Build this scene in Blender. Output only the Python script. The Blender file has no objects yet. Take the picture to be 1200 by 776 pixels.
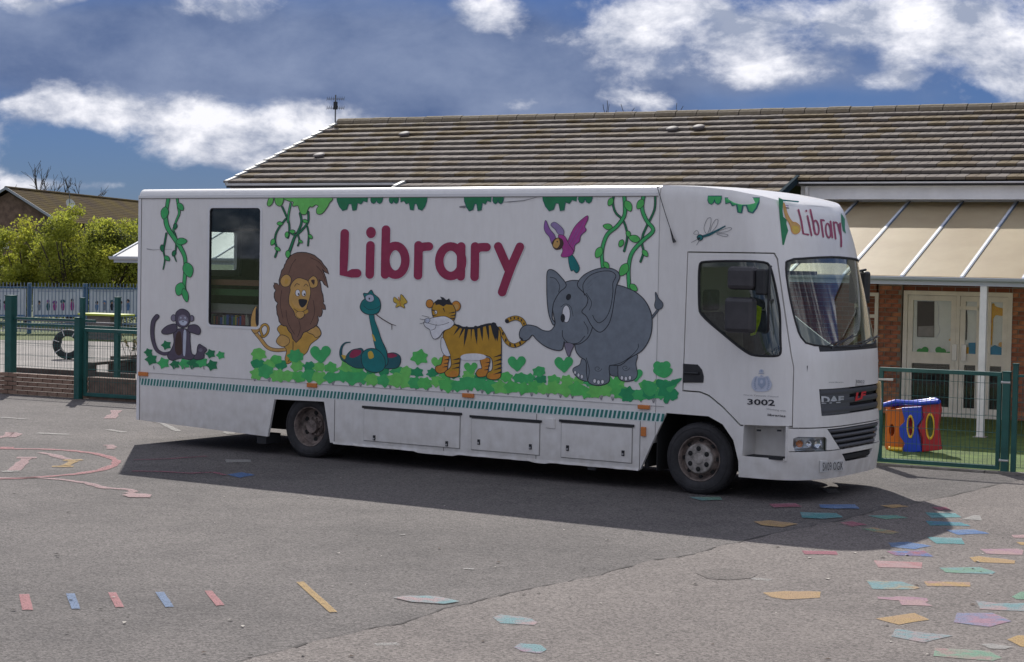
import bpy, bmesh, math, random
import numpy as np
from mathutils import Vector, Matrix, Euler
from mathutils.geometry import tessellate_polygon
random.seed(7)
scene = bpy.context.scene
COL = scene.collection

# ---------------------------------------------------------------- camera
FPX, PITCH, ROLL, CH = 2171.667, .0374, .0181, 2.4656
Rv = np.array([1, 0, 0.]); Uv = np.array([0, math.sin(PITCH), math.cos(PITCH)]); Fv = np.array([0, math.cos(PITCH), -math.sin(PITCH)])
Rr = math.cos(ROLL)*Rv+math.sin(ROLL)*Uv; Ur = math.cos(ROLL)*Uv-math.sin(ROLL)*Rv
CAM = np.array([0, 0, CH])
cd = bpy.data.cameras.new('camera'); cam = bpy.data.objects.new('camera', cd); COL.objects.link(cam)
cd.sensor_width = 36; cd.lens = 36*FPX/1200; cd.clip_end = 20000; cd.clip_start = .1
cam.matrix_world = Matrix(((Rr[0], Ur[0], -Fv[0], 0), (Rr[1], Ur[1], -Fv[1], 0), (Rr[2], Ur[2], -Fv[2], CH), (0, 0, 0, 1)))
scene.camera = cam
# ---------------------------------------------------------------- light
SUN_AZ = math.atan2(-.546, 3.664)      # from +Y towards +X
SUN_EL = math.radians(41.9)
sd = bpy.data.lights.new('sun', 'SUN'); sd.energy = 2.2; sd.angle = math.radians(.55); sd.color = (1, .955, .89)
so = bpy.data.objects.new('sun', sd); COL.objects.link(so)
sdir = Vector((math.sin(SUN_AZ)*math.cos(SUN_EL), math.cos(SUN_AZ)*math.cos(SUN_EL), math.sin(SUN_EL)))
so.rotation_euler = sdir.to_track_quat('Z', 'Y').to_euler(); so.location = (0, 0, 40)
scene.view_settings.view_transform = 'Standard'; scene.view_settings.look = 'None'
scene.view_settings.exposure = 1.33; scene.view_settings.gamma = 1
scene.cycles.max_bounces = 8; scene.cycles.transparent_max_bounces = 24
W = bpy.data.worlds.new('World'); scene.world = W; W.use_nodes = True
def build_world():
    nt = W.node_tree; N = nt.nodes; L = nt.links; N.clear()
    out = N.new('ShaderNodeOutputWorld'); bg = N.new('ShaderNodeBackground'); bg.inputs[1].default_value = .15
    sky = N.new('ShaderNodeTexSky'); sky.sky_type = 'NISHITA'; sky.sun_disc = False
    sky.sun_elevation = SUN_EL; sky.sun_rotation = SUN_AZ; sky.air_density = 1.0; sky.dust_density = .2; sky.ozone_density = 2.5
    tc = N.new('ShaderNodeTexCoord')
    def math_(op, a, b=None, c=None, clamp=False):
        m = N.new('ShaderNodeMath'); m.operation = op; m.use_clamp = clamp
        for i, v in enumerate((a, b, c)):
            if v is None: continue
            if isinstance(v, (int, float)): m.inputs[i].default_value = v
            else: L.new(v, m.inputs[i])
        return m.outputs[0]
    def vmath(op, a, b):
        m = N.new('ShaderNodeVectorMath'); m.operation = op
        for i, v in enumerate((a, b)):
            if isinstance(v, tuple): m.inputs[i].default_value = v
            else: L.new(v, m.inputs[i])
        return m
    d = tc.outputs['Generated']
    # stretch the vertical so that clouds lie flat near the horizon
    st = vmath('MULTIPLY', d, (1, 1, 1.7)).outputs[0]
    wn = N.new('ShaderNodeTexNoise'); wn.inputs['Scale'].default_value = 9; wn.inputs['Detail'].default_value = 3; L.new(st, wn.inputs['Vector'])
    wv = vmath('SUBTRACT', wn.outputs['Color'], (.5, .5, .5)).outputs[0]
    wv = vmath('MULTIPLY', wv, (.03, .03, .035)).outputs[0]
    dw = vmath('ADD', st, wv).outputs[0]
    def noise(scale, detail, rough, off=0):
        n = N.new('ShaderNodeTexNoise'); n.inputs['Scale'].default_value = scale; n.inputs['Detail'].default_value = detail
        n.inputs['Roughness'].default_value = rough; L.new(vmath('ADD', dw, (off, off*.7, off*.3)).outputs[0], n.inputs['Vector'])
        return n.outputs['Fac']
    n1 = noise(17, 10, .60); n2 = noise(5, 4, .55, 3.1)
    def blob(px, py, rx, ry):
        v = Fv+(px-600)/FPX*Rr-(py-388)/FPX*Ur; v = v/np.linalg.norm(v)
        df = vmath('SUBTRACT', dw, (float(v[0]), float(v[1]), float(v[2])*1.7)).outputs[0]
        sc = vmath('MULTIPLY', df, (FPX/rx, FPX/rx, FPX/ry/1.7)).outputs[0]
        ln = N.new('ShaderNodeVectorMath'); ln.operation = 'LENGTH'; L.new(sc, ln.inputs[0])
        q = math_('MULTIPLY', ln.outputs['Value'], ln.outputs['Value'])
        return math_('POWER', 2.718, math_('MULTIPLY', q, -1))
    def add(vals):
        s = None
        for b, w in vals:
            t = math_('MULTIPLY', b, w); s = t if s is None else math_('ADD', s, t)
        return s
    white = add([(blob(*b[:4]), b[4]) for b in CLOUD_WHITE])
    grey = add([(blob(*b[:4]), b[4]) for b in CLOUD_GREY])
    # unseen cloud added overhead and behind the camera to raise the ambient light
    sz = N.new('ShaderNodeSeparateXYZ'); L.new(d, sz.inputs[0])
    up_ = N.new('ShaderNodeMapRange'); up_.interpolation_type = 'SMOOTHSTEP'; up_.inputs[1].default_value = .17; up_.inputs[2].default_value = .45; L.new(sz.outputs[2], up_.inputs[0])
    bk_ = N.new('ShaderNodeMapRange'); bk_.interpolation_type = 'SMOOTHSTEP'; bk_.inputs[1].default_value = .55; bk_.inputs[2].default_value = -.3; L.new(sz.outputs[1], bk_.inputs[0])
    cov = math_('MAXIMUM', up_.outputs[0], bk_.outputs[0]); n5 = noise(2.4, 5, .55, 1.9)
    extra = math_('MULTIPLY', cov, math_('ADD', .42, math_('MULTIPLY', math_('SUBTRACT', n5, .5), 3.0)))
    white = math_('ADD', white, extra)
    wsum = math_('ADD', math_('ADD', math_('ADD', white, .10), math_('MULTIPLY', math_('SUBTRACT', n1, .5), 3.4)), math_('MULTIPLY', math_('SUBTRACT', n2, .5), .9))
    wf = N.new('ShaderNodeMapRange'); wf.interpolation_type = 'SMOOTHSTEP'; wf.inputs[1].default_value = .12; wf.inputs[2].default_value = .92; L.new(wsum, wf.inputs[0])
    gsum = math_('ADD', math_('ADD', grey, math_('MULTIPLY', math_('SUBTRACT', n2, .5), 1.6)), math_('MULTIPLY', math_('SUBTRACT', n1, .5), .7))
    gf = N.new('ShaderNodeMapRange'); gf.interpolation_type = 'SMOOTHSTEP'; gf.inputs[1].default_value = -.15; gf.inputs[2].default_value = .75; L.new(gsum, gf.inputs[0])
    tint = N.new('ShaderNodeMix'); tint.data_type = 'RGBA'; tint.blend_type = 'MULTIPLY'; tint.inputs[0].default_value = 1
    L.new(sky.outputs[0], tint.inputs[6]); tint.inputs[7].default_value = SKY_TINT
    m1 = N.new('ShaderNodeMix'); m1.data_type = 'RGBA'; L.new(gf.outputs[0], m1.inputs[0]); L.new(tint.outputs[2], m1.inputs[6])
    n4 = noise(7, 7, .6, 5.3); gm = N.new('ShaderNodeMix'); gm.data_type = 'RGBA'; gr = N.new('ShaderNodeMapRange'); gr.inputs[1].default_value = .36; gr.inputs[2].default_value = .66; L.new(n4, gr.inputs[0]); L.new(gr.outputs[0], gm.inputs[0])
    gm.inputs[6].default_value = (.22, .35, .72, 1); gm.inputs[7].default_value = (.64, .79, 1.18, 1); GM = gm
    # white clouds carry their own billows: brighter crests, greyer bellies
    n3 = noise(22, 6, .6, 7.7)
    cw = N.new('ShaderNodeMix'); cw.data_type = 'RGBA'; cw.inputs[6].default_value = (.84, .96, 1.28, 1); cw.inputs[7].default_value = (2.45, 2.45, 2.6, 1)
    cf = N.new('ShaderNodeMapRange'); cf.inputs[1].default_value = .40; cf.inputs[2].default_value = .60; L.new(n3, cf.inputs[0]); L.new(cf.outputs[0], cw.inputs[0])
    m2 = N.new('ShaderNodeMix'); m2.data_type = 'RGBA'; L.new(wf.outputs[0], m2.inputs[0]); L.new(m1.outputs[2], m2.inputs[6])
    # front-lit clouds away from the sun and overhead, brightened to add fill light
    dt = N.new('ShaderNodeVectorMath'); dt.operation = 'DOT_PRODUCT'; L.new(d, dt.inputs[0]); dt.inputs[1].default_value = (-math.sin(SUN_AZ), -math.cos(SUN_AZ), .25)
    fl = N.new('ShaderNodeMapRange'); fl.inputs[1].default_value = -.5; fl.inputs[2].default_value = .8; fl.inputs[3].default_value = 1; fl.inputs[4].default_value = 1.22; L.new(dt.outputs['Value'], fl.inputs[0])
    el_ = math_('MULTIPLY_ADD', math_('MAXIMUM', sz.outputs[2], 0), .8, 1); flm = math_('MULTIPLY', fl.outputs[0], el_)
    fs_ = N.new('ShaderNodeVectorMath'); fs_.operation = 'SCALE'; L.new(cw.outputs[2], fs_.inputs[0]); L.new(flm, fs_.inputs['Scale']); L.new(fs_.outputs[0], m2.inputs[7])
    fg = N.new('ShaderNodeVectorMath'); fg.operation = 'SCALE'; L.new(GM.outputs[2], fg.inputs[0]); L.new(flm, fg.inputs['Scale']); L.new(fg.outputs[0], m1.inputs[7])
    L.new(m2.outputs[2], bg.inputs[0]); L.new(bg.outputs[0], out.inputs[0])
CLOUD_WHITE = [(20, 128, 50, 14, .7), (110, 132, 70, 14, .6), (200, 135, 70, 22, .75), (215, 172, 60, 22, .6), (270, 178, 60, 20, .6), (320, 140, 80, 36, .6), (400, 150, 60, 40, .45), (565, 10, 44, 22, 1.0), (24, 4, 34, 14, .8), (78, 0, 22, 8, .8),
               (700, 30, 60, 30, .75), (745, 60, 50, 30, .45), (860, 80, 70, 40, .45), (800, 10, 60, 26, .4), (990, 25, 80, 36, .6), (1120, 40, 100, 40, .6), (1050, 95, 30, 26, .6), (1190, 80, 50, 34, .4), (1040, 30, 170, 50, .32), (730, 40, 120, 45, .22), (110, 219, 70, 7, .5), (650, 122, 70, 14, .55), (780, 118, 50, 12, .4),
               (200, 60, 330, 36, -.75), (80, 182, 90, 26, -.8), (540, 85, 100, 30, -.5), (930, 118, 80, 12, -.7), (620, 60, 30, 30, -.45), (780, 100, 60, 12, -.3)]
CLOUD_GREY = [(200, 60, 360, 62, 1.0), (540, 80, 240, 80, 1.0), (900, 90, 260, 60, .5), (80, 182, 90, 26, -.6), (930, 118, 90, 14, -.5)]
SKY_TINT = (.040, .058, .112, 1)
build_world()

# ---------------------------------------------------------------- materials
MATS = {}
def lin(c):
    return tuple(((x/255)/12.92 if x/255 <= .04045 else ((x/255+.055)/1.055)**2.4) for x in c)
def M(name, col=(.5, .5, .5), rough=.6, metal=0, var=.0, vs=4, bump=0, bs=60, spec=.5, coat=0, detail=4, col2=None, transl=0, streak=None):
    if name in MATS: return MATS[name]
    m = bpy.data.materials.new(name); m.use_nodes = True; nt = m.node_tree; N = nt.nodes; L = nt.links
    b = N['Principled BSDF']; b.inputs['Base Color'].default_value = (*col, 1); b.inputs['Roughness'].default_value = rough
    b.inputs['Metallic'].default_value = metal; b.inputs['Specular IOR Level'].default_value = spec
    if coat: b.inputs['Coat Weight'].default_value = coat; b.inputs['Coat Roughness'].default_value = .08
    tc = N.new('ShaderNodeTexCoord')
    if var or col2:
        n = N.new('ShaderNodeTexNoise'); n.inputs['Scale'].default_value = vs; n.inputs['Detail'].default_value = detail; n.inputs['Roughness'].default_value = .65
        if streak:
            mp = N.new('ShaderNodeMapping'); mp.inputs['Scale'].default_value = streak; L.new(tc.outputs['Object'], mp.inputs[0]); L.new(mp.outputs[0], n.inputs['Vector'])
        else: L.new(tc.outputs['Object'], n.inputs['Vector'])
        r = N.new('ShaderNodeValToRGB'); L.new(n.outputs['Fac'], r.inputs[0])
        c2 = col2 if col2 else tuple(x*(1-var) for x in col)
        c1 = col if col2 else tuple(min(1, x*(1+var*.6)) for x in col)
        r.color_ramp.elements[0].position = .36; r.color_ramp.elements[1].position = .64
        r.color_ramp.elements[0].color = (*c2, 1); r.color_ramp.elements[1].color = (*c1, 1)
        L.new(r.outputs[0], b.inputs['Base Color'])
    if bump:
        n2 = N.new('ShaderNodeTexNoise'); n2.inputs['Scale'].default_value = bs; n2.inputs['Detail'].default_value = 3; L.new(tc.outputs['Object'], n2.inputs['Vector'])
        bp = N.new('ShaderNodeBump'); bp.inputs['Strength'].default_value = bump; bp.inputs['Distance'].default_value = .01
        L.new(n2.outputs['Fac'], bp.inputs['Height']); L.new(bp.outputs[0], b.inputs['Normal'])
    if transl:
        t = N.new('ShaderNodeBsdfTranslucent'); mx = N.new('ShaderNodeMixShader'); mx.inputs[0].default_value = transl
        src = b.inputs['Base Color'].links
        if src: L.new(src[0].from_socket, t.inputs[0])
        else: t.inputs[0].default_value = (*col, 1)
        L.new(b.outputs[0], mx.inputs[1]); L.new(t.outputs[0], mx.inputs[2]); L.new(mx.outputs[0], N['Material Output'].inputs[0])
    MATS[name] = m; return m
def glass(name, tint=(.8, .85, .85), refl=1.0):
    if name in MATS: return MATS[name]
    m = bpy.data.materials.new(name); m.use_nodes = True; nt = m.node_tree; N = nt.nodes; L = nt.links; N.remove(N['Principled BSDF'])
    t = N.new('ShaderNodeBsdfTransparent'); t.inputs[0].default_value = (*tint, 1)
    g = N.new('ShaderNodeBsdfGlossy'); g.inputs['Roughness'].default_value = .015; g.inputs[0].default_value = (.95, .95, .95, 1)
    f = N.new('ShaderNodeLayerWeight'); f.inputs[0].default_value = .5
    pw = N.new('ShaderNodeMath'); pw.operation = 'POWER'; pw.inputs[1].default_value = 4.5; L.new(f.outputs['Facing'], pw.inputs[0])
    k = N.new('ShaderNodeMath'); k.operation = 'MULTIPLY_ADD'; k.inputs[1].default_value = .85*refl; k.inputs[2].default_value = .035*refl; k.use_clamp = True; L.new(pw.outputs[0], k.inputs[0])
    mx = N.new('ShaderNodeMixShader'); L.new(k.outputs[0], mx.inputs[0]); L.new(t.outputs[0], mx.inputs[1]); L.new(g.outputs[0], mx.inputs[2])
    L.new(mx.outputs[0], N['Material Output'].inputs[0]); MATS[name] = m; return m

# ---------------------------------------------------------------- mesh helpers
class MB:
    def __init__(s): s.v = []; s.f = []; s.m = []
    def add(s, vs, fs, mi=0):
        o = len(s.v); s.v += [tuple(float(c) for c in p) for p in vs]; s.f += [tuple(i+o for i in f) for f in fs]; s.m += [mi]*len(fs); return s
    def box(s, x0, x1, y0, y1, z0, z1, mi=0, rot=None, bev=0):
        vs = [(x, y, z) for z in (z0, z1) for y in (y0, y1) for x in (x0, x1)]
        if rot:
            c = Vector(((x0+x1)/2, (y0+y1)/2, (z0+z1)/2)); R = Euler(rot).to_matrix(); vs = [tuple(R @ (Vector(p)-c)+c) for p in vs]
        return s.add(vs, [(0, 2, 3, 1), (4, 5, 7, 6), (0, 1, 5, 4), (2, 6, 7, 3), (0, 4, 6, 2), (1, 3, 7, 5)], mi)
    def prism(s, pts, ext, mi=0):
        """pts: 3D polygon; ext: extrusion vector"""
        n = len(pts); e = np.array(ext, float); p = [np.array(q, float) for q in pts]
        vs = p+[q+e for q in p]
        tri = tessellate_polygon([[Vector(q) for q in p]])
        fs = [tuple(t) for t in tri]+[tuple(i+n for i in t[::-1]) for t in tri]+[(i, i+n, (i+1) % n+n, (i+1) % n) for i in range(n)]
        return s.add(vs, fs, mi)
    def tube(s, pts, r, k=6, mi=0, caps=True):
        pts = [Vector(p) for p in pts]; n = len(pts); rs = r if isinstance(r, (list, tuple)) else [r]*n
        vs = []; up = None
        for i, p in enumerate(pts):
            d = (pts[min(i+1, n-1)]-pts[max(i-1, 0)])
            if d.length < 1e-9: d = Vector((0, 0, 1))
            d.normalize()
            if up is None: up = d.orthogonal().normalized()
            else:
                up = up-d*up.dot(d)
                up = up.normalized() if up.length > 1e-6 else d.orthogonal().normalized()
            q = d.cross(up)
            for j in range(k):
                a = 2*math.pi*j/k; vs.append(p+(up*math.cos(a)+q*math.sin(a))*rs[i])
        fs = [(i*k+j, i*k+(j+1) % k, (i+1)*k+(j+1) % k, (i+1)*k+j) for i in range(n-1) for j in range(k)]
        if caps: fs += [tuple(range(k))[::-1], tuple((n-1)*k+j for j in range(k))]
        return s.add(vs, fs, mi)
    def lathe(s, prof, c, axis, k=32, mi=0, closed=False):
        """prof: (radius, along) about axis through c"""
        ax = Vector(axis).normalized(); a = ax.orthogonal().normalized(); b = ax.cross(a); c = Vector(c)
        vs = [c+ax*h+(a*math.cos(2*math.pi*j/k)+b*math.sin(2*math.pi*j/k))*r for r, h in prof for j in range(k)]
        m = len(prof)
        fs = [(i*k+j, i*k+(j+1) % k, ((i+1) % m)*k+(j+1) % k, ((i+1) % m)*k+j) for i in range(m if closed else m-1) for j in range(k)]
        return s.add(vs, fs, mi)
    def mesh(s, name, mats, smooth=False):
        me = bpy.data.meshes.new(name); me.from_pydata(s.v, [], s.f)
        for m in (mats if isinstance(mats, (list, tuple)) else [mats]): me.materials.append(m)
        me.polygons.foreach_set('material_index', s.m); me.update()
        bm = bmesh.new(); bm.from_mesh(me); bmesh.ops.recalc_face_normals(bm, faces=bm.faces); bm.to_mesh(me); bm.free()
        if smooth:
            me.shade_smooth(); me.set_sharp_from_angle(angle=math.radians(smooth if smooth is not True else 35))
        return me
    def build(s, name, mats, parent=None, smooth=False, bevel=0):
        o = bpy.data.objects.new(name, s.mesh(name, mats, smooth)); COL.objects.link(o)
        if parent: o.parent = parent
        if bevel:
            b = o.modifiers.new('bevel', 'BEVEL'); b.width = bevel; b.segments = 2; b.limit_method = 'ANGLE'; b.angle_limit = math.radians(40)
        return o
def tag(o, label=None, cat=None, group=None, kind=None):
    if label: o['label'] = label
    if cat: o['category'] = cat
    if group: o['group'] = group
    if kind: o['kind'] = kind
    return o
def empty(name, loc, rz=0, label=None, cat=None, group=None):
    o = bpy.data.objects.new(name, None); COL.objects.link(o); o.location = loc; o.rotation_euler = (0, 0, rz); o.empty_display_size = .2
    return tag(o, label, cat, group)
def inst(name, me, parent, loc=(0, 0, 0), rot=(0, 0, 0), sc=(1, 1, 1)):
    o = bpy.data.objects.new(name, me); COL.objects.link(o); o.parent = parent; o.location = loc; o.rotation_euler = rot; o.scale = sc; return o
def apply_mods(o):
    dg = bpy.context.evaluated_depsgraph_get(); me = bpy.data.meshes.new_from_object(o.evaluated_get(dg)); o.modifiers.clear(); o.data = me
def boolean(o, cutters, op='DIFFERENCE'):
    """real holes: the cutters are applied and thrown away"""
    cs = []
    for c in cutters:
        co = bpy.data.objects.new('cutter', c.mesh('cutter', o.data.materials[0])); COL.objects.link(co); cs.append(co)
        if o.parent: co.parent = o.parent
        md = o.modifiers.new('b', 'BOOLEAN'); md.operation = op; md.object = co; md.solver = 'EXACT'
    bpy.context.view_layer.update(); apply_mods(o)
    for co in cs: bpy.data.objects.remove(co)
def resmooth(o, ang=30): o.data.shade_smooth(); o.data.set_sharp_from_angle(angle=math.radians(ang))

# ---------------------------------------------------------------- survey: turn a measured direction into a point on a real plane
def ray(px, py): return Fv+(px-600)/FPX*Rr-(py-388)/FPX*Ur
def onplane(px, py, o, n):
    d = ray(px, py); t = np.dot(np.array(o)-CAM, n)/np.dot(d, n); return CAM+t*d
def G(px, py, z=0): return onplane(px, py, (0, 0, z), (0, 0, 1.))
BYAW = .4869
bt = np.array([math.cos(BYAW), -math.sin(BYAW), 0]); bn = np.array([math.sin(BYAW), math.cos(BYAW), 0])
def BL(px, py, w):
    P = onplane(px, py, w*bn, bn); return float(P@bt), float(P[2])
def Bw(s, w, z=0): return tuple(bt*s+bn*w+np.array([0, 0, z]))
def bmt(name, s, w, label=None, cat=None, group=None): return empty(name, Bw(s, w), -BYAW, label, cat, group)

# ================================================================ SETTING
def asphalt(name, c1, c2, patch=.5):
    m = bpy.data.materials.new(name); m.use_nodes = True; nt = m.node_tree; N = nt.nodes; L = nt.links; b = N['Principled BSDF']
    b.inputs['Roughness'].default_value = .9; b.inputs['Specular IOR Level'].default_value = .25
    tc = N.new('ShaderNodeTexCoord')
    def nz(s, d=4, r=.6):
        n = N.new('ShaderNodeTexNoise'); n.inputs['Scale'].default_value = s; n.inputs['Detail'].default_value = d; n.inputs['Roughness'].default_value = r; L.new(tc.outputs['Object'], n.inputs['Vector']); return n.outputs['Fac']
    big = nz(.35, 5, .62); mid = nz(2.3, 4, .7)
    vo = N.new('ShaderNodeTexVoronoi'); vo.inputs['Scale'].default_value = 72; L.new(tc.outputs['Object'], vo.inputs['Vector'])
    fine = nz(160, 2, .7)
    a = N.new('ShaderNodeMath'); a.operation = 'ADD'; L.new(big, a.inputs[0])
    a2 = N.new('ShaderNodeMath'); a2.operation = 'MULTIPLY'; a2.inputs[1].default_value = .45; L.new(mid, a2.inputs[0]); L.new(a2.outputs[0], a.inputs[1])
    r = N.new('ShaderNodeValToRGB'); L.new(a.outputs[0], r.inputs[0]); r.color_ramp.elements[0].position = .52; r.color_ramp.elements[1].position = .80
    r.color_ramp.elements[0].color = (*c2, 1); r.color_ramp.elements[1].color = (*c1, 1)
    # stones: each cell its own tone
    sp = N.new('ShaderNodeSeparateColor'); L.new(vo.outputs['Color'], sp.inputs[0])
    mr = N.new('ShaderNodeMapRange'); mr.inputs[3].default_value = .55; mr.inputs[4].default_value = 1.5; L.new(sp.outputs[0], mr.inputs[0])
    mr2 = N.new('ShaderNodeMapRange'); mr2.inputs[1].default_value = .3; mr2.inputs[2].default_value = .7; mr2.inputs[3].default_value = .8; mr2.inputs[4].default_value = 1.2; L.new(fine, mr2.inputs[0])
    mm = N.new('ShaderNodeMath'); mm.operation = 'MULTIPLY'; L.new(mr.outputs[0], mm.inputs[0]); L.new(mr2.outputs[0], mm.inputs[1])
    mx = N.new('ShaderNodeVectorMath'); mx.operation = 'SCALE'; L.new(r.outputs[0], mx.inputs[0]); L.new(mm.outputs[0], mx.inputs['Scale'])
    L.new(mx.outputs[0], b.inputs['Base Color'])
    bp = N.new('ShaderNodeBump'); bp.inputs['Strength'].default_value = .7; bp.inputs['Distance'].default_value = .006; L.new(vo.outputs['Distance'], bp.inputs['Height']); L.new(bp.outputs[0], b.inputs['Normal'])
    MATS[name] = m; return m
tar1 = asphalt('worn_tarmac', (.114, .103, .098), (.077, .070, .068))
tar2 = asphalt('pale_tarmac', (.149, .131, .121), (.114, .100, .094))
def sheet(name, pts, z, mat, label=None):
    mb = MB(); P = [(p[0], p[1], z) for p in pts]; tri = tessellate_polygon([[Vector(q) for q in P]]); mb.add(P, [tuple(t) for t in tri])
    o = mb.build(name, mat); tag(o, label, None, None, 'structure')
    me = o.data
    for p in me.polygons:
        if p.normal.z < 0: p.flip()
    return o
# ground out to the horizon
mg = M('rough_grass', (.05, .07, .022), .95, var=.5, vs=1.5, bump=.5, bs=30)
sheet('ground', [(-2500, -1500), (2500, -1500), (2500, 4000), (-2500, 4000)], -.012, mg)
paving = M('yard_concrete', (.20, .18, .165), .9, var=.2, vs=1.2, bump=.2, bs=90)
sheet('yard_paving', [Bw(s, w)[:2] for s, w in ((-60, 24.45), (-16.2, 24.45), (-13, 24.45), (-13, 30.8), (-9.6, 30.8), (-9.6, 31), (-60, 52))], -.004, paving)
pg = sheet('playground', [Bw(s, w)[:2] for s, w in ((-60, -70), (40, -70), (40, 22.55), (-12.6, 22.55), (-12.6, 24.4), (-60, 24.4))], 0.0, tar1)
seam = [(-900, 1300), (-300, 1010), (60, 860), (280, 776), (400, 745), (467, 731.7), (533, 711.7), (613, 693), (687, 678), (767, 657), (815, 650), (841, 642), (907, 626), (987, 610), (1046, 595), (1079, 589.5), (1167, 569), (1230, 555.5)]
sp = []
for i in range(len(seam)-1):
    a = G(*seam[i]); b = G(*seam[i+1])
    for k in range(6):
        q = a+(b-a)*k/6; sp.append((q[0]+random.uniform(-.025, .025), q[1]+random.uniform(-.025, .025)))
q = G(1230, 555.5); sp.append((q[0], q[1]))
sheet('tarmac_strip', sp+[Bw(8, 22.5)[:2], Bw(30, 22.5)[:2], Bw(30, 0)[:2], (2, -6), (-12, -6)], .005, tar2)
# dark joint of broken tarmac along the seam
jm = M('joint_bitumen', (.052, .046, .043), .95, var=.5, vs=3)
jb = MB()
for i in range(len(sp)-1):
    a = np.array(sp[i]); b = np.array(sp[i+1]); d = b-a; l = np.linalg.norm(d)
    if l < 1e-6 or random.random() < .13: continue
    n = np.array([-d[1], d[0]])/l; w1 = random.choice((.003, .006, .010, .018))*random.uniform(.6, 1.3)
    jb.add([(*(a-n*w1), .0085), (*(b-n*w1*.6), .0085), (*(b+n*w1*.6), .0085), (*(a+n*w1), .0085)], [(0, 1, 2, 3)])
jo = jb.build('tarmac_joint', jm, pg)
turf = M('artificial_turf', (.075, .12, .022), .95, var=.35, vs=3, bump=.9, bs=120)
sheet('lawn', [Bw(s, w)[:2] for s, w in ((-12.4, 22.7), (6, 22.7), (6, 30.8), (-12.4, 30.8))], .002, turf)
kb = MB(); kb.box(-12.6, 20, 22.56, 22.66, -.02, .035)
kerb = empty('kerb', (0, 0, 0), -BYAW); tag(kerb, None, None, None, 'structure')
km = M('kerb_concrete', (.2, .185, .17), .9, var=.3, vs=5, bump=.3)
for i in range(36):
    e = MB(); e.box(-12.6+i*.9, -12.6+i*.9+.89, 22.56, 22.66, -.02, .03); e.build('kerb_stone', km, kerb)
gt = M('lawn_strip_grass', (.09, .11, .03), .95, var=.4, vs=4, bump=.6)
def gpoly(px): return [tuple(G(*p)[:2]) for p in px]
sheet('grass_strip', gpoly([(-20, 398), (70, 399), (150, 401), (170, 392), (60, 389), (-20, 388)]), .001, gt)
sheet('grass_bank', [(-75, 52), (-4, 62), (6, 200), (-160, 200)], -.006, gt)

# painted playground marks (flat print on the tarmac)
WP = {}
def paint(name, c, c2=None, wear=.37):
    key = 'ground_paint_'+name; c = tuple(x*.52+.035 for x in c); c2 = tuple(x*.52+.035 for x in c2) if c2 else None
    if key in MATS: return MATS[key]
    m = bpy.data.materials.new(key); m.use_nodes = True; nt = m.node_tree; N = nt.nodes; L = nt.links; b = N['Principled BSDF']; b.inputs['Roughness'].default_value = .85; b.inputs['Specular IOR Level'].default_value = .2
    tc = N.new('ShaderNodeTexCoord')
    def nz(s, d, off=0):
        n = N.new('ShaderNodeTexNoise'); n.inputs['Scale'].default_value = s; n.inputs['Detail'].default_value = d; n.inputs['Roughness'].default_value = .7
        mp = N.new('ShaderNodeMapping'); mp.inputs['Location'].default_value = (off, off, 0); L.new(tc.outputs['Object'], mp.inputs[0]); L.new(mp.outputs[0], n.inputs['Vector']); return n.outputs['Fac']
    r = N.new('ShaderNodeValToRGB'); L.new(nz(3.2 if c2 else 14, 4, 3), r.inputs[0]); r.color_ramp.elements[0].position = .44; r.color_ramp.elements[1].position = .62
    r.color_ramp.elements[0].color = (*c, 1); r.color_ramp.elements[1].color = (*(c2 or tuple(x*.82 for x in c)), 1); L.new(r.outputs[0], b.inputs['Base Color'])
    # paint rubbed off the tops of the stones
    w = N.new('ShaderNodeMapRange'); w.inputs[1].default_value = wear-.02; w.inputs[2].default_value = wear+.09; L.new(nz(95, 5), w.inputs[0]); w.inputs[3].default_value = .12; w.inputs[4].default_value = .80
    t = N.new('ShaderNodeBsdfTransparent'); mx = N.new('ShaderNodeMixShader'); L.new(w.outputs[0], mx.inputs[0]); L.new(t.outputs[0], mx.inputs[1]); L.new(b.outputs[0], mx.inputs[2]); L.new(mx.outputs[0], N['Material Output'].inputs[0])
    MATS[key] = m; return m
PC = dict(pink=(.62, .26, .27), blue=(.23, .34, .55), yellow=(.66, .43, .16), orange=(.62, .40, .20), green=(.25, .48, .33), aqua=(.24, .46, .49), lilac=(.54, .30, .40),
          deepblue=(.10, .24, .55), teal=(.08, .38, .40), red=(.48, .14, .20), white=(.52, .50, .47), rose=(.55, .33, .32), palepink=(.62, .40, .40))
def mark(pts, c, z=.009, inner=None, name='painted_mark'):
    # soften the brushwork: wobble the outline a little
    Q = []
    for i in range(len(pts)):
        a = np.array(pts[i]); b = np.array(pts[(i+1) % len(pts)]); Q += [a, a+(b-a)*.33+np.random.RandomState(i).uniform(-.35, .35, 2), a+(b-a)*.66+np.random.RandomState(i+9).uniform(-.35, .35, 2)]
    P = [G(*p) for p in Q]; mb = MB(); z = min(z, .009); P3 = [(p[0], p[1], z) for p in P]
    tri = tessellate_polygon([[Vector(q) for q in P3]]); mb.add(P3, [tuple(t) for t in tri], 0)
    o = mb.build(name, paint(c+('_'+inner if inner else ''), PC[c], PC[inner] if inner else None), pg)
    for p in o.data.polygons:
        if p.normal.z < 0: p.flip()
    return o
Z = lambda o, s: (lambda *p: [(o[0]+a/s, o[1]+b/s) for a, b in p])
z6 = Z((760, 540), 2.727); z4 = Z((0, 460), 2.455); z5 = Z((400, 560), 3)
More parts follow.
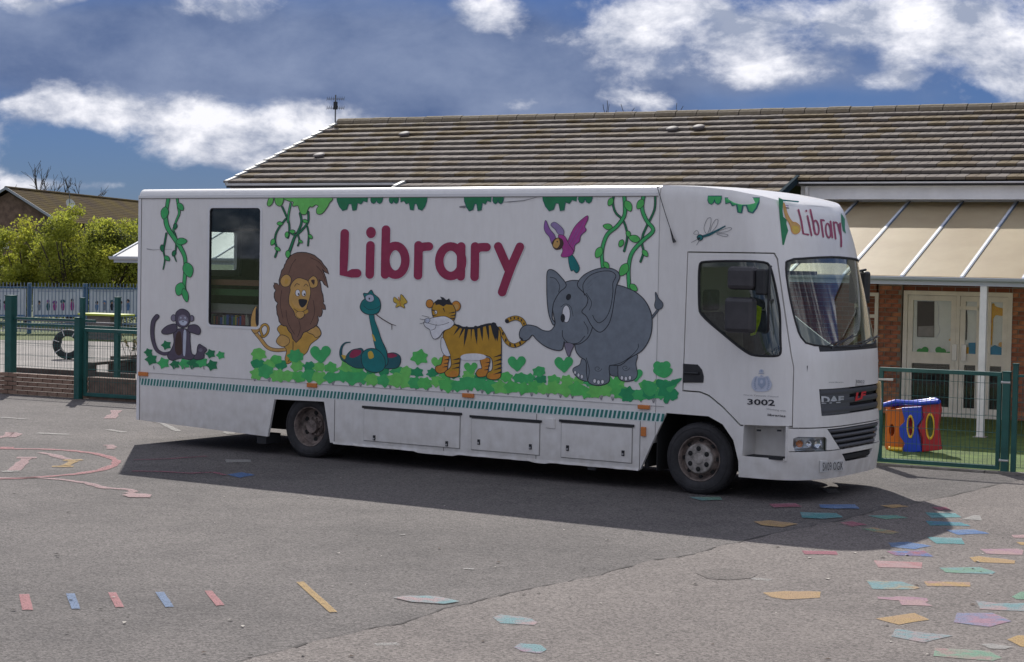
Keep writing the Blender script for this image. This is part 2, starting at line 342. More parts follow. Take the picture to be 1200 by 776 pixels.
for pts, c in (([(55, 582), (84, 582), (95, 628), (64, 628)], 'pink'), ([(190, 580), (215, 580), (231, 625), (206, 625)], 'blue'), ([(311, 577), (334, 577), (357, 620), (332, 620)], 'pink'),
               ([(447, 576), (472, 576), (500, 619), (476, 620)], 'blue'), ([(588, 572), (610, 572), (646, 614), (622, 616)], 'pink'), ([(852, 547), (874, 546), (971, 634), (948, 635)], 'yellow')):
    mark(z4(*pts), c, .006, name='painted_stripe')
for pts, c, inn in (([(182, 424), (240, 418), (330, 420), (415, 438), (360, 447), (250, 440)], 'aqua', 'palepink'), ([(532, 494), (560, 485), (660, 497), (690, 512), (680, 522), (560, 516)], 'aqua', 'palepink'),
                    ([(606, 600), (630, 586), (700, 592), (722, 608), (700, 622), (640, 616)], 'aqua', 'lilac')):
    mark(z5(*pts), c, .014, inn)
for pts, c, inn in (([(365, 425), (440, 420), (550, 422), (548, 441), (440, 447), (395, 440)], 'orange', 'yellow'),
    ([(720, 322), (875, 328), (872, 348), (735, 344)], 'palepink', 'pink'), ([(695, 385), (810, 390), (868, 410), (850, 415), (715, 413)], 'aqua', 'orange'),
    ([(880, 388), (1028, 392), (1028, 406), (890, 404)], 'yellow', 'rose'), ([(928, 345), (1060, 343), (1110, 360), (1100, 365), (950, 360)], 'green', 'aqua'),
    ([(1025, 312), (1055, 308), (1172, 322), (1170, 332), (1040, 326)], 'yellow', 'orange'), ([(1058, 285), (1180, 284), (1198, 290), (1195, 304), (1080, 300)], 'palepink', 'lilac'),
    ([(1160, 240), (1230, 238), (1230, 252), (1168, 249)], 'palepink', None), ([(1175, 262), (1230, 264), (1230, 275), (1190, 272)], 'yellow', None),
    ([(730, 438), (770, 440), (800, 437), (890, 443), (895, 452), (885, 456), (908, 468), (810, 465), (800, 450), (735, 445)], 'palepink', 'lilac'),
    ([(725, 508), (850, 490), (897, 512), (800, 528)], 'orange', 'yellow'), ([(790, 540), (870, 552), (975, 563), (880, 585), (775, 565)], 'aqua', 'palepink'),
    ([(985, 490), (1100, 490), (1160, 517), (1090, 535), (975, 520)], 'lilac', 'blue'), ([(1045, 450), (1110, 458), (1240, 460), (1240, 486), (1060, 478)], 'aqua', 'palepink'),
    ([(1160, 438), (1190, 422), (1240, 418), (1240, 446), (1175, 446)], 'green', None), ([(1145, 575), (1180, 562), (1240, 560), (1240, 600), (1190, 598)], 'yellow', 'orange'),
    ([(915, 602), (1090, 612), (1130, 636), (1100, 644), (910, 628)], 'green', 'rose'), ([(1060, 590), (1100, 588), (1165, 600), (1140, 606), (1090, 604)], 'white', None),
    ([(335, 197), (390, 193), (480, 205), (430, 215), (360, 208)], 'orange', 'yellow'), ([(484, 167), (600, 170), (622, 184), (560, 188), (490, 184)], 'teal', 'aqua'),
    ([(545, 142), (660, 142), (674, 156), (600, 156), (548, 152)], 'deepblue', 'blue'), ([(385, 140), (470, 138), (490, 150), (400, 152)], 'red', 'lilac'),
    ([(740, 145), (800, 142), (832, 150), (780, 154)], 'yellow', 'orange'), ([(700, 178), (790, 176), (830, 186), (760, 190)], 'green', 'teal'),
    ([(610, 200), (650, 196), (700, 208), (650, 213)], 'red', 'rose'), ([(680, 220), (720, 216), (804, 232), (780, 237), (720, 230)], 'orange', 'green'),
    ([(885, 168), (980, 170), (1000, 184), (905, 186)], 'teal', 'aqua'), ([(885, 194), (1000, 200), (1030, 212), (900, 210)], 'teal', 'deepblue'),
    ([(950, 224), (1040, 222), (1090, 236), (990, 240)], 'deepblue', 'blue'), ([(890, 246), (1000, 250), (1010, 270), (920, 268)], 'teal', 'aqua'),
    ([(765, 265), (830, 262), (905, 276), (850, 286), (775, 278)], 'deepblue', 'blue'), ([(760, 292), (880, 290), (910, 310), (790, 306)], 'red', 'deepblue'),
    ([(490, 290), (600, 292), (605, 304), (500, 302)], 'red', None), ([(130, 118), (230, 118), (235, 128), (170, 130)], 'aqua', 'green'),
    ([(550, 88), (600, 92), (612, 104), (575, 106)], 'white', None), ([(905, 150), (950, 150), (965, 160), (930, 161)], 'red', None), ([(1040, 176), (1060, 178), (1065, 194), (1000, 190)], 'white', None)):
    mark(z6(*pts), c, .016, inn)
z3 = Z((150, 430), 4.565)
mark(z3((520, 497), (655, 499), (660, 513), (525, 515)), 'white', .006)
mark(z3((530, 578), (610, 566), (680, 582), (600, 596)), 'deepblue', .006)
sb_ = MB(); st_pts = z6((150, 362), (180, 350), (240, 345), (310, 352), (348, 366), (330, 378), (260, 384), (190, 380)); P3 = [(G(*p)[0], G(*p)[1], .0085) for p in st_pts]; sb_.add(P3, [tuple(t) for t in tessellate_polygon([[Vector(q) for q in P3]])])
so2 = sb_.build('tarmac_patch', asphalt('patch_tarmac', (.126, .111, .103), (.088, .078, .073)), pg)
# chalk line of the big oval with its figures
def chalk(pts, w, c, z=.007):
    P = [G(*p) for p in pts]; mb = MB(); Q = []
    for i in range(len(P)-1):
        for k in range(5): Q.append(P[i]+(P[i+1]-P[i])*k/5)
    Q.append(P[-1]); L_, R_ = [], []
    for i, p in enumerate(Q):
        d = Q[min(i+1, len(Q)-1)]-Q[max(i-1, 0)]; d = d/np.linalg.norm(d); n = np.array([-d[1], d[0], 0]); ww = w*random.uniform(.8, 1.6)/2
        L_.append((p+n*ww)); R_.append((p-n*ww))
    vs = [(p[0], p[1], z) for p in L_+R_]; n_ = len(Q)
    mb.add(vs, [(i, i+1, n_+i+1, n_+i) for i in range(n_-1)]); o = mb.build('chalk_line', paint('chalk_'+c, tuple(x*1.05 for x in PC[c]), None, .41), pg)
    for p in o.data.polygons:
        if p.normal.z < 0: p.flip()
chalk(z4((-60, 252), (60, 248), (140, 243), (220, 236), (290, 225), (330, 210), (336, 198), (315, 187), (270, 176), (200, 168), (120, 164), (0, 163), (-60, 165)), .09, 'pink')
chalk(z4((-20, 248), (100, 246), (180, 252), (250, 262), (300, 276), (350, 279), (375, 281), (385, 287), (365, 292)), .08, 'palepink')
mark(z4((350, 297), (380, 291), (437, 296), (432, 304), (370, 303)), 'palepink')
chalk(z4((48, 189), (106, 189)), .12, 'palepink'); chalk(z4((78, 190), (40, 226)), .11, 'palepink'); chalk(z4((5, 229), (58, 227)), .12, 'white')
chalk(z4((182, 197), (238, 195)), .11, 'yellow'); chalk(z4((214, 198), (186, 213)), .1, 'yellow'); chalk(z4((150, 214), (212, 214)), .11, 'yellow')
chalk(z4((115, 174), (150, 180), (180, 190), (200, 194)), .10, 'palepink')
chalk(z4((-10, 132), (20, 126), (30, 116), (50, 120), (36, 130)), .10, 'palepink'); chalk(z4((315, 76), (330, 62), (335, 52)), .12, 'palepink'); chalk(z4((0, 160), (40, 160)), .14, 'pink')
chalk(z4((310, 152), (322, 156), (318, 164)), .10, 'palepink'); chalk(z3((105, 285), (185, 305), (270, 347)), .07, 'white'); chalk(z3((535, 345), (550, 362)), .12, 'white'); chalk(z3((560, 350), (660, 352)), .05, 'palepink')
chalk(z3((30, 500), (200, 495), (420, 480)), .05, 'red'); chalk(z3((20, 560), (180, 562), (330, 572), (460, 566), (520, 582)), .06, 'red')
chalk(z4((105, 118), (200, 122)), .10, 'white'); chalk(z4((0, 72), (75, 78)), .08, 'white'); chalk(z4((310, 108), (360, 116)), .10, 'white')
chalk(z5((120, 590), (200, 586)), .06, 'white'); chalk(z5((430, 322), (466, 323)), .05, 'white'); chalk(z6((330, 378), (390, 384)), .08, 'white'); chalk(z5((205, 202), (225, 202)), .04, 'white'); 
lt_ = MB(); rl = random.Random(8)
for k in range(150):
    x_, y_ = rl.uniform(-60, 1260), rl.uniform(520, 776)
    P = G(x_, y_); a_ = rl.uniform(0, 6.28); s_ = rl.uniform(.008, .028); c_, d_ = math.cos(a_), math.sin(a_)
    lt_.add([(P[0]+s_*(c_*u_-d_*v_*.6), P[1]+s_*(d_*u_+c_*v_*.6), .010+s_*.3*w_) for u_, v_, w_ in ((-1, 0, 0), (0, -1, .6), (1, 0, .2), (0, 1, .9))], [(0, 1, 2, 3)], rl.randrange(3))
lo_ = lt_.build('leaf_litter', [M('litter_brown', (.07, .045, .03), .9), M('litter_pale', (.38, .35, .31), .9), M('litter_dark', (.03, .026, .022), .9)], pg); lo_['kind'] = 'stuff'
# ================================================================ THE LIBRARY TRUCK
TX, TY, TYAW = -4.9058, 24.3074, .5782
tt = np.array([math.cos(TYAW), -math.sin(TYAW), 0]); tn = np.array([math.sin(TYAW), math.cos(TYAW), 0]); TO = np.array([TX, TY, 0])
CL = np.array([(CAM-TO)@tt, (CAM-TO)@tn, CH])
def tray(px, py):
    d = ray(px, py); return np.array([d@tt, d@tn, d[2]])
def tpl(px, py, v=0):
    d = tray(px, py); t = (v-CL[1])/d[1]; p = CL+d*t; return p
ZS = [.25, .5, .9, 1.55, 2.45, 2.75, 3.1, 3.35]; FS = [9.58, 9.62, 9.60, 9.57, 9.33, 9.25, 9.12, 9.05]; US = [9.0, 9.0, 8.98, 8.95, 8.75, 8.65, 8.55, 8.5]
PM, PN, HW = 2.2, 3.6, 1.15
def impl(p):
    u, v, z = p; F = np.interp(z, ZS, FS); s = np.interp(z, ZS, US); y = abs(v-HW)/HW
    x = max(0, (u-s)/(F-s)); return x**PM+y**PN-1
def surf(px, py, off=.004):
    d = tray(px, py); t0 = (-.02-CL[1])/d[1]; p = CL+d*((0-CL[1])/d[1])
    if p[0] < 8.45: return np.array([p[0], -off, p[2]])
    t = t0; prev = t0; st = .012
    while t < t0+3.5:
        if impl(CL+d*t) < 0: break
        prev = t; t += st
    else: return np.array([p[0], -off, p[2]])
    a, b = prev, t
    for _ in range(18):
        m = (a+b)/2
        if impl(CL+d*m) < 0: b = m
        else: a = m
    q = CL+d*b; e = 1e-4
    g = np.array([(impl(q+np.eye(3)[i]*e)-impl(q-np.eye(3)[i]*e)) for i in range(3)]); nn = np.linalg.norm(g)
    g = g/nn if nn > 0 else np.array([0, -1, 0])
    return q+g*off
truck = empty('library_truck', tuple(TO), -TYAW, 'white mobile library truck painted with cartoon jungle animals, parked across the playground', 'truck')

def paint_mat():
    m = bpy.data.materials.new('white_coachwork'); m.use_nodes = True; nt = m.node_tree; N = nt.nodes; L = nt.links; b = N['Principled BSDF']
    b.inputs['Roughness'].default_value = .33; b.inputs['Coat Weight'].default_value = .25; b.inputs['Coat Roughness'].default_value = .12
    tc = N.new('ShaderNodeTexCoord'); sx = N.new('ShaderNodeSeparateXYZ'); L.new(tc.outputs['Object'], sx.inputs[0])
    mp = N.new('ShaderNodeMapping'); mp.inputs['Scale'].default_value = (5, 5, 1.1); L.new(tc.outputs['Object'], mp.inputs[0])
    n = N.new('ShaderNodeTexNoise'); n.inputs['Scale'].default_value = 2.2; n.inputs['Detail'].default_value = 7; n.inputs['Roughness'].default_value = .7; L.new(mp.outputs[0], n.inputs['Vector'])
    n2 = N.new('ShaderNodeTexNoise'); n2.inputs['Scale'].default_value = 7; n2.inputs['Detail'].default_value = 6; L.new(tc.outputs['Object'], n2.inputs['Vector'])
    # road film thickens towards the sills, streaks under the roof edge
    lo = N.new('ShaderNodeMapRange'); lo.inputs[1].default_value = 1.0; lo.inputs[2].default_value = .15; lo.inputs[3].default_value = .12; lo.inputs[4].default_value = .95; L.new(sx.outputs[2], lo.inputs[0])
    nr = N.new('ShaderNodeMapRange'); nr.inputs[1].default_value = .38; nr.inputs[2].default_value = .68; L.new(n.outputs['Fac'], nr.inputs[0])
    nr2 = N.new('ShaderNodeMapRange'); nr2.inputs[1].default_value = .3; nr2.inputs[2].default_value = .7; nr2.inputs[3].default_value = .35; L.new(n2.outputs['Fac'], nr2.inputs[0])
    a = N.new('ShaderNodeMath'); a.operation = 'MULTIPLY'; L.new(lo.outputs[0], a.inputs[0]); L.new(nr2.outputs[0], a.inputs[1])
    a2 = N.new('ShaderNodeMath'); a2.operation = 'MULTIPLY'; a2.inputs[1].default_value = .16; L.new(nr.outputs[0], a2.inputs[0])
    s = N.new('ShaderNodeMath'); s.operation = 'ADD'; s.use_clamp = True; L.new(a.outputs[0], s.inputs[0]); L.new(a2.outputs[0], s.inputs[1])
    k = N.new('ShaderNodeMath'); k.operation = 'MULTIPLY'; k.inputs[1].default_value = .62; L.new(s.outputs[0], k.inputs[0])
    mx = N.new('ShaderNodeMix'); mx.data_type = 'RGBA'; L.new(k.outputs[0], mx.inputs[0]); mx.inputs[6].default_value = (.79, .775, .75, 1); mx.inputs[7].default_value = (.36, .32, .26, 1)
    L.new(mx.outputs[2], b.inputs['Base Color'])
    r = N.new('ShaderNodeMapRange'); r.inputs[3].default_value = .28; r.inputs[4].default_value = .6; L.new(s.outputs[0], r.inputs[0]); L.new(r.outputs[0], b.inputs['Roughness'])
    # panels never lie dead flat
    n3 = N.new('ShaderNodeTexNoise'); n3.inputs['Scale'].default_value = .9; n3.inputs['Detail'].default_value = 2; L.new(tc.outputs['Object'], n3.inputs['Vector'])
    bp = N.new('ShaderNodeBump'); bp.inputs['Strength'].default_value = .25; bp.inputs['Distance'].default_value = .03; L.new(n3.outputs['Fac'], bp.inputs['Height']); L.new(bp.outputs[0], b.inputs['Normal'])
    MATS['white_coachwork'] = m; return m
WHT = paint_mat()
BLK = M('black_plastic', (.018, .019, .022), .45, var=.3, vs=9)
RUB = M('black_rubber', (.02, .02, .022), .75)
DRK = M('grey_grille_plastic', (.055, .058, .068), .5)
ALU = M('dull_aluminium', (.5, .5, .5), .4, metal=.8)
CHS = M('chassis_black', (.012, .012, .012), .8)
INT = M('interior_grey', (.16, .155, .15), .8, var=.3, vs=3)
GLS = glass('window_glass', (.82, .86, .85), 1.6)
GLW = glass('windscreen_glass', (.95, .98, .93), 1.5)
WB_R = [(0, .0)]
def xprism(pts_uz, v0, v1):
    mb = MB(); mb.prism([(u, v0, z) for u, z in pts_uz], (0, v1-v0, 0)); return mb
def uprism(pts_vz, u0, u1):
    mb = MB(); mb.prism([(u0, v, z) for v, z in pts_vz], (u1-u0, 0, 0)); return mb
def rrect(a0, a1, b0, b1, r, k=4):
    out = []
    for cx, cy, s in ((a1-r, b1-r, 0), (a0+r, b1-r, 1), (a0+r, b0+r, 2), (a1-r, b0+r, 3)):
        for i in range(k+1):
            a = math.pi/2*(s+i/k); out.append((cx+r*math.cos(a), cy+r*math.sin(a)))
    return out
# --- box body
prof = [(0, .22), (0, 3.235)]
for i in range(7): a = math.pi/2*i/6; prof.append((.10-.10*math.cos(a), 3.235+.09*math.sin(a)))
prof += [(1.15, 3.345)]
for i in range(7): a = math.pi/2*(1-i/6); prof.append((2.2+.10*math.cos(a), 3.235+.09*math.sin(a)))
prof += [(2.3, .22)]
mb = MB(); mb.prism([(0, v, z) for v, z in prof], (7.735, 0, 0)); body = mb.build('box_body', WHT, truck)
BW = rrect(1.22, 2.09, 1.58, 3.09, .05)
FWIN = rrect(.35, 1.35, 1.95, 2.85, .05)
inner = MB(); inner.box(.035, 7.70, .035, 2.265, -.3, 3.20)
arch = [(2.19, .0), (2.345, .70), (3.135, .715), (3.285, .0)]
cut_rear = MB(); cut_rear.prism([(0, -.1, .30), (0, -.1, 0), (2.3, -.1, 0), (2.3, -.1, .225)], (0, 2.6, 0))
boolean(body, [inner, xprism(BW, -.1, .2), xprism(arch, -.1, 2.5), cut_rear])
RWIN = rrect(1.22, 1.87, 2.28, 2.80, .03)
boolean(body, [uprism(RWIN, -.1, .1)])
resmooth(body)
# front wheel arch corner of the body skirt slants back: trim
boolean(body, [xprism([(7.56, 0), (7.56, .22), (7.86, .86), (8.3, .86), (8.3, 0)], -.1, 2.5)])
resmooth(body)
MB().box(0.04, 7.69, .04, 2.26, .74, .80).build('body_floor', CHS, truck)
MB().box(7.66, 7.699, .04, 2.26, .80, 3.19).build('bulkhead', INT, truck)
# window frame + glass
def ring(outer, inner_, v, d, mat, name, parent):
    n = len(outer); mb = MB(); vs = [(u, v, z) for u, z in outer]+[(u, v, z) for u, z in inner_]+[(u, v+d, z) for u, z in outer]+[(u, v+d, z) for u, z in inner_]
    fs = []
    for i in range(n):
        j = (i+1) % n; fs += [(i, j, n+j, n+i), (2*n+i, 3*n+i, 3*n+j, 2*n+j), (i, 2*n+i, 2*n+j, j), (n+i, n+j, 3*n+j, 3*n+i)]
    mb.add(vs, fs); return mb.build(name, mat, parent)
wf_ = ring(rrect(1.20, 2.11, 1.56, 3.11, .07), rrect(1.232, 2.078, 1.592, 3.078, .045), -.006, .03, M('white_trim', (.72, .72, .72), .4), 'window_frame', truck)
ring(rrect(1.231, 2.079, 1.591, 3.079, .045), rrect(1.243, 2.067, 1.603, 3.067, .04), -.001, .03, RUB, 'window_seal', truck)
p = xprism(rrect(1.24, 2.07, 1.60, 3.07, .04), .012, .018); p.build('side_window', GLS, truck)
uprism(RWIN, -.012, -.006).build('rear_window', GLS, truck)
# interior behind the window
sh = M('library_shelf_wood', (.16, .10, .06), .6, var=.3, vs=3, streak=(1, 6, 6)); dki = M('dark_interior', (.05, .045, .045), .85, var=.5, vs=4)
MB().box(.04, 7.65, 2.20, 2.262, .81, 3.19).build('inner_lining', dki, truck); MB().box(.04, 7.65, .05, 2.2, 3.15, 3.19).build('ceiling_lining', dki, truck)
mb = MB(); mb.box(-.0+.04, .08, .06, 1.15, .8, 3.15); mb.build('rear_lining', dki, truck); MB().box(.04, .08, 1.92, 2.2, .8, 3.15).build('rear_lining', dki, truck); MB().box(.04, .08, 1.15, 1.92, .8, 2.2).build('rear_lining', dki, truck)
bcs = [M('book_%s' % n, c, .6) for n, c in (('red', (.35, .05, .04)), ('blue', (.05, .12, .35)), ('green', (.06, .22, .09)), ('cream', (.5, .45, .35)), ('yellow', (.5, .35, .06)), ('black', (.03, .03, .03)))]
MB().box(.3, 3.0, .10, .40, 1.53, 1.56).build('window_shelf', sh, truck); MB().box(1.1, 2.5, .14, .34, 1.745, 1.86).build('book_box', M('grey_card', (.30, .27, .24), .8), truck); MB().box(1.1, 2.5, .14, .34, 2.10, 2.17).build('pelmet_board', M('brown_board', (.26, .11, .07), .7), truck); MB().box(1.1, 2.5, .16, .34, 1.97, 2.05).build('green_board', M('green_board', (.06, .13, .05), .7), truck)  # plain brown, green and grey boards set as bands across the window
mb = MB(); u = 1.15
while u < 2.15:
    w = random.uniform(.018, .045); mb.box(u, u+w-.003, .14, .32, 1.562, 1.562+random.uniform(.12, .17), random.randrange(6)); u += w
mb.build('book_row', bcs, truck)['kind'] = 'stuff'
MB().box(1.0, 2.6, .5, .9, 2.80, 2.83, 0).build('high_shelf', sh, truck)
mb = MB()
for i in range(26): mb.box(1.95-.012*i, 1.955-.012*i, .8, .92, 2.15+.02*math.sin(i), 2.97)
mb.build('window_blind', M('blind_fabric', (.12, .12, .11), .8), truck)['kind'] = 'stuff'
# cant rail, corner trims, seams
WTR = M('white_trim', (.72, .72, .72), .4)
MB().box(-.004, 7.72, -.010, .02, 3.205, 3.245).build('cant_rail', WTR, truck, bevel=.004)
MB().box(-.006, 7.72, -.0105, -.006, 3.200, 3.2065).build('rail_seal', M('grime_line', (.16, .15, .14), .8), truck)
MB().box(-.015, .035, -.008, .02, .30, 3.24).build('corner_trim', WTR, truck, bevel=.004)
MB().box(.037, .043, -.004, .0, .30, 3.2).build('corner_seam', M('grime_line', (.16, .15, .14), .8), truck)
MB().box(-.02, -.002, .05, 1.14, .85, 3.1).build('rear_door', WHT, truck); rd = MB().box(-.02, -.002, 1.16, 2.25, .85, 3.1).build('rear_door', WHT, truck); boolean(rd, [uprism(RWIN, -.1, .1)])
MB().box(.04, 7.84, -.005, 0, .925, .931).build('body_seam', M('pale_seam', (.38, .37, .36), .7), truck)
# hatched reflective band
mb = MB(); us = 0.02
while us < 7.82:
    mb.add([(us-.010, -.004, .764), (us+.021, -.004, .764), (us+.039, -.004, .849), (us+.008, -.004, .849)], [(0, 1, 2, 3)]); us += .0545
MB().box(-.0, 7.83, -.0025, .0, .757, .856).build('pale_band', M('pale_reflective', (.62, .70, .68), .35), truck)
mb.build('hatched_band', M('teal_reflective', (.015, .17, .15), .35), truck)
def tmk(px0, py0, px1, py1, name, mat, d=.02, parent=truck, bev=.006, v0=0):
    a = tpl(px0, py0); b = tpl(px1, py1); mb = MB(); mb.box(a[0], b[0], -d, v0, min(a[2], b[2]), max(a[2], b[2])); return mb.build(name, mat, parent, bevel=bev)
AMB = M('amber_lens', (.55, .17, .03), .25, coat=.6)
for q in ((163.5, 435.5, 174, 441), (361, 448.5, 372, 454.5), (543, 460.5, 556, 466.5), (748.5, 474, 762, 480)):
    a = tmk(*q, 'marker_light', AMB, .03); 
tmk(752.3, 500, 757.5, 511.5, 'side_indicator', AMB, .03)
# lockers in the skirt
GRM = M('grime_line', (.16, .15, .14), .8)
for q, lat in (([(426, 475), (541, 482.5), (540, 528.5), (427, 519)], [(439.5, 513), (524.5, 520)]), ([(552, 486), (634.5, 492.5), (633, 533.5), (552, 527)], [(562, 518), (622.5, 523.5)]), ([(657, 491), (743, 498), (742.5, 537.5), (658.6, 531)], [(666, 525), (731, 531)])):
    u0 = tpl(*q[0])[0]; u1 = tpl(*q[1])[0]; zt = tpl(*q[0])[2]; zb = .285
    MB().box(u0+.012, u1-.012, -.003, 0, zb-.006, zt-.03).build('locker_seal', M('seal_grey', (.24, .23, .22), .8), truck)
    lk = MB().box(u0+.02, u1-.02, -.014, -.0, zb, zt-.045).build('locker_door', WHT, truck, bevel=.004)
    MB().box(u0-.01, u1+.01, -.022, -.003, zt-.032, zt-.004).build('rubber_strip', RUB, truck, bevel=.004)
    for l in lat:
        a = tpl(*l); mb = MB(); mb.box(a[0]-.017, a[0]+.017, -.022, -.0145, a[2]-.03, a[2]+.03, 0); mb.tube([(a[0], -.022, a[2]-.01), (a[0], -.03, a[2]-.01)], .011, 10, 1); mb.build('locker_latch', [BLK, ALU], truck)
a = tpl(640, 490); b = tpl(650.5, 502); MB().box(a[0], b[0], -.012, 0, b[2], a[2]).build('fuel_flap', WHT, truck, bevel=.003)
for u in (3.3, 4.93, 6.21, 7.55):
    MB().box(u, u+.006, -.004, 0, .23, .75).build('panel_seam', GRM, truck)
# bent lower sill, with its battered lip
mb = MB(); pts = []
n = 60
for i in range(n+1):
    u = 3.3+(7.55-3.3)*i/n; z = .212-.004*abs(math.sin(i*.7))-(.018 if 17 < i < 26 else 0)-(.012 if 40 < i < 44 else 0); pts.append((u, z))
vs = [(u, -.012, .24) for u, z in pts]+[(u, -.014-random.uniform(0, .01), z) for u, z in pts]+[(u, .05, z) for u, z in pts]
mb.add(vs, [(i, i+1, n+2+i, n+1+i) for i in range(n)]+[(n+1+i, n+2+i, 2*n+3+i, 2*n+2+i) for i in range(n)]); mb.build('sill', WHT, truck)
MB().box(6.9, 7.0, -.01, .02, .17, .215).build('sill_bracket', BLK, truck)
# chassis, axles, wheels
mb = MB(); mb.box(.3, 9.0, .75, .85, .45, .70); mb.box(.3, 9.0, 1.45, 1.55, .45, .70)
for u in (.6, 1.6, 3.6, 4.6, 5.6, 6.6, 7.6): mb.box(u, u+.08, .85, 1.45, .5, .62)
mb.tube([(2.843, .3, .385), (2.843, 2.0, .385)], .09, 12); mb.tube([(8.243, .2, .385), (8.243, 2.1, .385)], .06, 12); mb.box(2.7, 3.0, .9, 1.4, .25, .6)
mb.box(4.4, 5.6, 1.6, 2.2, .3, .7); mb.box(7.2, 9.2, .7, 1.6, .35, .9)
mb.box(2.1, 3.35, .06, 2.24, .70, .735); mb.box(7.58, 7.62, .06, 2.24, .25, .80)
mb.build('chassis', CHS, truck)
mb = MB(); mb.box(2.12, 2.15, -.0+.04, .1, .2, .28); mb.box(2.05, 2.2, .02, .3, .13, .25); mb.build('mud_flap', RUB, truck)
TYR = M('tyre_rubber', (.032, .031, .033), .85, var=.35, vs=6, bump=.3, bs=40)
RIM = M('weathered_steel_rim', (.34, .31, .28), .55, metal=.35, var=.55, vs=9, detail=6)
RIMR = M('rusty_steel_rim', (.20, .16, .14), .7, metal=.2, var=.6, vs=12, detail=6)
def wheel(name, u, v, side, front, parent=truck, yaw=0):
    w = bpy.data.objects.new(name, None); COL.objects.link(w); w.parent = parent; w.location = (u, v, .385); w.rotation_euler = (0, 0, yaw); w.empty_display_size = .1
    s = -1 if side < 0 else 1; ax = (0, s, 0); R = .385; B = .215
    mb = MB()
    P = [(.245, -.19), (.262, -.205), (.30, -.215), (.345, -.21), (.372, -.19), (.383, -.165), (.385, -.12), (.385, -.02), (.383, .0), (.372, .022), (.345, .038), (.305, .043), (.268, .034), (.247, .015), (.243, -.02)]
    mb.lathe(P, (0, 0, 0), ax, 56, closed=True)
    # tread blocks & moulded ring
    for j in range(48):
        a = 2*math.pi*j/48
        for h in (-.15, -.09, -.03):
            c = Vector((math.cos(a)*R, 0, math.sin(a)*R)); tdir = Vector((-math.sin(a), 0, math.cos(a))); rd = Vector((math.cos(a), 0, math.sin(a)))
            vs = []
            for dr in (-.004, .0035):
                for dt in (-.019, .019):
                    for dy in (-.025, .025): vs.append(c+rd*dr+tdir*dt+Vector((0, s*(h+dy), 0)))
            mb.add(vs, [(0, 1, 3, 2), (4, 6, 7, 5), (0, 4, 5, 1), (2, 3, 7, 6), (0, 2, 6, 4), (1, 5, 7, 3)])
    mb.lathe([(.330, .0395), (.333, .045), (.338, .044), (.340, .040)], (0, 0, 0), ax, 56)
    mb.build('tyre', TYR, w, smooth=40)
    mb = MB()
    if front:
        mb.lathe([(.247, .012), (.243, .022), (.236, .020), (.225, -.005), (.218, -.05), (.205, -.06), (.180, -.030), (.166, .0), (.160, .006)], (0, 0, 0), ax, 48, 3); mb.lathe([(.163, .004), (.160, .024), (.152, .031), (.06, .034), (.052, .040), (.0, .042)], (0, 0, 0), ax, 48, 0)  # recessed outer ring given darker steel, its shade put into the colour
        rm = [RIM, CHS, ALU, RIMR]; rb, hb, nb = .110, .033, 6; rh, hh = .192, 8
        for j in range(nb):
            a = 2*math.pi*(j+.5)/nb; c = Vector((math.cos(a)*rb, s*.032, math.sin(a)*rb)); mb.lathe([(.028, 0), (.028, .003), (.02, .004), (.0, .004)], c, ax, 10, 1); mb.lathe([(.013, .002), (.013, .022), (.0, .023)], c, ax, 6, 1)
        for j in range(hh):
            a = 2*math.pi*j/hh; c = Vector((math.cos(a)*rh, s*(-.040), math.sin(a)*rh)); mb.lathe([(.023, -.004), (.023, .010), (.0, .011)], c, ax, 12, 1)
    else:
        mb.lathe([(.247, .012), (.243, .020), (.235, .016), (.222, -.02), (.215, -.085), (.19, -.105), (.13, -.12), (.12, -.09), (.085, -.085), (.08, -.02), (.0, -.01)], (0, 0, 0), ax, 48, 0)
        rm = [RIMR, CHS, ALU]
        for j in range(6):
            a = 2*math.pi*(j+.5)/6; c = Vector((math.cos(a)*.165, s*(-.110), math.sin(a)*.165)); mb.lathe([(.030, -.004), (.030, .004), (.0, .005)], c, ax, 14, 1)
        for j in range(10):
            a = 2*math.pi*j/10; c = Vector((math.cos(a)*.102, s*(-.09), math.sin(a)*.102)); mb.lathe([(.012, -.004), (.012, .028), (.0, .028)], c, ax, 6, 0)
    mb.build('rim', rm, w, smooth=30)
    return w
wheel('wheel', 8.243, .085, -1, True, yaw=.06); wheel('wheel', 8.243, 2.215, 1, True, yaw=.06)
wheel('wheel', 2.843, .10, -1, False); wheel('wheel', 2.843, 2.2, 1, False)
wheel('wheel', 2.843, .38, -1, False); wheel('wheel', 2.843, 1.92, 1, False)

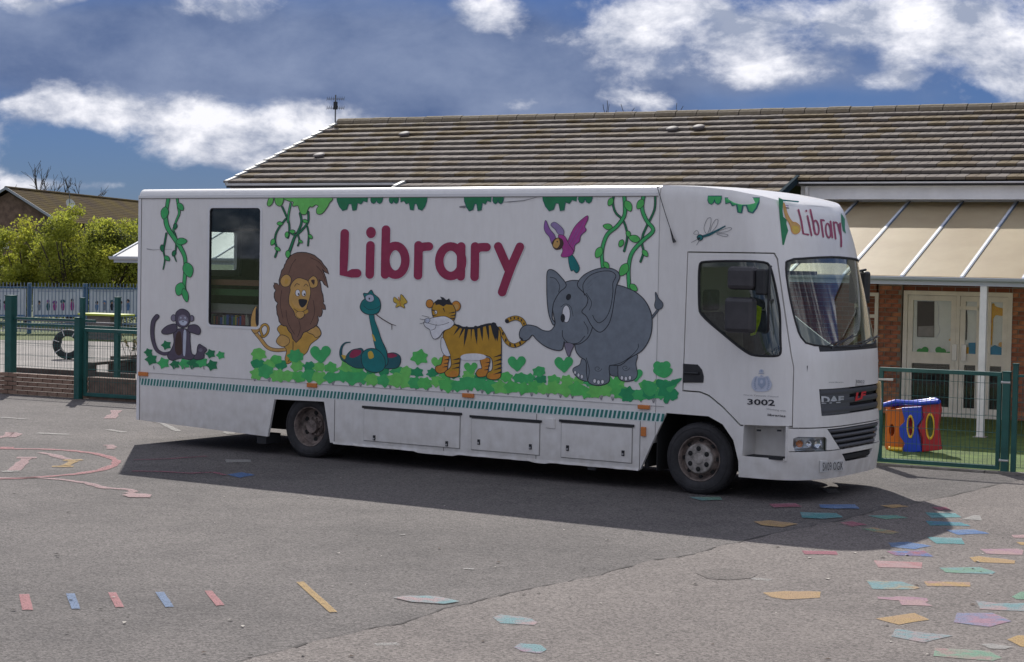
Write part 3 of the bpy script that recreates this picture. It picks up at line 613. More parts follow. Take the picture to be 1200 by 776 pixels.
# --- cab: one lofted shell, then real openings
def ztop(u): return float(np.interp(u, [7.73, 8.2, 8.6, 8.9, 9.05, 9.2, 9.4], [3.335, 3.315, 3.275, 3.215, 3.165, 3.10, 3.03]))
def cab_surface(inset=0.0, zb=.235):
    K = 34; rows = 44; cols = []
    for j in range(2*K+1):
        cols.append(j)
    def prof_pt(j, z):
        jj = j if j <= K else 2*K-j; F = np.interp(z, ZS, FS)-inset; s = np.interp(z, ZS, US)
        nb = 10
        if jj < nb: u = 7.742+(s-7.742)*jj/nb; v = inset
        else:
            th = math.pi/2*(jj-nb)/(K-nb)
            # even spacing round the corner
            th = th
            y = math.cos(th)**(2/PN) if math.cos(th) > 0 else 0; x = math.sin(th)**(2/PM); u = s+(F-s)*x; v = HW-(HW-inset)*y
        return (u, v if j <= K else 2*HW-v)
    mb = MB(); vs = []
    zr = [zb+(2.7-zb)*i/(rows-10) for i in range(rows-9)]
    for z in zr:
        for j in range(2*K+1):
            u, v = prof_pt(j, z); vs.append((u, v, z))
    nz_ = len(zr)
    for k in range(1, 12):
        for j in range(2*K+1):
            u, v = prof_pt(j, 2.7); zt = ztop(u)-.012
            for _ in range(3): z = 2.7+(zt-2.7)*k/11; u, v = prof_pt(j, z); zt = ztop(u)-.012
            # small radius at the roof edge
            r_ = .0 if k < 10 else (.012 if k == 10 else .035)
            cx, cy = 8.2, HW; dx, dy = u-cx, v-cy
            if j in (0, 2*K): dx = 0
            l = math.hypot(dx, dy); u -= dx/l*r_; v -= dy/l*r_
            vs.append((u, v, z))
    nr = nz_+11; C_ = 2*K+1
    fs = [(i*C_+j, i*C_+j+1, (i+1)*C_+j+1, (i+1)*C_+j) for i in range(nr-1) for j in range(C_-1)]
    # roof
    base = (nr-1)*C_; NB = 8; idx = {}
    for j in range(K):
        a = np.array(vs[base+j]); b = np.array(vs[base+2*K-j]); idx[j] = [base+j]
        for q in range(1, NB):
            p = a+(b-a)*q/NB; p[2] += (.03*math.sin(math.pi*q/NB) if j > 0 else .02*math.sin(math.pi*q/NB))*min(1, np.linalg.norm(b-a)/2.2)
            vs.append(tuple(p)); idx[j].append(len(vs)-1)
        idx[j].append(base+2*K-j)
    for j in range(K-1):
        for q in range(NB): fs.append((idx[j][q], idx[j+1][q], idx[j+1][q+1], idx[j][q+1]))
    fs.append(tuple(idx[K-1]+[base+K]))
    mb.add(vs, fs); return mb
def cab_piece(name, mat, keep=None, cuts=(), inset=0.0, th=.03, parent=truck, sm=28):
    o = cab_surface(inset).build(name, mat, parent)
    # orient outward
    sd_ = o.modifiers.new('s', 'SOLIDIFY'); sd_.thickness = th; sd_.offset = -1
    bpy.context.view_layer.update(); apply_mods(o)
    if keep:
        boolean(o, [keep], 'INTERSECT')
    if cuts: boolean(o, list(cuts))
    resmooth(o, sm); return o
def side_uz(pts, off=0): return [(surf(*p)[0], surf(*p)[2]) for p in pts]
def cprism(pts, d, out=.15, inn=.25):
    """prism through surface points along direction d (pointing out)"""
    d = np.array(d, float); d /= np.linalg.norm(d); P = [surf(*p, off=0)+d*out for p in pts]; mb = MB(); mb.prism(P, -d*(out+inn)); return mb
zI = Z((780, 210), 4.085); zJ = Z((780, 390), 3.696); zL = Z((940, 490), 11.09); zG = Z((950, 430), 12.93); zK = Z((910, 220), 11.09); zM = Z((860, 420), 12.94)
def shrink(pts, k):
    c = np.mean(pts, axis=0); return [tuple(c+(np.array(p)-c)*k) for p in pts]
# opening outlines
def chaikin(P, n=2, k=.25):
    P = [np.array(p, float) for p in P]
    for _ in range(n):
        Q = []
        for i in range(len(P)):
            a, b = P[i], P[(i+1) % len(P)]; Q += [a*(1-k)+b*k, a*k+b*(1-k)]
        P = Q
    return [tuple(float(c) for c in p) for p in P]
DOOR = zI((108, 352), (515, 358), (530, 385))+zJ((535, 60), (552, 150), (548, 300), (546, 404), (325, 398), (250, 320), (190, 270), (150, 254), (77, 248))
DOORG = zI((104, 346), (522, 352), (538, 380))+zJ((541, 60), (557, 150), (553, 300), (551, 410), (322, 404), (246, 325), (186, 276), (148, 260), (72, 254))
DWIN = zI((178, 392), (480, 392), (505, 425), (530, 530), (549, 640))+zJ((497, 30), (500, 90), (482, 103), (375, 100), (330, 72), (280, 32))+zI((165, 650), (158, 600), (158, 410))
DWIN = chaikin(DWIN, 2, .22)
def vz_from(pts): return [(float(surf(*p, off=0)[1]), float(surf(*p, off=0)[2])) for p in pts]
wl = vz_from([(921.5, 304), (921, 318), (925, 345), (931, 372), (937, 393), (946, 404)])
WSCR = wl+[(.62, wl[-1][1]-.035), (1.15, wl[-1][1]-.05), (1.68, wl[-1][1]-.035)]+[(2.3-v, z) for v, z in wl[::-1]]+[(1.7, wl[0][1]+.025), (1.15, wl[0][1]+.04), (.6, wl[0][1]+.025)]
WSCR = chaikin(WSCR, 1, .2)
def vzp(pts, u0=8.9, u1=9.9): return uprism(pts, u0, u1)
def offs(pts, k):
    c = np.mean(pts, axis=0); return [(float(c[0]+(p[0]-c[0])*(1+k/abs(p[0]-c[0]+1e-9) if abs(p[0]-c[0]) > .1 else 1)), float(p[1]+(k if p[1] > c[1] else -k))) for p in pts]
door_g = cprism(DOORG, (0, -1, 0), .3, .30); arch_f = xprism([(7.4, -.1), (7.87, .86), (8.38, .855), (8.55, .78), (8.68, .62), (8.745, .40), (8.765, -.1)], -.1, 2.5)
dwin = cprism(DWIN, (0, -1, 0), .3, .30)
mirror_door = MB(); 
DW_uz = [(float(surf(*p, off=0)[0]), float(surf(*p, off=0)[2])) for p in DWIN]
far_win = xprism(DW_uz, 1.9, 2.5)
g1 = vz_from(zJ((665, 245), (670, 300), (676, 361))); GR1 = g1+[(2.3-v, z) for v, z in g1[::-1]]
g2 = vz_from([(969.5, 503), (977, 515), (984.5, 526.5)]); GR2 = g2+[(2.3-v, z) for v, z in g2[::-1]]
g3 = vz_from([(987, 532), (991, 541)]); GR3 = g3+[(2.3-v, z) for v, z in g3[::-1]]
step_cut = xprism([(8.80, .795), (9.26, .795), (9.26, .46), (8.79, .46)], -.3, .34)
zgap1 = float(surf(935, 502, 0)[2]); zgap2 = float(surf(935, 529.5, 0)[2])
gap = MB(); gap.box(9.02, 10, -.3, 2.6, zgap1-.006, zgap1+.006); gapb = MB(); gapb.box(9.29, 10, -.3, 2.6, zgap2-.005, zgap2+.005)
hl = zJ((553, 458), (575, 451), (690, 452), (698, 460), (697, 513), (560, 514), (552, 490)); hcut = cprism(hl, (.75, -.66, 0), .2, .30)
hcut2 = MB(); hcut2.v = [(u, 2.3-v, z) for u, v, z in hcut.v]; hcut2.f = hcut.f; hcut2.m = hcut.m
cab = cab_piece('cab', WHT, cuts=[door_g, arch_f, vzp(WSCR), far_win, vzp(GR1), vzp(GR2), vzp(GR3), step_cut, gap, gapb, hcut, hcut2])
door = cab_piece('door', WHT, keep=cprism(DOOR, (0, -1, 0), .3, .30), cuts=[dwin])
cab_piece('door_window', GLS, keep=cprism(shrink(DWIN, 1.012), (0, -1, 0), .3, .3), inset=.016, th=.005, parent=truck)
o = cab_piece('windscreen', GLW, keep=vzp(WSCR), inset=.008, th=.006)
o = cab_piece('door_window', GLS, keep=far_win, inset=.012, th=.005)
# seals as tubes round the openings
def seal(pts3, r, name, mat=RUB, closed=True, parent=truck, k=6):
    P = [tuple(p) for p in pts3]; P = P+[P[0]] if closed else P
    return MB().tube(P, r, k, caps=not closed).build(name, mat, parent, smooth=60)
def dense(pts, k=4, closed=True):
    out = []; n = len(pts)
    for i in range(n if closed else n-1):
        a = np.array(pts[i], float); b = np.array(pts[(i+1) % n], float)
        for j in range(k): out.append(tuple(a+(b-a)*j/k))
    if not closed: out.append(tuple(pts[-1]))
    return out
def front_u(v, z):
    F = np.interp(z, ZS, FS); s = np.interp(z, ZS, US); y = abs(v-HW)/HW; return s+(F-s)*max(0, 1-y**PN)**(1/PM)
seal([surf(*p, off=-.004) for p in dense(DWIN, 2)], .013, 'window_seal')
seal([(front_u(v, z)-.002, v, z) for v, z in dense(WSCR, 2)], .012, 'windscreen_seal')
# door details
hb = zJ((77, 134), (140, 138), (158, 160), (166, 190), (164, 216), (77, 216)); mb = MB(); P = [surf(*p, off=.012) for p in hb]; mb.prism(P, (0, .02, 0)); mb.build('door_handle', BLK, door, bevel=.004)
a = surf(*zJ((118, 175))[0], off=.02); MB().tube([a+np.array([-.10, 0, .0]), a+np.array([.08, 0, 0])], .014, 8).build('grip', BLK, door)
# cab interior
CI = M('cab_interior_grey', (.09, .09, .095), .85); ST = M('seat_fabric', (.07, .07, .085), .9, var=.3, vs=12)
mb = MB(); mb.box(7.78, 9.15, .06, 2.24, .86, .90); mb.box(9.02, 9.42, .2, 2.1, .9, 1.45); mb.box(9.02, 9.40, .3, 2.0, 1.45, 1.50); mb.box(9.0, 9.25, .35, .95, 1.45, 1.60); mb.build('dashboard', CI, truck, bevel=.02)
for v0 in (.28, 1.45):
    mb = MB(); mb.box(8.15, 8.65, v0, v0+.5, 1.12, 1.30); mb.box(8.05, 8.20, v0, v0+.5, 1.25, 1.95, rot=(0, -.12, 0)); mb.box(8.06, 8.16, v0+.12, v0+.38, 1.97, 2.2); mb.box(8.25, 8.6, v0+.1, v0+.4, .9, 1.12); mb.build('seat', ST, truck, bevel=.03)
mb = MB(); c = Vector((8.88, .53, 1.52)); ax = Vector((-.55, 0, .83)).normalized(); a_ = ax.orthogonal().normalized(); b_ = ax.cross(a_)
mb.tube([c+(a_*math.cos(t)+b_*math.sin(t))*.22 for t in np.linspace(0, 2*math.pi, 25)], .016, 8); mb.tube([c-a_*.22, c+a_*.22], .014, 6); mb.tube([c, c-ax*.3], .03, 8); mb.build('steering_wheel', BLK, truck, smooth=60)
vest = M('hi_vis_yellow', (.50, .62, .03), .8, var=.3, vs=20); mb = MB(); P = []
p0 = zI((425, 600), (455, 615), (448, 680), (425, 745), (405, 750), (410, 690), (425, 640)); P = [tuple(tpl(*p, v=.30)) for p in p0]; mb.prism(P, (0, .03, 0)); mb.build('hi_vis_vest', vest, truck)
mb = MB()
for i in range(7): mb.box(9.1+.02*(i % 3), 9.24+.02*(i % 3), .5+i*.2, .66+i*.2, 1.505+.002*i, 1.512+.01*(i % 4), rot=(0, .1*(i % 2), .3*(i % 3)))
mb.build('papers', M('paper_white', (.55, .57, .55), .7), truck)
mb = MB(); mb.box(7.78, 7.80, .05, 2.25, .9, 3.1); mb.box(7.8, 8.9, .06, 2.24, 2.72, 2.76); mb.build('cab_lining', M('lining_beige', (.33, .32, .28), .9), truck)
MB().box(8.95, 9.15, .5, 1.0, 2.38, 2.42).build('sun_visor', CI, truck)
MB().box(8.82, 9.30, .30, 2.0, .30, .32).build('cab_floor', CHS, truck); MB().box(7.743, 7.752, .035, 2.26, .22, .855).build('arch_liner', CHS, truck); MB().box(8.98, 9.02, .36, 2.18, .3, .9).build('firewall', CHS, truck)
MB().box(2.12, 3.33, .78, .80, .22, .70).build('wheel_box', CHS, truck); MB().box(1.5, 2.12, .78, .80, .24, .74).build('wheel_box', CHS, truck); MB().box(7.62, 8.75, .74, .76, .20, .84).build('wheel_box', CHS, truck)
# step recess
mb = MB(); mb.box(8.79, 9.27, .30, .33, .44, .81); mb.box(8.775, 8.795, .03, .33, .44, .81); mb.box(9.262, 9.28, .04, .33, .44, .80); mb.box(8.8, 9.26, .04, .30, .425, .445); mb.build('step_well', WHT, truck)
mb = MB(); mb.box(8.82, 9.24, .005, .20, .446, .462)
for i in range(6): mb.box(8.83, 9.23, .02+i*.03, .03+i*.03, .462, .47)
mb.build('step_tread', BLK, truck)
for q in ((403, 422), (497, 422)): 
    a = surf(*zJ(q)[0], off=0); MB().box(a[0]-.02, a[0]+.02, -.006, .02, a[2]-.012, a[2]+.006).build('hinge', BLK, truck)
# grilles
def front_slats(poly, n, name, mat, back=.06, slat=.02):
    vs_ = [p[0] for p in poly]; zs_ = [p[1] for p in poly]; z0, z1 = min(zs_), max(zs_)
    half = [(v, z) for v, z in poly if v < HW]; half.sort(key=lambda t: t[1])
    g = empty_child(name, truck)
    mb = MB()
    def vl(z): return float(np.interp(z, [h[1] for h in half], [h[0] for h in half]))
    N_ = 18
    # backing
    pts = []
    for i in range(6):
        z = z0+(z1-z0)*i/5; a = vl(z)
        pts.append([(front_u(a+(2*HW-2*a)*j/N_, z)-back, a+(2*HW-2*a)*j/N_, z) for j in range(N_+1)])
    vs = [p for r in pts for p in r]; mb.add(vs, [(i*(N_+1)+j, i*(N_+1)+j+1, (i+1)*(N_+1)+j+1, (i+1)*(N_+1)+j) for i in range(5) for j in range(N_)]); mb.build('grille_back', CHS, g)
    for k in range(n):
        z = z0+(z1-z0)*(k+.5)/n; mb = MB(); h = (z1-z0)/n*.30
        a = vl(z)+.01; vs = []; fs = []
        for j in range(N_+1):
            v = a+(2*HW-2*a)*j/N_; u = front_u(v, z)
            vs += [(u-.012, v, z+h), (u-.002, v, z), (u-.012, v, z-h), (u-back, v, z-h), (u-back, v, z+h)]
        for j in range(N_):
            for q in range(5): fs.append((j*5+q, j*5+(q+1) % 5, (j+1)*5+(q+1) % 5, (j+1)*5+q))
        mb.add(vs, fs); mb.build('slat', mat, g, smooth=50)
    return g
def empty_child(name, parent):
    o = bpy.data.objects.new(name, None); COL.objects.link(o); o.parent = parent; o.empty_display_size = .1; return o
gA = front_slats(GR1, 3, 'upper_grille', DRK, .05); gB = front_slats(GR2, 4, 'lower_grille', DRK, .06); gC = front_slats(GR3, 1, 'air_intake', CHS, .10)
# solid left part of the upper grille that carries the badge
mb = MB(); h = sorted(g1, key=lambda t: t[1]); a0 = h[0][0]+.004; N_ = 10; vs = []; 
for i, z in enumerate(np.linspace(h[0][1]+.006, h[-1][1]-.006, 5)):
    for j in range(N_+1): v = a0+(.95-a0)*j/N_; vs.append((front_u(v, z)-.010, v, z))
mb.add(vs, [(i*(N_+1)+j, i*(N_+1)+j+1, (i+1)*(N_+1)+j+1, (i+1)*(N_+1)+j) for i in range(4) for j in range(N_)]); mb.build('badge_panel', M('badge_panel_grey', (.07, .073, .085), .4), gA)
# lamps
def headlamp(flip):
    g = empty_child('headlight', truck)
    def F_(vs): return [(u, (2.3-v if flip else v), z) for u, v, z in vs]
    def mk(mb, name, mat, **k):
        mb.v = F_(mb.v); return mb.build(name, mat, g, **k)
    pts = dense(hl, 3)
    P = [surf(*p, off=-.002) for p in pts]; mb = MB(); d = np.array([.75, -.66, 0]); mb.prism([p-d*.06 for p in P], -d*.005); mk(mb, 'reflector', M('lamp_reflector', (.55, .56, .58), .22, metal=.7))
    for q, r in (((583, 482), .035), ((625, 482), .03), ((668, 482), .045)):
        c = surf(*zJ(q)[0], off=-.03); mb = MB(); mb.lathe([(r*1.1, 0), (r, .012), (r*.75, -.004), (0, -.012)], c, d, 18)
        mk(mb, 'bulb_bowl', AMB if q[0] == 583 else M('chrome', (.8, .8, .82), .12, metal=1), smooth=True)
    mb = MB(); Q = []
    n = len(P); c0 = np.mean(P, axis=0)
    mb.add([tuple(p) for p in P]+[tuple(surf(*np.mean(hl, axis=0), off=0))], [(i, (i+1) % n, n) for i in range(n)]); mk(mb, 'lens', glass('lamp_lens', (.85, .87, .88), 1.4))
    return g
headlamp(False); headlamp(True)
# grille side lamp (amber/clear strip) at the far end of the upper grille
zA, zB = h[0][1]-.02, h[-1][1]+.02
for mir in (0, 1):
    vv = [1.84, 1.95] if not mir else [.35, .46]
    mb = MB(); P = [(front_u(v, z)+.035, v, z) for z in (zA, zB) for v in vv]; mb.prism([P[0], P[1], P[3], P[2]], (-.06, 0, 0))
    if not mir: mb.build('side_lamp', M('side_lamp_lens', (.62, .45, .22), .25, coat=.5), truck, bevel=.012)
# mirrors
MIRM = M('mirror_plastic', (.045, .043, .047), .5, var=.2, vs=6)
def mirror_set(flip):
    g = empty_child('mirror', truck); v_ = -.30
    def mk(mb, name, mat, **k):
        if flip: mb.v = [(u, 2.3-v, z) for u, v, z in mb.v]
        return mb.build(name, mat, g, **k)
    def q(px, py, v=v_): return tuple(tpl(px, py, v))
    a, b = q(852, 312), q(880.5, 340); mb = MB(); mb.box(a[0], b[0]+.03, v_-.02, v_+.13, b[2], a[2]+.0); mk(mb, 'mirror_head', MIRM, bevel=.045)
    a, b = q(849, 348), q(880, 391); mb = MB(); mb.box(a[0], b[0]+.02, v_-.02, v_+.12, b[2], a[2]); mk(mb, 'mirror_head', MIRM, bevel=.045)
    a, b = q(882, 315), q(894, 346); mb = MB(); mb.box(a[0]+.03, b[0]+.02, v_, v_+.16, b[2], a[2]); mk(mb, 'mirror_mount', BLK, bevel=.02)
    a = q(893, 318); c = q(893, 352); d = (9.06, .02, a[2]+.05); e = (9.10, .0, c[2]); mb = MB(); mb.tube([d, (a[0]+.04, v_+.1, a[2]+.05), (a[0]+.04, v_+.08, a[2]-.2), (c[0]+.04, v_+.08, c[2]-.3), (c[0]+.02, v_+.1, c[2]-.33)], .014, 8); mb.tube([e, (c[0]+.04, v_+.08, c[2])], .013, 8); mk(mb, 'mirror_arm', BLK, smooth=60)
mirror_set(False)
g = empty_child('mirror', truck)
def fpt(px, py, v=2.55): return tpl(px, py, v)
a = fpt(1009, 318); b = fpt(1016.5, 356); mb = MB(); mb.box(a[0]-.12, b[0]+.02, 2.47, 2.60, b[2], a[2]); mb.build('mirror_head', BLK, g, bevel=.03)
a = fpt(1013, 360); b = fpt(1017, 392); mb = MB(); mb.box(a[0]-.09, b[0]+.02, 2.46, 2.56, b[2], a[2]); mb.build('mirror_head', BLK, g, bevel=.02)
a = fpt(1000, 319); b = fpt(1010, 320); mb = MB(); mb.tube([(9.05, 2.22, a[2]), (9.15, 2.36, a[2]+.03), (b[0], 2.53, b[2]+.02), (b[0], 2.53, b[2]-.1)], .014, 8); mb.build('mirror_arm', BLK, g, smooth=60)
# wipers and scuttle
zW = wl[-1][1]
mb = MB()
for j in range(24):
    v0 = .36+j*(1.58/24); v1 = v0+1.58/24; mb.prism([(front_u(v0, zW-.05)+.006, v0, zW-.075), (front_u(v1, zW-.05)+.006, v1, zW-.075), (front_u(v1, zW-.03)+.002, v1, zW-.02), (front_u(v0, zW-.03)+.002, v0, zW-.02)], (-.02, 0, 0))
mb.build('scuttle', BLK, truck)
for v0, v1, z1 in ((.55, 1.05, .09), (1.25, 1.85, .06)):
    mb = MB(); mb.tube([(front_u(v0, zW)+.02, v0, zW-.04), (front_u((v0+v1)/2, zW)+.025, (v0+v1)/2, zW+z1*.3), (front_u(v1, zW)+.02, v1, zW+z1)], .008, 6); mb.tube([(front_u(v0+.1+.4*t, zW+.02)+.012, v0-.1+.75*t, zW-.01+z1*t) for t in np.linspace(0, 1, 6)], .006, 5); mb.build('wiper', BLK, truck)
# aerial whip on the side
mb = MB(); mb.tube([surf(772, 220, .03), surf(781, 250, .03), surf(787, 268, .03)], .004, 6); mb.tube([surf(787, 268, .03), surf(790, 279, .03), surf(792, 284, .03)], [.006, .012, .02], 8); mb.tube([surf(773, 218, 0), surf(772, 220, .03)], .008, 6); mb.build('whip_aerial', BLK, truck)
# roof lip of cab, body/cab seam
MB().box(7.736, 7.742, -.003, 2.29, .9, 3.2).build('cab_seam', M('pale_seam', (.38, .37, .36), .7), truck)

# ================================================================ PICTURES ON THE COACHWORK (flat vinyl, laid on the real panel)
VC = {}
def vin(name, c, rough=.38):
    return M('vinyl_'+name, c, rough, var=.12, vs=9)
INK = ('ink', (.012, .014, .022)); 
CO = dict(ink=(.012, .014, .022), maroon=(.30, .022, .075), dgreen=(.01, .20, .075), green=(.05, .44, .13), lgreen=(.16, .58, .12), leaf=(.09, .52, .11), teal=(.0, .18, .18), dteal=(.01, .11, .13),
          brown=(.20, .105, .07), dbrown=(.055, .026, .02), gold=(.56, .32, .055), tan=(.58, .34, .10), orange=(.60, .24, .03), tiger=(.50, .27, .02), egrey=(.175, .205, .24), egrey2=(.12, .145, .175), white=(.74, .74, .76),
          purple=(.27, .11, .36), magenta=(.42, .05, .28), mauve=(.30, .22, .42), fur=(.088, .07, .105), furl=(.20, .18, .24), yellow=(.62, .42, .05), red=(.40, .04, .05), pale=(.50, .54, .64), crest=(.32, .38, .50), grey=(.22, .22, .23), skin=(.55, .33, .22))
class Pic:
    def __init__(s, name, fn=None, parent=truck, base=.007, step=.00005, pt=None):
        s.name = name; s.parent = parent; s.mb = MB(); s.mats = []; s.lay = 0; s.base = base; s.step = step; s.fn = fn; s.pt = pt or (lambda x, y, off: surf(x, y, off))
    def frame(s, o, sc): s.o = o; s.sc = sc; return s
    def _p(s, p, off): return s.pt(s.o[0]+p[0]/s.sc, s.o[1]+p[1]/s.sc, off)
    def _m(s, c):
        m = vin(c, CO[c])
        if m not in s.mats: s.mats.append(m)
        return s.mats.index(m)
    def off(s): s.lay += 1; return s.base+s.lay*s.step
    def poly(s, pts, c, smooth=True, outline=None, lw=2.2, lc='ink', jag=0):
        P = [np.array(p, float) for p in pts]
        if smooth: P = s.crom(P, True)
        if jag:
            Q = []
            for i in range(len(P)):
                a, b = P[i], P[(i+1) % len(P)]; d = b-a; l = np.linalg.norm(d)+1e-6; n = np.array([d[1], -d[0]])/l; Q += [a, a+d*.5+n*jag*random.uniform(.4, 1)]
            P = Q
        if outline:
            s.stroke(P, lw*2*1.9, lc, closed=True)
        o = s.off(); V = [s._p(p, o) for p in P]
        tri = tessellate_polygon([[Vector((p[0], p[1], 0)) for p in P]]); s.mb.add(V, [tuple(t) for t in tri], s._m(c)); return s
    def crom(s, P, closed, k=5):
        n = len(P); out = []
        for i in range(n if closed else n-1):
            g = (lambda j: P[j % n]) if closed else (lambda j: P[min(max(j, 0), n-1)])
            p0, p1, p2, p3 = g(i-1), g(i), g(i+1), g(i+2)
            for q in range(k):
                t = q/k; out.append(.5*((2*p1)+(-p0+p2)*t+(2*p0-5*p1+4*p2-p3)*t*t+(-p0+3*p1-3*p2+p3)*t**3))
        if not closed: out.append(P[-1])
        return out
    def stroke(s, P, w, c, closed=False, taper=None, caps=True, smooth=False):
        P = [np.array(p, float) for p in P]
        if smooth: P = s.crom(P, closed)
        if closed: P = P+[P[0]]
        n = len(P); L_, R_ = [], []
        for i in range(n):
            if closed: d = P[(i+1) % (n-1)]-P[(i-1) % (n-1)]
            else: d = P[min(i+1, n-1)]-P[max(i-1, 0)]
            l = np.linalg.norm(d); d = d/l if l > 1e-6 else np.array([1, 0]); nn = np.array([-d[1], d[0]]); ww = w/2
            if taper: ww *= np.interp(i/(n-1), [q/(len(taper)-1) for q in range(len(taper))], taper)
            L_.append(P[i]+nn*ww); R_.append(P[i]-nn*ww)
        o = s.off(); V = [s._p(p, o) for p in L_+R_]; mi = s._m(c)
        s.mb.add(V, [(i, i+1, n+i+1, n+i) for i in range(n-1)], mi)
        if caps and not closed:
            for e, q in ((P[0], P[0]-P[1]), (P[-1], P[-1]-P[-2])):
                r = w/2*((taper[0] if e is P[0] else taper[-1]) if taper else 1)
                if r < .6: continue
                a0 = math.atan2(q[1], q[0]); A = [e+np.array([math.cos(a0+t), math.sin(a0+t)])*r for t in np.linspace(-math.pi/2, math.pi/2, 9)]
                s.mb.add([s._p(p, o) for p in A], [tuple(range(9))], mi)
        return s
    def oline(s, P, w, c, lw=2.2, lc='ink', closed=False, smooth=True, taper=None):
        Q = s.crom([np.array(p, float) for p in P], closed) if smooth else P
        s.stroke(Q, w+3.4*lw, lc, closed, taper); s.stroke(Q, w, c, closed, taper); return s
    def dot(s, x, y, rx, ry=None, c='ink', outline=None, rot=0, lw=2):
        ry = ry or rx; P = []
        for t in np.linspace(0, 2*math.pi, 15)[:-1]:
            a, b = rx*math.cos(t), ry*math.sin(t); P.append((x+a*math.cos(rot)-b*math.sin(rot), y+a*math.sin(rot)+b*math.cos(rot)))
        return s.poly(P, c, False, outline, lw)
    def leaf(s, x, y, l, ang, c='leaf', w=.33):
        ca, sa = math.cos(ang), math.sin(ang); P = [(0, 0), (.3*l, -w*l*.9), (.7*l, -w*l*.8), (l, 0), (.7*l, w*l*.7), (.3*l, w*l*.8)]
        return s.poly([(x+a*ca-b*sa, y+a*sa+b*ca) for a, b in P], c, True, True, 2)
    def done(s, label=None):
        o = s.mb.build(s.name, s.mats, s.parent)
        if label: o['label'] = label
        return o
cA, cB, cC, cD, cE, cF, cG, cH = ((140, 200), 5.97), ((140, 330), 5.97), ((280, 220), 5.97), ((280, 330), 5.97), ((380, 220), 4.615), ((470, 330), 5.97), ((590, 220), 5.714), ((590, 340), 5.543)

# --- creeper at the rear corner
v = Pic('creeper_picture').frame(*cA)
v.oline([(405, 190), (415, 260), (420, 300), (400, 350), (380, 410), (385, 440)], 12, 'green', taper=[1, 1, .8, .6])
v.oline([(330, 440), (320, 500), (310, 560), (320, 620), (308, 690)], 8, 'dgreen', taper=[1, 1, .8, .6])
v.oline([(385, 430), (400, 480), (395, 560), (385, 590), (400, 635)], 7, 'dgreen', taper=[1, 1, .8, .6])
v.oline([(345, 190), (335, 250), (325, 330), (340, 400), (385, 470), (430, 540), (460, 610), (462, 700), (455, 800), (462, 840)], 20, 'green', taper=[1, 1, 1.3, 1.3, 1.2, 1, 1, .8])
v.leaf(325, 255, 85, 1.75, 'green').leaf(410, 230, 60, .9, 'green').leaf(400, 500, 75, -.1, 'green').leaf(465, 645, 105, 1.25, 'green', .35).leaf(300, 520, 45, 1.5, 'dgreen').leaf(318, 600, 45, .7, 'green').leaf(390, 560, 40, 1.9, 'dgreen').leaf(395, 370, 40, 1.7, 'dgreen')
v.frame(*cB).leaf(440, 10, 90, 1.9, 'green', .4).leaf(450, 50, 95, 1.3, 'green', .22)
v.done('green creeper with pale leaves hanging down the rear corner panel')
v = Pic('scratch').frame(*cA); v.stroke([(195, 548), (240, 555), (300, 552), (370, 550)], 5, 'grey', taper=[1, .6, .4, .3]); v.done()
# --- monkey
v = Pic('monkey_picture').frame(*cB)
for x, y, r, c in ((205, 495, 30, 'dgreen'), (225, 545, 42, 'dgreen'), (330, 445, 34, 'dgreen'), (310, 570, 42, 'green'), (455, 575, 40, 'green'), (520, 570, 45, 'dgreen'), (580, 565, 40, 'green'), (650, 585, 40, 'dgreen'), (640, 505, 34, 'dgreen'), (710, 515, 30, 'green'), (390, 580, 34, 'dgreen')):
    v.poly([(x+r*math.cos(a)*(1.15 if k % 2 else .72), y+r*math.sin(a)*(1.05 if k % 2 else .7)) for k, a in enumerate(np.linspace(0, 2*math.pi, 11)[:-1])], c, False)
for x in (240, 385, 510, 590, 455): v.stroke([(x, 590), (x+4, 612)], 5, 'grey')
v.oline([(265, 245), (240, 280), (232, 350), (240, 420), (265, 480), (310, 505), (350, 500)], 22, 'fur', taper=[1.2, 1.1, 1, .9, .8, .8])
v.poly([(385, 350), (440, 330), (490, 350), (495, 420), (505, 500), (530, 520), (500, 545), (430, 535), (370, 550), (340, 520), (370, 470), (385, 420)], 'fur', True, True)
v.poly([(400, 370), (430, 350), (440, 420), (440, 500), (410, 515), (390, 470)], 'dbrown'); v.poly([(452, 350), (470, 350), (468, 430), (462, 515), (448, 500)], 'pale')
v.poly([(395, 300), (340, 310), (300, 345), (310, 365), (350, 365), (400, 345)], 'fur', True, True); v.poly([(490, 310), (540, 305), (568, 335), (560, 368), (520, 360), (485, 345)], 'fur', True, True)
v.dot(382, 255, 17, 22, 'furl', True).dot(508, 258, 14, 20, 'furl', True)
v.poly([(400, 220), (430, 195), (465, 200), (490, 225), (495, 270), (475, 310), (440, 320), (405, 300), (398, 260)], 'fur', True, True)
v.poly([(415, 250), (445, 232), (478, 250), (482, 285), (455, 310), (420, 295)], 'furl').dot(432, 255, 6, 8, 'pale').dot(462, 255, 6, 8, 'pale').dot(433, 257, 2.5, 3.5).dot(461, 257, 2.5, 3.5).poly([(420, 280), (445, 272), (478, 282), (462, 305), (435, 303)], 'pale').dot(448, 280, 5, 4)
v.poly([(545, 500), (550, 460), (562, 440), (580, 450), (600, 462), (612, 478), (595, 500), (590, 535), (555, 545), (525, 535)], 'fur', True, True)
v.dot(570, 480, 14, 12, 'furl').dot(566, 478, 3, 3).dot(576, 478, 3, 3)
v.done('dark monkey sitting with arms spread among green leaves')
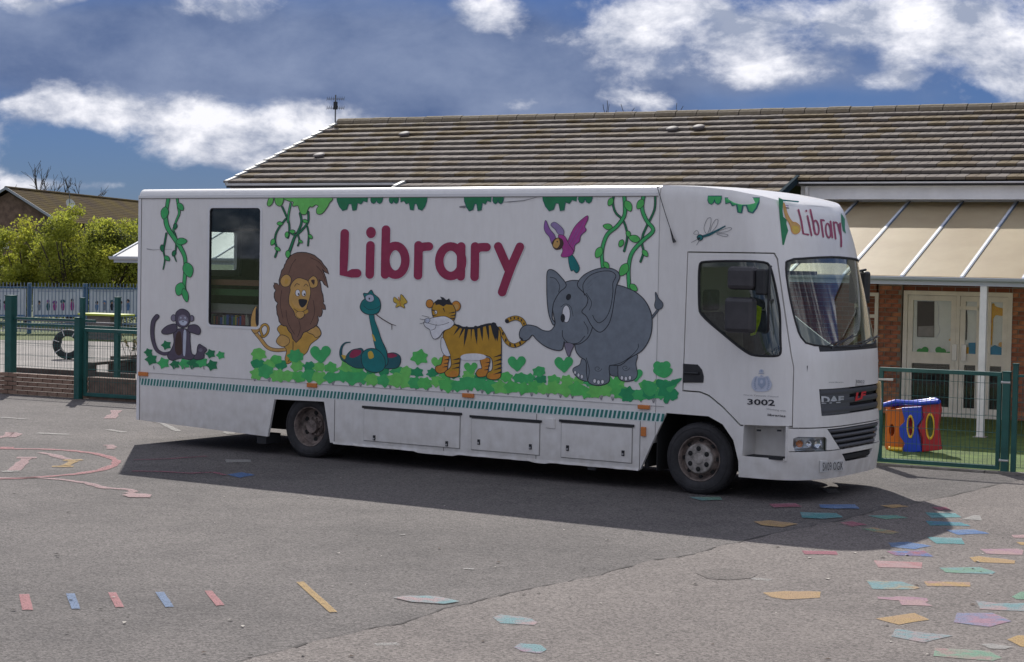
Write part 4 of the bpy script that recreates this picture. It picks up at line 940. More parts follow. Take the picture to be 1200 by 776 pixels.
# --- lion
v = Pic('lion_picture', base=.0012, step=.00004).frame(*cD)
v.oline([(110, 350), (150, 400), (200, 460), (260, 480), (330, 475)], 20, 'tan'); v.oline([(165, 380), (150, 330), (180, 300), (205, 320), (200, 360), (175, 385), (160, 380)], 12, 'gold')
v.poly([(122, 175), (132, 240), (130, 300), (140, 345), (110, 360), (88, 330), (85, 270), (98, 210)], 'tan', True, True).poly([(122, 180), (135, 240), (133, 320), (118, 290), (116, 230)], 'ink')
v.poly([(270, 400), (290, 370), (270, 330), (310, 300), (380, 330), (520, 310), (555, 320), (575, 365), (550, 400), (500, 440), (470, 500), (400, 540), (340, 575), (325, 540), (335, 480), (300, 440), (265, 425)], 'gold', True, True)
v.poly([(270, 400), (300, 375), (345, 395), (350, 430), (310, 455), (268, 430)], 'tan', True, True).poly([(480, 350), (520, 310), (560, 330), (572, 370), (540, 390), (520, 370)], 'tan', True, True)
mane = [(345, -255), (400, -280), (450, -282), (510, -265), (560, -230), (600, -180), (625, -130), (585, -160), (615, -90), (610, -40), (590, -60), (575, -20), (570, 60), (585, 130), (575, 210), (560, 260), (540, 300), (500, 320), (450, 350), (400, 420), (370, 360), (330, 310), (290, 290), (275, 200), (255, 130), (262, 60), (248, 20), (262, -10), (265, -80), (300, -140), (320, -190)]
mane = [(x, y+27*0+0) for x, y in mane]
LC = lambda pts: [(x, y) for x, y in pts]
# crop C coordinates for the upper half (same scale, 110 px higher)
up = lambda pts: [(x, y-657) for x, y in pts]
v.poly(up([(345, 500), (385, 465), (440, 455), (500, 465), (550, 495), (590, 540), (628, 605), (580, 565), (622, 700), (585, 650), (560, 640), (575, 720), (590, 790)])+[(585, 150), (605, 195), (580, 185), (575, 240), (550, 240), (545, 300), (500, 330), (450, 355), (400, 425), (370, 365), (335, 310), (300, 300), (280, 250), (268, 200), (275, 150), (250, 110), (262, 60), (245, 30), (265, 20)]+up([(245, 670), (285, 685), (295, 610), (318, 560), (330, 530)]), 'brown', False, True, 3, jag=7)
for pts in (up([(500, 490), (560, 520), (600, 570)]), up([(540, 545), (580, 590), (605, 660)]), [(300, 60), (290, 160), (310, 260)], [(330, 200), (345, 290), (390, 370)], [(520, 130), (530, 220), (500, 300)], [(420, 270), (430, 330), (410, 390)], up([(400, 500), (370, 540), (350, 600)])):
    v.stroke(pts, 4, 'dbrown', smooth=True, caps=False)
v.poly(up([(310, 620), (340, 610), (365, 640), (350, 685), (310, 690), (292, 655)]), 'tan', True, True).poly(up([(325, 640), (345, 640), (340, 670), (322, 672)]), 'gold')
v.poly(up([(495, 640), (525, 620), (550, 650), (545, 690), (510, 700), (485, 675)]), 'tan', True, True).poly(up([(505, 650), (530, 645), (525, 680)]), 'dbrown')
v.poly(up([(375, 665), (410, 635), (450, 640), (485, 660), (500, 720)])+[(495, 110), (480, 160), (470, 200), (455, 240), (430, 262), (400, 245), (385, 205), (355, 160), (352, 110), (362, 60)]+up([(360, 700)]), 'tan', True, True)
v.poly([(362, 130), (400, 185), (470, 190), (485, 215), (440, 235), (395, 215)], 'gold'); v.dot(412, 80, 15, 22, 'white', True, lw=1.6).dot(455, 82, 13, 21, 'white', True, lw=1.6).dot(418, 88, 5, 8).dot(459, 90, 5, 8)
v.poly([(418, 128), (440, 122), (478, 130), (470, 160), (445, 182), (425, 165)], 'ink'); v.stroke([(385, 190), (420, 212), (450, 208), (480, 190)], 4, 'ink', smooth=True); v.poly([(405, 215), (450, 212), (455, 240), (430, 258), (405, 240)], 'tan', True, True, 1.4)
v.stroke(up([(390, 690), (405, 672), (425, 680)])+[], 4, 'ink', smooth=True).stroke(up([(455, 690), (470, 675), (485, 690)]), 4, 'ink', smooth=True)
v.stroke([(380, 420), (375, 500), (345, 560)], 4, 'ink', smooth=True)
v.done('sitting lion with a big brown mane and a curling tufted tail')
# --- snake
v = Pic('snake_picture').frame(*cD)
v.oline([(780, 425), (745, 430), (720, 460), (715, 510), (735, 545), (790, 565)], 16, 'dteal', taper=[.3, .5, .8, 1, 1.6])
v.poly([(745, 550), (780, 490), (830, 472), (870, 480), (890, 590), (840, 605), (790, 590)], 'dteal', True, True).poly([(775, 520), (800, 480), (855, 480), (850, 510), (800, 535)], 'maroon').poly([(1020, 520), (1080, 500), (1125, 520), (1132, 560), (1110, 600), (1050, 608), (1000, 590)], 'dteal', True, True).poly([(1030, 510), (1080, 502), (1110, 520), (1060, 535)], 'maroon')
v.oline([(925, 200), (935, 270), (955, 340), (975, 420), (1000, 490), (1010, 560)], 52, 'teal', 2.5, taper=[.6, .62, .8, 1, 1.25, 1.3])
v.poly([(862, 520), (890, 480), (940, 470), (985, 490), (1020, 540), (1020, 600), (980, 632), (910, 625), (870, 585)], 'teal', True, True, 2.5).poly([(905, 500), (925, 485), (940, 500), (945, 530), (915, 540)], 'yellow').poly([(932, 370), (945, 375), (960, 415), (945, 410)], 'yellow').poly([(720, 515), (750, 520), (740, 545)], 'yellow')
v.poly([(875, 85), (905, 85), (928, 62), (945, 90), (980, 120), (992, 170), (975, 215), (925, 230), (875, 215), (852, 180), (865, 140), (885, 120)], 'teal', True, True, 2.5)
v.poly([(890, 105), (915, 92), (940, 100), (945, 130), (920, 142), (895, 130)], 'pale', True, True, 1.6).dot(915, 120, 5, 8); v.stroke([(875, 170), (910, 195), (960, 190), (990, 170)], 3, 'ink', smooth=True)
v.stroke([(962, 230), (1010, 265), (1070, 300)], 6, 'dbrown', smooth=True).stroke([(1068, 298), (1100, 308)], 4, 'dbrown').stroke([(1072, 300), (1072, 335)], 4, 'dbrown')
v.done('teal snake coiled up with its head raised and tongue out')
v = Pic('butterfly_picture').frame(*cD); v.poly([(1130, 140), (1090, 110), (1085, 140), (1108, 155), (1100, 180), (1130, 170), (1160, 185), (1155, 160), (1178, 145), (1160, 115), (1135, 92)], 'yellow', True, True, 1.6).stroke([(1120, 110), (1135, 175)], 6, 'orange'); v.done('small yellow butterfly')
# --- big lettering
def letters(pic, x0, w, c):
    LT = [[(112, 245), (110, 460), (180, 462)]], [[(254, 240)], [(250, 310), (248, 470)]], [[(336, 225), (334, 470)], 'b']
v = Pic('library_lettering').frame(*cE)
W_ = 47
def lt(P, smooth=False): v.stroke(P, W_+5, 'pale', smooth=smooth)
segs = [([(113, 247), (109, 380), (106, 463), (150, 464), (180, 463)], 0), ([(252, 312), (250, 390), (248, 470)], 0), ([(336, 227), (333, 350), (331, 470)], 0), ([(512, 312), (511, 400), (509, 475)], 0), ([(512, 340), (530, 322), (568, 318)], 1), ([(743, 318), (742, 400), (740, 480)], 0), ([(818, 318), (817, 400), (815, 483)], 0), ([(818, 345), (838, 325), (880, 322)], 1), ([(943, 318), (970, 380), (997, 440)], 0), ([(1060, 320), (1020, 410), (990, 490), (964, 565)], 0)]
def ell(cx, cy, rx, ry): return [(cx+rx*math.cos(a), cy+ry*math.sin(a)) for a in np.linspace(0, 2*math.pi, 33)[:-1]]
for lw_, c in ((W_+6, 'white'), (W_, 'maroon')):
    for P, sm in segs: v.stroke(v.crom([np.array(p, float) for p in P], False) if sm else P, lw_, c)
    v.dot(255, 243, 27+(3 if c == 'white' else 0), 31+(3 if c == 'white' else 0), c); v.stroke(ell(387, 393, 54, 78), lw_, c, closed=True); v.stroke(ell(686, 398, 62, 80), lw_, c, closed=True)
v.done('big maroon rounded lettering that reads Library')
# --- foliage fringes under the roof rail
def fringe(name, lst, lab=None):
    v = Pic(name)
    for k, (fr, pts, c) in enumerate(lst):
        if k: v = Pic(name)
        v.frame(*fr).poly(pts, c, False, True, 2.2, 'dteal'); v.done(lab)
fr1 = [(582, 68), (722, 68), (718, 88), (702, 84), (690, 98), (676, 96), (670, 120), (652, 124), (645, 98), (632, 96), (622, 102), (618, 122), (600, 124), (588, 100)]
cZ = ((240, 80), 3.75)
def fringe_shape(x0, x1, y0, k=1.0, flip=False):
    w = x1-x0; P = [(0, 0), (1, 0), (.97, .35), (.85, .25), (.78, .5), (.66, .42), (.62, .95), (.52, 1), (.48, .5), (.38, .48), (.32, .9), (.2, 1), (.1, .7), (.03, .3)]
    return [(x0+w*(1-a if flip else a), y0+b*k) for a, b in P]
def lobes(x0, x1, y0, k, n):
    P = [(x0, y0)]; w = (x1-x0)/n
    P = [(x1, y0), (x0, y0)]
    for i in range(n):
        a = x0+w*i; P += [(a-.0*w, y0+k*.5), (a+.15*w, y0+k*.85), (a+.45*w, y0+k), (a+.75*w, y0+k*.8), (a+.9*w, y0+k*.3)]
    return P
fringe('foliage_picture', [(cC, fringe_shape(685, 905, 68, 92), 'dgreen'), (cC, lobes(925, 1010, 68, 42, 2), 'dgreen'), (cC, lobes(1055, 1120, 68, 42, 2), 'dgreen'), (cC, fringe_shape(1130, 1320, 68, 90, True), 'dgreen')])
fringe('foliage_picture', [(cE, fringe_shape(757, 905, 50, 75), 'dgreen'), (cE, lobes(915, 972, 50, 36, 2), 'dgreen')])
fringe('foliage_picture', [(cG, fringe_shape(262, 495, 55, 100), 'dgreen'), (cG, lobes(505, 600, 55, 48, 2), 'dgreen')])
fringe('foliage_picture', [(((780, 210), 4.085), fringe_shape(285, 450, 92, 70, True), 'green'), (((780, 210), 4.085), lobes(205, 270, 83, 36, 2), 'green')])
v = Pic('creeper_picture').frame(*cC)
v.oline([(305, 135), (330, 190), (350, 240), (355, 300), (345, 350)], 8, 'dgreen').oline([(330, 220), (290, 270), (262, 320), (255, 380), (270, 430), (255, 485)], 8, 'dgreen').oline([(365, 110), (350, 180), (345, 240)], 9, 'green').oline([(430, 180), (440, 240), (420, 300), (390, 350), (365, 420), (345, 470)], 11, 'dgreen', taper=[1, 1, 1, 1.2, 1.4]).oline([(487, 170), (485, 240), (440, 300), (400, 330), (370, 320)], 9, 'dgreen').oline([(480, 270), (490, 330), (485, 405)], 6, 'dgreen').oline([(415, 330), (425, 370), (415, 405)], 6, 'dgreen')
for q in ((270, 250, 40, .1), (248, 360, 45, 2), (255, 420, 40, .5), (345, 440, 50, 1.6), (395, 310, 38, 3.3), (490, 330, 36, .8), (340, 310, 40, 1.7), (450, 230, 36, .3), (420, 370, 30, .5)): v.leaf(*q, 'leaf')
v.poly([(330, 68), (636, 68), (632, 110), (610, 150), (580, 182), (550, 180), (548, 150), (560, 130), (540, 118), (515, 135), (500, 130), (485, 150), (470, 185), (440, 182), (425, 150), (415, 125), (380, 128), (385, 100), (350, 92)], 'lgreen', True, True)
v.poly([(215, 75), (240, 72), (238, 105), (215, 128), (202, 115)], 'lgreen', True, True).poly([(258, 68), (312, 68), (305, 115), (285, 128), (262, 110)], 'lgreen', True, True)
v.done('creepers dangling from a pale green leaf canopy above the lion')
v = Pic('creeper_picture').frame(*cG)
v.oline([(740, 52), (735, 110), (755, 170), (800, 215), (825, 280), (830, 340), (810, 425)], 9, 'dgreen').oline([(810, 52), (815, 120), (810, 190), (760, 260), (700, 310), (670, 380), (660, 450), (668, 540)], 19, 'green', 2.5).oline([(1018, 52), (1012, 150), (960, 260), (935, 320), (930, 380), (940, 430), (920, 495)], 9, 'dgreen').oline([(940, 52), (930, 140), (960, 220), (1005, 285), (940, 350), (880, 410), (850, 470), (838, 560), (845, 680)], 20, 'green', 2.5)
for q in ((730, 70, 55, 2), (820, 90, 75, 1.1), (935, 80, 70, 2.1), (730, 265, 60, 3.3), (655, 400, 75, 2.0), (675, 500, 50, .9), (830, 290, 45, 1.2), (800, 350, 50, 2), (915, 350, 75, 3.4), (830, 510, 90, 2.1), (850, 650, 60, .7), (935, 420, 50, .9)): v.leaf(*q, 'leaf')
v.done('creepers hanging behind the elephant')
v = Pic('vent_stain').frame(*cE); v.stroke([(975, 78), (1010, 76), (1080, 70), (1150, 52)], 5, 'grey', taper=[.5, 1, .8, .3]); v.stroke([(735, 104), (760, 104)], 14, 'grey', taper=[.5, 1]); v.done()
# --- parrot
v = Pic('parrot_picture').frame(*cG)
v.poly([(440, 450), (465, 455), (500, 510), (510, 545), (490, 570), (470, 550), (455, 555), (440, 500)], 'teal', True, True, 1.6).poly([(430, 390), (450, 320), (490, 250), (560, 190), (565, 215), (545, 260), (555, 285), (520, 320), (510, 360), (480, 385), (470, 430)], 'magenta', True, True, 1.6)
v.poly([(275, 265), (285, 220), (310, 275), (345, 320), (350, 360), (330, 380), (310, 330), (285, 300)], 'purple', True, True, 1.6).poly([(320, 250), (345, 232), (385, 260), (405, 290), (400, 320), (370, 310), (350, 280)], 'mauve', True, True, 1.4)
v.poly([(370, 320), (410, 325), (440, 380), (470, 430), (440, 460), (390, 460), (400, 420), (385, 360)], 'magenta', True, True, 1.6).poly([(330, 360), (360, 335), (395, 345), (405, 380), (385, 410), (350, 415), (330, 390)], 'dbrown').poly([(345, 355), (370, 340), (380, 375), (360, 405), (335, 390)], 'tan').dot(363, 362, 5, 5, 'ink')
for q in (((460, 380), (540, 230)), ((470, 395), (550, 270)), ((440, 380), (500, 270))): v.stroke(q, 4, 'purple')
v.done('pink and purple parrot in flight')
# --- tiger
v = Pic('tiger_picture').frame(*cF)
v.oline([(690, 330), (720, 380), (745, 425), (790, 448), (840, 430), (880, 395)], 24, 'tiger').oline([(745, 275), (770, 262), (810, 255), (850, 275), (872, 320)], 26, 'tiger')
for q in ((715, 365), (735, 410), (765, 440), (800, 448), (835, 432)): v.dot(q[0], q[1], 6, 13, 'ink', rot=random.uniform(-.5, .5))
for q in ((770, 262), (795, 258), (822, 262), (845, 275), (862, 298)): v.dot(q[0], q[1]-4, 5, 9, 'ink')
v.dot(745, 277, 13, 14, 'ink')
for P in ([(300, 520), (335, 520), (328, 580), (318, 625), (270, 640), (245, 620), (250, 595), (285, 580)], [(560, 545), (620, 540), (612, 600), (600, 655), (545, 665), (530, 640), (545, 615), (570, 605)]): v.poly(P, 'orange', True, True, 2.6)
for q in ((310, 545), (308, 570), (300, 595), (600, 565), (598, 590), (592, 615)): v.stroke([(q[0]+22, q[1]), (q[0]-8, q[1]+4)], 9, 'ink', taper=[1, .2])
v.poly([(300, 370), (330, 330), (390, 305), (450, 325), (540, 320), (600, 300), (650, 300), (690, 340), (700, 400), (702, 470), (700, 560), (700, 640), (690, 672), (640, 684), (605, 670), (610, 640), (640, 620), (645, 570), (630, 530), (580, 512), (500, 505), (430, 515), (415, 540), (408, 600), (405, 650), (370, 668), (325, 660), (312, 635), (350, 600), (355, 560), (345, 515), (310, 460)], 'tiger', True, True, 2.8)
v.poly([(420, 525), (450, 508), (520, 503), (580, 512), (600, 530), (560, 548), (480, 552), (430, 545)], 'white').poly([(285, 400), (300, 400), (320, 450), (340, 500), (345, 520), (310, 515), (285, 470)], 'white', True, True, 2)
v.poly([(330, 645), (370, 620), (402, 640), (398, 662), (360, 668), (322, 660)], 'orange').poly([(615, 655), (660, 640), (698, 655), (680, 680), (630, 682)], 'orange')
for x, y, l, w, a in ((410, 320, 70, 16, 2.2), (440, 325, 80, 16, 2.0), (462, 325, 130, 24, 1.72), (495, 325, 90, 0, 1.6), (525, 322, 115, 26, 1.5), (565, 315, 100, 24, 1.5), (605, 305, 110, 22, 1.45), (650, 305, 110, 40, 1.45), (670, 330, 90, 34, 1.5)):
    v.stroke([(x, y), (x+l*.5*math.cos(a), y+l*.5*math.sin(a)), (x+l*math.cos(a), y+l*math.sin(a))], max(w, 10), 'ink', taper=[1, .7, .05])
v.stroke([(380, 300), (430, 322), (520, 325), (600, 303), (650, 302), (685, 330)], 16, 'ink', smooth=True, taper=[.6, 1, 1, 1, .8])
for y in (540, 570, 600): v.stroke([(408, y), (358, y+10)], 12, 'ink', taper=[1, .1])
for y in (520, 550, 580, 610, 640): v.stroke([(702, y-6), (650, y+10)], 13, 'ink', taper=[1, .1])
v.dot(203, 155, 24, 28, 'orange', True).dot(388, 172, 30, 34, 'orange', True).dot(390, 176, 16, 20, 'tan')
v.poly([(225, 175), (250, 140), (300, 130), (345, 145), (378, 190), (380, 240), (360, 275), (300, 270), (240, 260), (222, 215)], 'tiger', True, True, 2.6)
v.poly([(240, 140), (262, 125), (290, 128), (275, 105), (300, 112), (320, 130), (340, 118), (352, 150), (362, 165), (320, 160), (300, 175), (270, 160), (245, 165)], 'ink', False)
for P in ([(375, 215), (340, 222)], [(378, 235), (345, 242)], [(370, 258), (335, 255)], [(225, 200), (245, 205)], [(228, 240), (250, 235)], [(300, 190), (310, 215)]): v.stroke(P, 9, 'ink', taper=[1, .2])
v.poly([(165, 285), (205, 262), (250, 250), (310, 245), (360, 270), (372, 295), (345, 325), (300, 345), (270, 385), (235, 400), (215, 370), (205, 335), (175, 315)], 'white', True, True, 2)
v.stroke([(190, 290), (250, 305), (300, 300), (340, 285)], 3, 'ink', smooth=True).stroke([(250, 300), (240, 330), (215, 340)], 3, 'ink', smooth=True).poly([(168, 268), (195, 258), (205, 275), (185, 290)], 'pale', True, True, 1.5)
for P in ([(180, 270), (135, 262)], [(178, 285), (135, 295)], [(200, 250), (150, 238)]): v.stroke(P, 3, 'ink')
v.dot(247, 215, 8, 12, 'white', True, lw=1.5).dot(245, 219, 3, 5)
v.done('striped tiger walking left with its tail held by the elephant')
# --- elephant
v = Pic('elephant_picture').frame(*cH)
v.oline([(962, 185), (985, 155), (1005, 130)], 10, 'egrey2', 2).poly([(990, 15), (1010, 55), (1035, 85), (1030, 115), (1000, 125), (985, 100), (992, 60)], 'egrey2', True, True, 2)
v.poly([(690, 480), (740, 480), (760, 550), (700, 550)], 'egrey2', True, True).poly([(760, 470), (865, 420), (860, 480), (870, 545), (850, 580), (800, 592), (755, 575), (748, 520)], 'egrey', True, True, 2.5)
v.poly([(515, 445), (560, 430), (600, 500), (560, 585), (500, 578), (462, 540), (458, 510), (500, 485)], 'egrey', True, True, 2.5)
v.poly([(470, 370), (470, 200), (560, 0), (700, -35), (830, 0), (910, 60), (955, 140), (965, 220), (950, 310), (900, 390), (820, 440), (760, 485), (690, 490), (690, 560), (680, 600), (620, 618), (560, 600), (545, 540), (540, 460), (500, 430)], 'egrey', True, True, 3)
v.poly([(330, 20), (370, -30), (450, -60), (540, -40), (590, 60), (590, 180), (560, 290), (510, 340), (470, 350), (410, 350), (395, 330), (380, 385), (330, 385), (270, 360), (220, 320), (190, 290), (160, 320), (125, 325), (108, 290), (120, 250), (155, 230), (210, 238), (260, 265), (310, 265), (340, 220), (330, 160), (320, 80)], 'egrey', True, True, 3)
dH = lambda pts: [((590+x/5.714-590)*5.543, (220+y/5.714-340)*5.543) for x, y in pts]
v.poly(dH([(300, 560), (340, 558), (385, 600), (420, 655), (375, 700), (340, 760), (330, 800), (325, 870), (345, 905), (335, 915), (310, 850), (298, 760), (295, 650)]), 'egrey', True, True, 3)
v.stroke(dH([(315, 600), (350, 610), (378, 655), (372, 700)]), 4, 'ink', smooth=True)
v.poly(dH([(500, 650), (540, 590), (620, 550), (700, 540), (760, 560), (778, 600), (755, 660), (740, 760), (725, 850), (700, 920), (650, 965), (600, 930), (560, 860), (530, 830), (560, 790), (570, 740), (540, 700)]), 'egrey', True, True, 3)
v.stroke(dH([(545, 720), (535, 650), (580, 590), (650, 562), (720, 560), (755, 590), (735, 640), (735, 700), (720, 800), (690, 870), (645, 905), (615, 885), (600, 855)]), 5, 'ink', smooth=True)
for P in ([(560, 650), (600, 610), (640, 590)], [(570, 670), (600, 640)], [(560, 690), (580, 680)]): v.stroke(dH(P), 2.5, 'egrey2')
v.dot(425, 45, 16, 22, 'ink', rot=.4).dot(410, 155, 24, 55, 'white', True).dot(388, 182, 15, 28).stroke([(385, 262), (390, 310), (430, 345), (490, 342), (530, 300)], 4.5, 'ink', smooth=True).stroke([(375, 110), (405, 90), (440, 110), (455, 170)], 3, 'ink', smooth=True)
v.poly([(403, 345), (455, 355), (440, 400), (428, 432), (410, 395)], 'furl', True, True, 2).stroke([(125, 320), (110, 310)], 10, 'ink').stroke([(525, 205), (550, 250), (550, 285)], 4, 'ink', smooth=True).stroke([(560, 130), (575, 80), (540, 20)], 4, 'ink', smooth=True)
v.stroke([(690, 490), (760, 475), (830, 430), (875, 380), (878, 350)], 4, 'ink', smooth=True).stroke([(540, 440), (560, 520), (550, 590)], 4, 'ink', smooth=True)
for x, y in ((615, 510), (795, 505)): v.stroke([(x+r*math.cos(a), y+r*.8*math.sin(a)) for a, r in zip(np.linspace(0, 8, 18), np.linspace(26, 6, 18))], 2.5, 'ink')
for x, y, w, h_ in ((468, 535, 6, 10), (490, 552, 7, 12), (512, 562, 7, 13), (595, 590, 9, 13), (620, 598, 9, 13), (646, 596, 9, 13), (772, 570, 8, 13), (798, 575, 8, 13), (824, 570, 8, 13)): v.dot(x, y, w, h_, 'white', True, lw=1.3)
v.done('big grey elephant holding the tiger\'s tail in its trunk')
# --- undergrowth along the bottom
rr = random.Random(3)
v = Pic('undergrowth_picture', base=.0045, step=.000012)
def clump(x, y, r, c, heart=False):
    a0 = rr.uniform(-.3, .3)
    if heart: sh_ = [(0, -.55), (.3, -.95), (.8, -1.0), (1.15, -.6), (1.05, -.1), (.7, .3), (.35, .75), (0, .95), (-.3, .7), (-.75, .35), (-1.1, -.1), (-1.15, -.6), (-.75, -1.0), (-.3, -.9)]
    else:
        sh_ = []; k = rr.choice([5, 6, 7])
        for i in range(k*2): a = a0+math.pi*i/k; q = (1.08 if i % 2 else .84)*rr.uniform(.88, 1.12); sh_.append((q*math.cos(a)*1.1, q*math.sin(a)*.9))
    v.poly([(x+r*a, y+r*b) for a, b in sh_], c, True)
def stem(x, y):
    for dx in (-12, 0, 11): v.stroke([(x+dx*.2, y+22), (x+dx, y-6)], 4, 'grey')
def base_y(px): return 431.5+(px-293)*.0553
cs_ = ['green', 'lgreen', 'leaf', 'dleaf']; CO['dleaf'] = (.015, .30, .11)
for px in np.arange(300, 790, 15.5):
    v.frame((px, base_y(px)+9), 5.97); stem(rr.uniform(-15, 15), 10)
for px in np.arange(303, 792, 14.5):
    if 735 < px < 745: continue
    v.frame((px+rr.uniform(-3, 3), base_y(px)-6), 5.97); clump(0, 0, rr.uniform(36, 46), rr.choice(cs_))
for px in np.arange(300, 792, 12.5):
    v.frame((px+rr.uniform(-2, 2), base_y(px)+5+rr.uniform(-2, 2)), 5.97); clump(0, 0, rr.uniform(44, 58), rr.choice(cs_[:3] if px < 730 else ['green', 'dleaf']))
for px, dy, r in ((303, -17, 50), (324, -12, 38), (347, -17, 52), (376, -20, 62), (405, -16, 30), (492, -24, 56), (514, -18, 42), (552, -14, 40), (606, -22, 54), (632, -15, 42), (661, -24, 56), (719, -6, 48), (745, -16, 44), (776, -26, 52), (785, -6, 46)):
    v.frame((px, base_y(px)+dy), 5.97); clump(0, 0, r, rr.choice(['green', 'lgreen', 'leaf']) if px < 740 else 'green', rr.random() < .4)
v.frame(*cH)
v.poly([(985, 500), (1020, 470), (1060, 475), (1070, 500), (1100, 515), (1085, 550), (1050, 570), (1010, 560), (975, 530)], 'green', True).poly([(1000, 580), (1040, 585), (1080, 600), (1100, 585), (1160, 572), (1130, 610), (1090, 625), (1060, 640), (1085, 700), (1060, 738), (1040, 720), (1045, 690), (1005, 685), (1015, 640), (990, 620)], 'dleaf', True).poly([(900, 600), (950, 590), (1000, 620), (990, 660), (960, 690), (920, 670)], 'green', True)
v.done('bright green undergrowth running along below the animals')
# --- dragonfly
v = Pic('dragonfly_picture').frame((780, 210), 4.085)
for P in ([(200, 262), (185, 235), (200, 192), (218, 187), (215, 225)], [(215, 258), (222, 225), (240, 195), (252, 196), (245, 225)], [(240, 255), (280, 240), (305, 232), (318, 238), (290, 252)], [(245, 262), (280, 262), (300, 268), (285, 275)], [(160, 262), (135, 262), (150, 245)]): v.stroke(v.crom([np.array(p, float) for p in P], True), 2.2, 'grey', closed=True)
v.stroke([(170, 277), (210, 265), (250, 245), (286, 225)], 11, 'dteal', smooth=True, taper=[1, 1.2, .8, .5]).dot(166, 280, 12, 12, 'teal', True, lw=2).dot(162, 284, 6, 6, 'ink'); v.stroke([(155, 288), (125, 303)], 2.5, 'grey').stroke([(165, 290), (150, 315)], 2.5, 'grey'); v.done('dark green dragonfly above the cab door')
# --- sign over the windscreen
v = Pic('front_picture', base=.004).frame((910, 220), 11.09)
v.poly([(22, 128), (70, 150), (85, 175), (75, 300), (85, 380), (130, 420), (125, 470), (150, 560), (125, 630), (95, 745), (75, 745), (60, 600), (40, 400)], 'dgreen', False).poly([(60, 150), (130, 160), (290, 175), (280, 195), (190, 185), (90, 178)], 'teal', False).stroke([(95, 225), (150, 238)], 12, 'mauve').stroke([(110, 260), (155, 268)], 12, 'ink')
v.poly([(85, 220), (100, 210), (140, 340), (200, 440), (250, 455), (300, 500), (300, 570), (250, 605), (200, 580), (170, 480), (110, 370)], 'tan', True, True, 2, 'orange').poly([(200, 500), (280, 510), (285, 570), (230, 590)], 'yellow')
v.poly([(835, 330), (885, 410), (885, 530), (900, 600), (860, 560), (840, 450)], 'dgreen', False)
LW = 23
S = [[(282, 290), (320, 440), (345, 600), (410, 612)], [(383, 300), (384, 306)], [(398, 370), (425, 490), (452, 622)], [(436, 290), (470, 440), (498, 600)], [(575, 420), (590, 540), (605, 640)], [(578, 440), (600, 420), (612, 430)], [(698, 440), (712, 560), (722, 650)], [(738, 450), (752, 560), (765, 665)], [(742, 470), (765, 450), (780, 460)], [(795, 480), (815, 570), (832, 620)], [(822, 465), (832, 600), (838, 700), (836, 765)]]
for P in S: v.stroke(P, LW, 'maroon')
v.stroke([(512+35*math.cos(a), 520+88*math.sin(a)+(.9*35*math.cos(a))) for a in np.linspace(0, 2*math.pi, 25)[:-1]], LW-3, 'maroon', closed=True)
v.stroke([(668+32*math.cos(a), 560+88*math.sin(a)+(.9*32*math.cos(a))) for a in np.linspace(0, 2*math.pi, 25)[:-1]], LW-3, 'maroon', closed=True)
v.done('maroon Library lettering on a tilt with leaves and a yellow animal beside it')

# --- small print
def text_on(name, txt, quad, mat, parent=truck, off=.006, ptf=None, bold=0):
    cu = bpy.data.curves.new('t', 'FONT'); cu.body = txt; cu.size = 1; cu.offset = bold; cu.resolution_u = 2
    o = bpy.data.objects.new('t', cu); COL.objects.link(o); bpy.context.view_layer.update()
    me = bpy.data.meshes.new_from_object(o.evaluated_get(bpy.context.evaluated_depsgraph_get())); bpy.data.objects.remove(o)
    X = [v.co.x for v in me.vertices]; Y = [v.co.y for v in me.vertices]; x0, x1, y0, y1 = min(X), max(X), min(Y), max(Y)
    A, B, C_, D = [np.array(q, float) for q in quad]   # TL TR BR BL
    f = ptf or surf
    for v in me.vertices:
        a = (v.co.x-x0)/(x1-x0); b = (y1-v.co.y)/(y1-y0); p = A*(1-a)*(1-b)+B*a*(1-b)+C_*a*b+D*(1-a)*b; v.co = Vector(f(p[0], p[1], off))
    me.materials.clear(); me.materials.append(mat); me.name = name
    ob = bpy.data.objects.new(name, me); COL.objects.link(ob); ob.parent = parent; return ob
INKM = vin('ink', CO['ink'])
text_on('fleet_number', '3002', zM((208, 612), (625, 628), (622, 722), (208, 700)), INKM, door, bold=.02)
text_on('council_name', 'North Tyneside Council', zM((155, 545), (675, 570), (672, 600), (155, 568)), vin('grey', CO['grey']), door)
v = Pic('council_crest', parent=door).frame((860, 420), 12.94)
v.poly([(290, 320), (340, 270), (390, 280), (420, 250), (460, 280), (520, 270), (560, 340), (580, 400), (550, 470), (490, 500), (350, 500), (290, 460), (270, 400)], 'pale', True)
v.poly([(370, 300), (480, 300), (480, 400), (425, 460), (370, 400)], 'crest', False).dot(420, 195, 34, 30, 'pale').dot(420, 190, 16, 15, 'crest').dot(425, 355, 22, 30, 'pale')
for s_ in (-1, 1):
    for k in range(7): v.dot(425+s_*(85+22*math.sin(k*.5)), 300+k*27, 17, 9, 'crest', rot=s_*.6)
v.stroke([(380, 230), (460, 230)], 8, 'crest'); v.done('pale blue crest with a shield inside a wreath')
mG = vin('grey', CO['grey'])
text_on('door_print', 'Working with', zJ((437, 326), (522, 336), (521, 344), (437, 335)), mG, door); text_on('door_print', 'libraries', zJ((443, 350), (520, 356), (519, 366), (443, 360)), INKM, door, bold=.02)
text_on('front_number', '3002', zG((672, 195), (812, 203), (808, 250), (675, 252)), mG); text_on('front_print', 'libraries', zG((672, 262), (808, 258), (806, 290), (672, 290)), mG); text_on('front_print', 'www.libraries', zG((265, 222), (490, 222), (490, 242), (265, 242)), mG)
SIL = M('badge_silver', (.62, .62, .66), .3, metal=.6)
text_on('maker_badge', 'DAF', zG((165, 445), (510, 440), (505, 545), (170, 558)), SIL, gA, off=-.004, bold=.045)
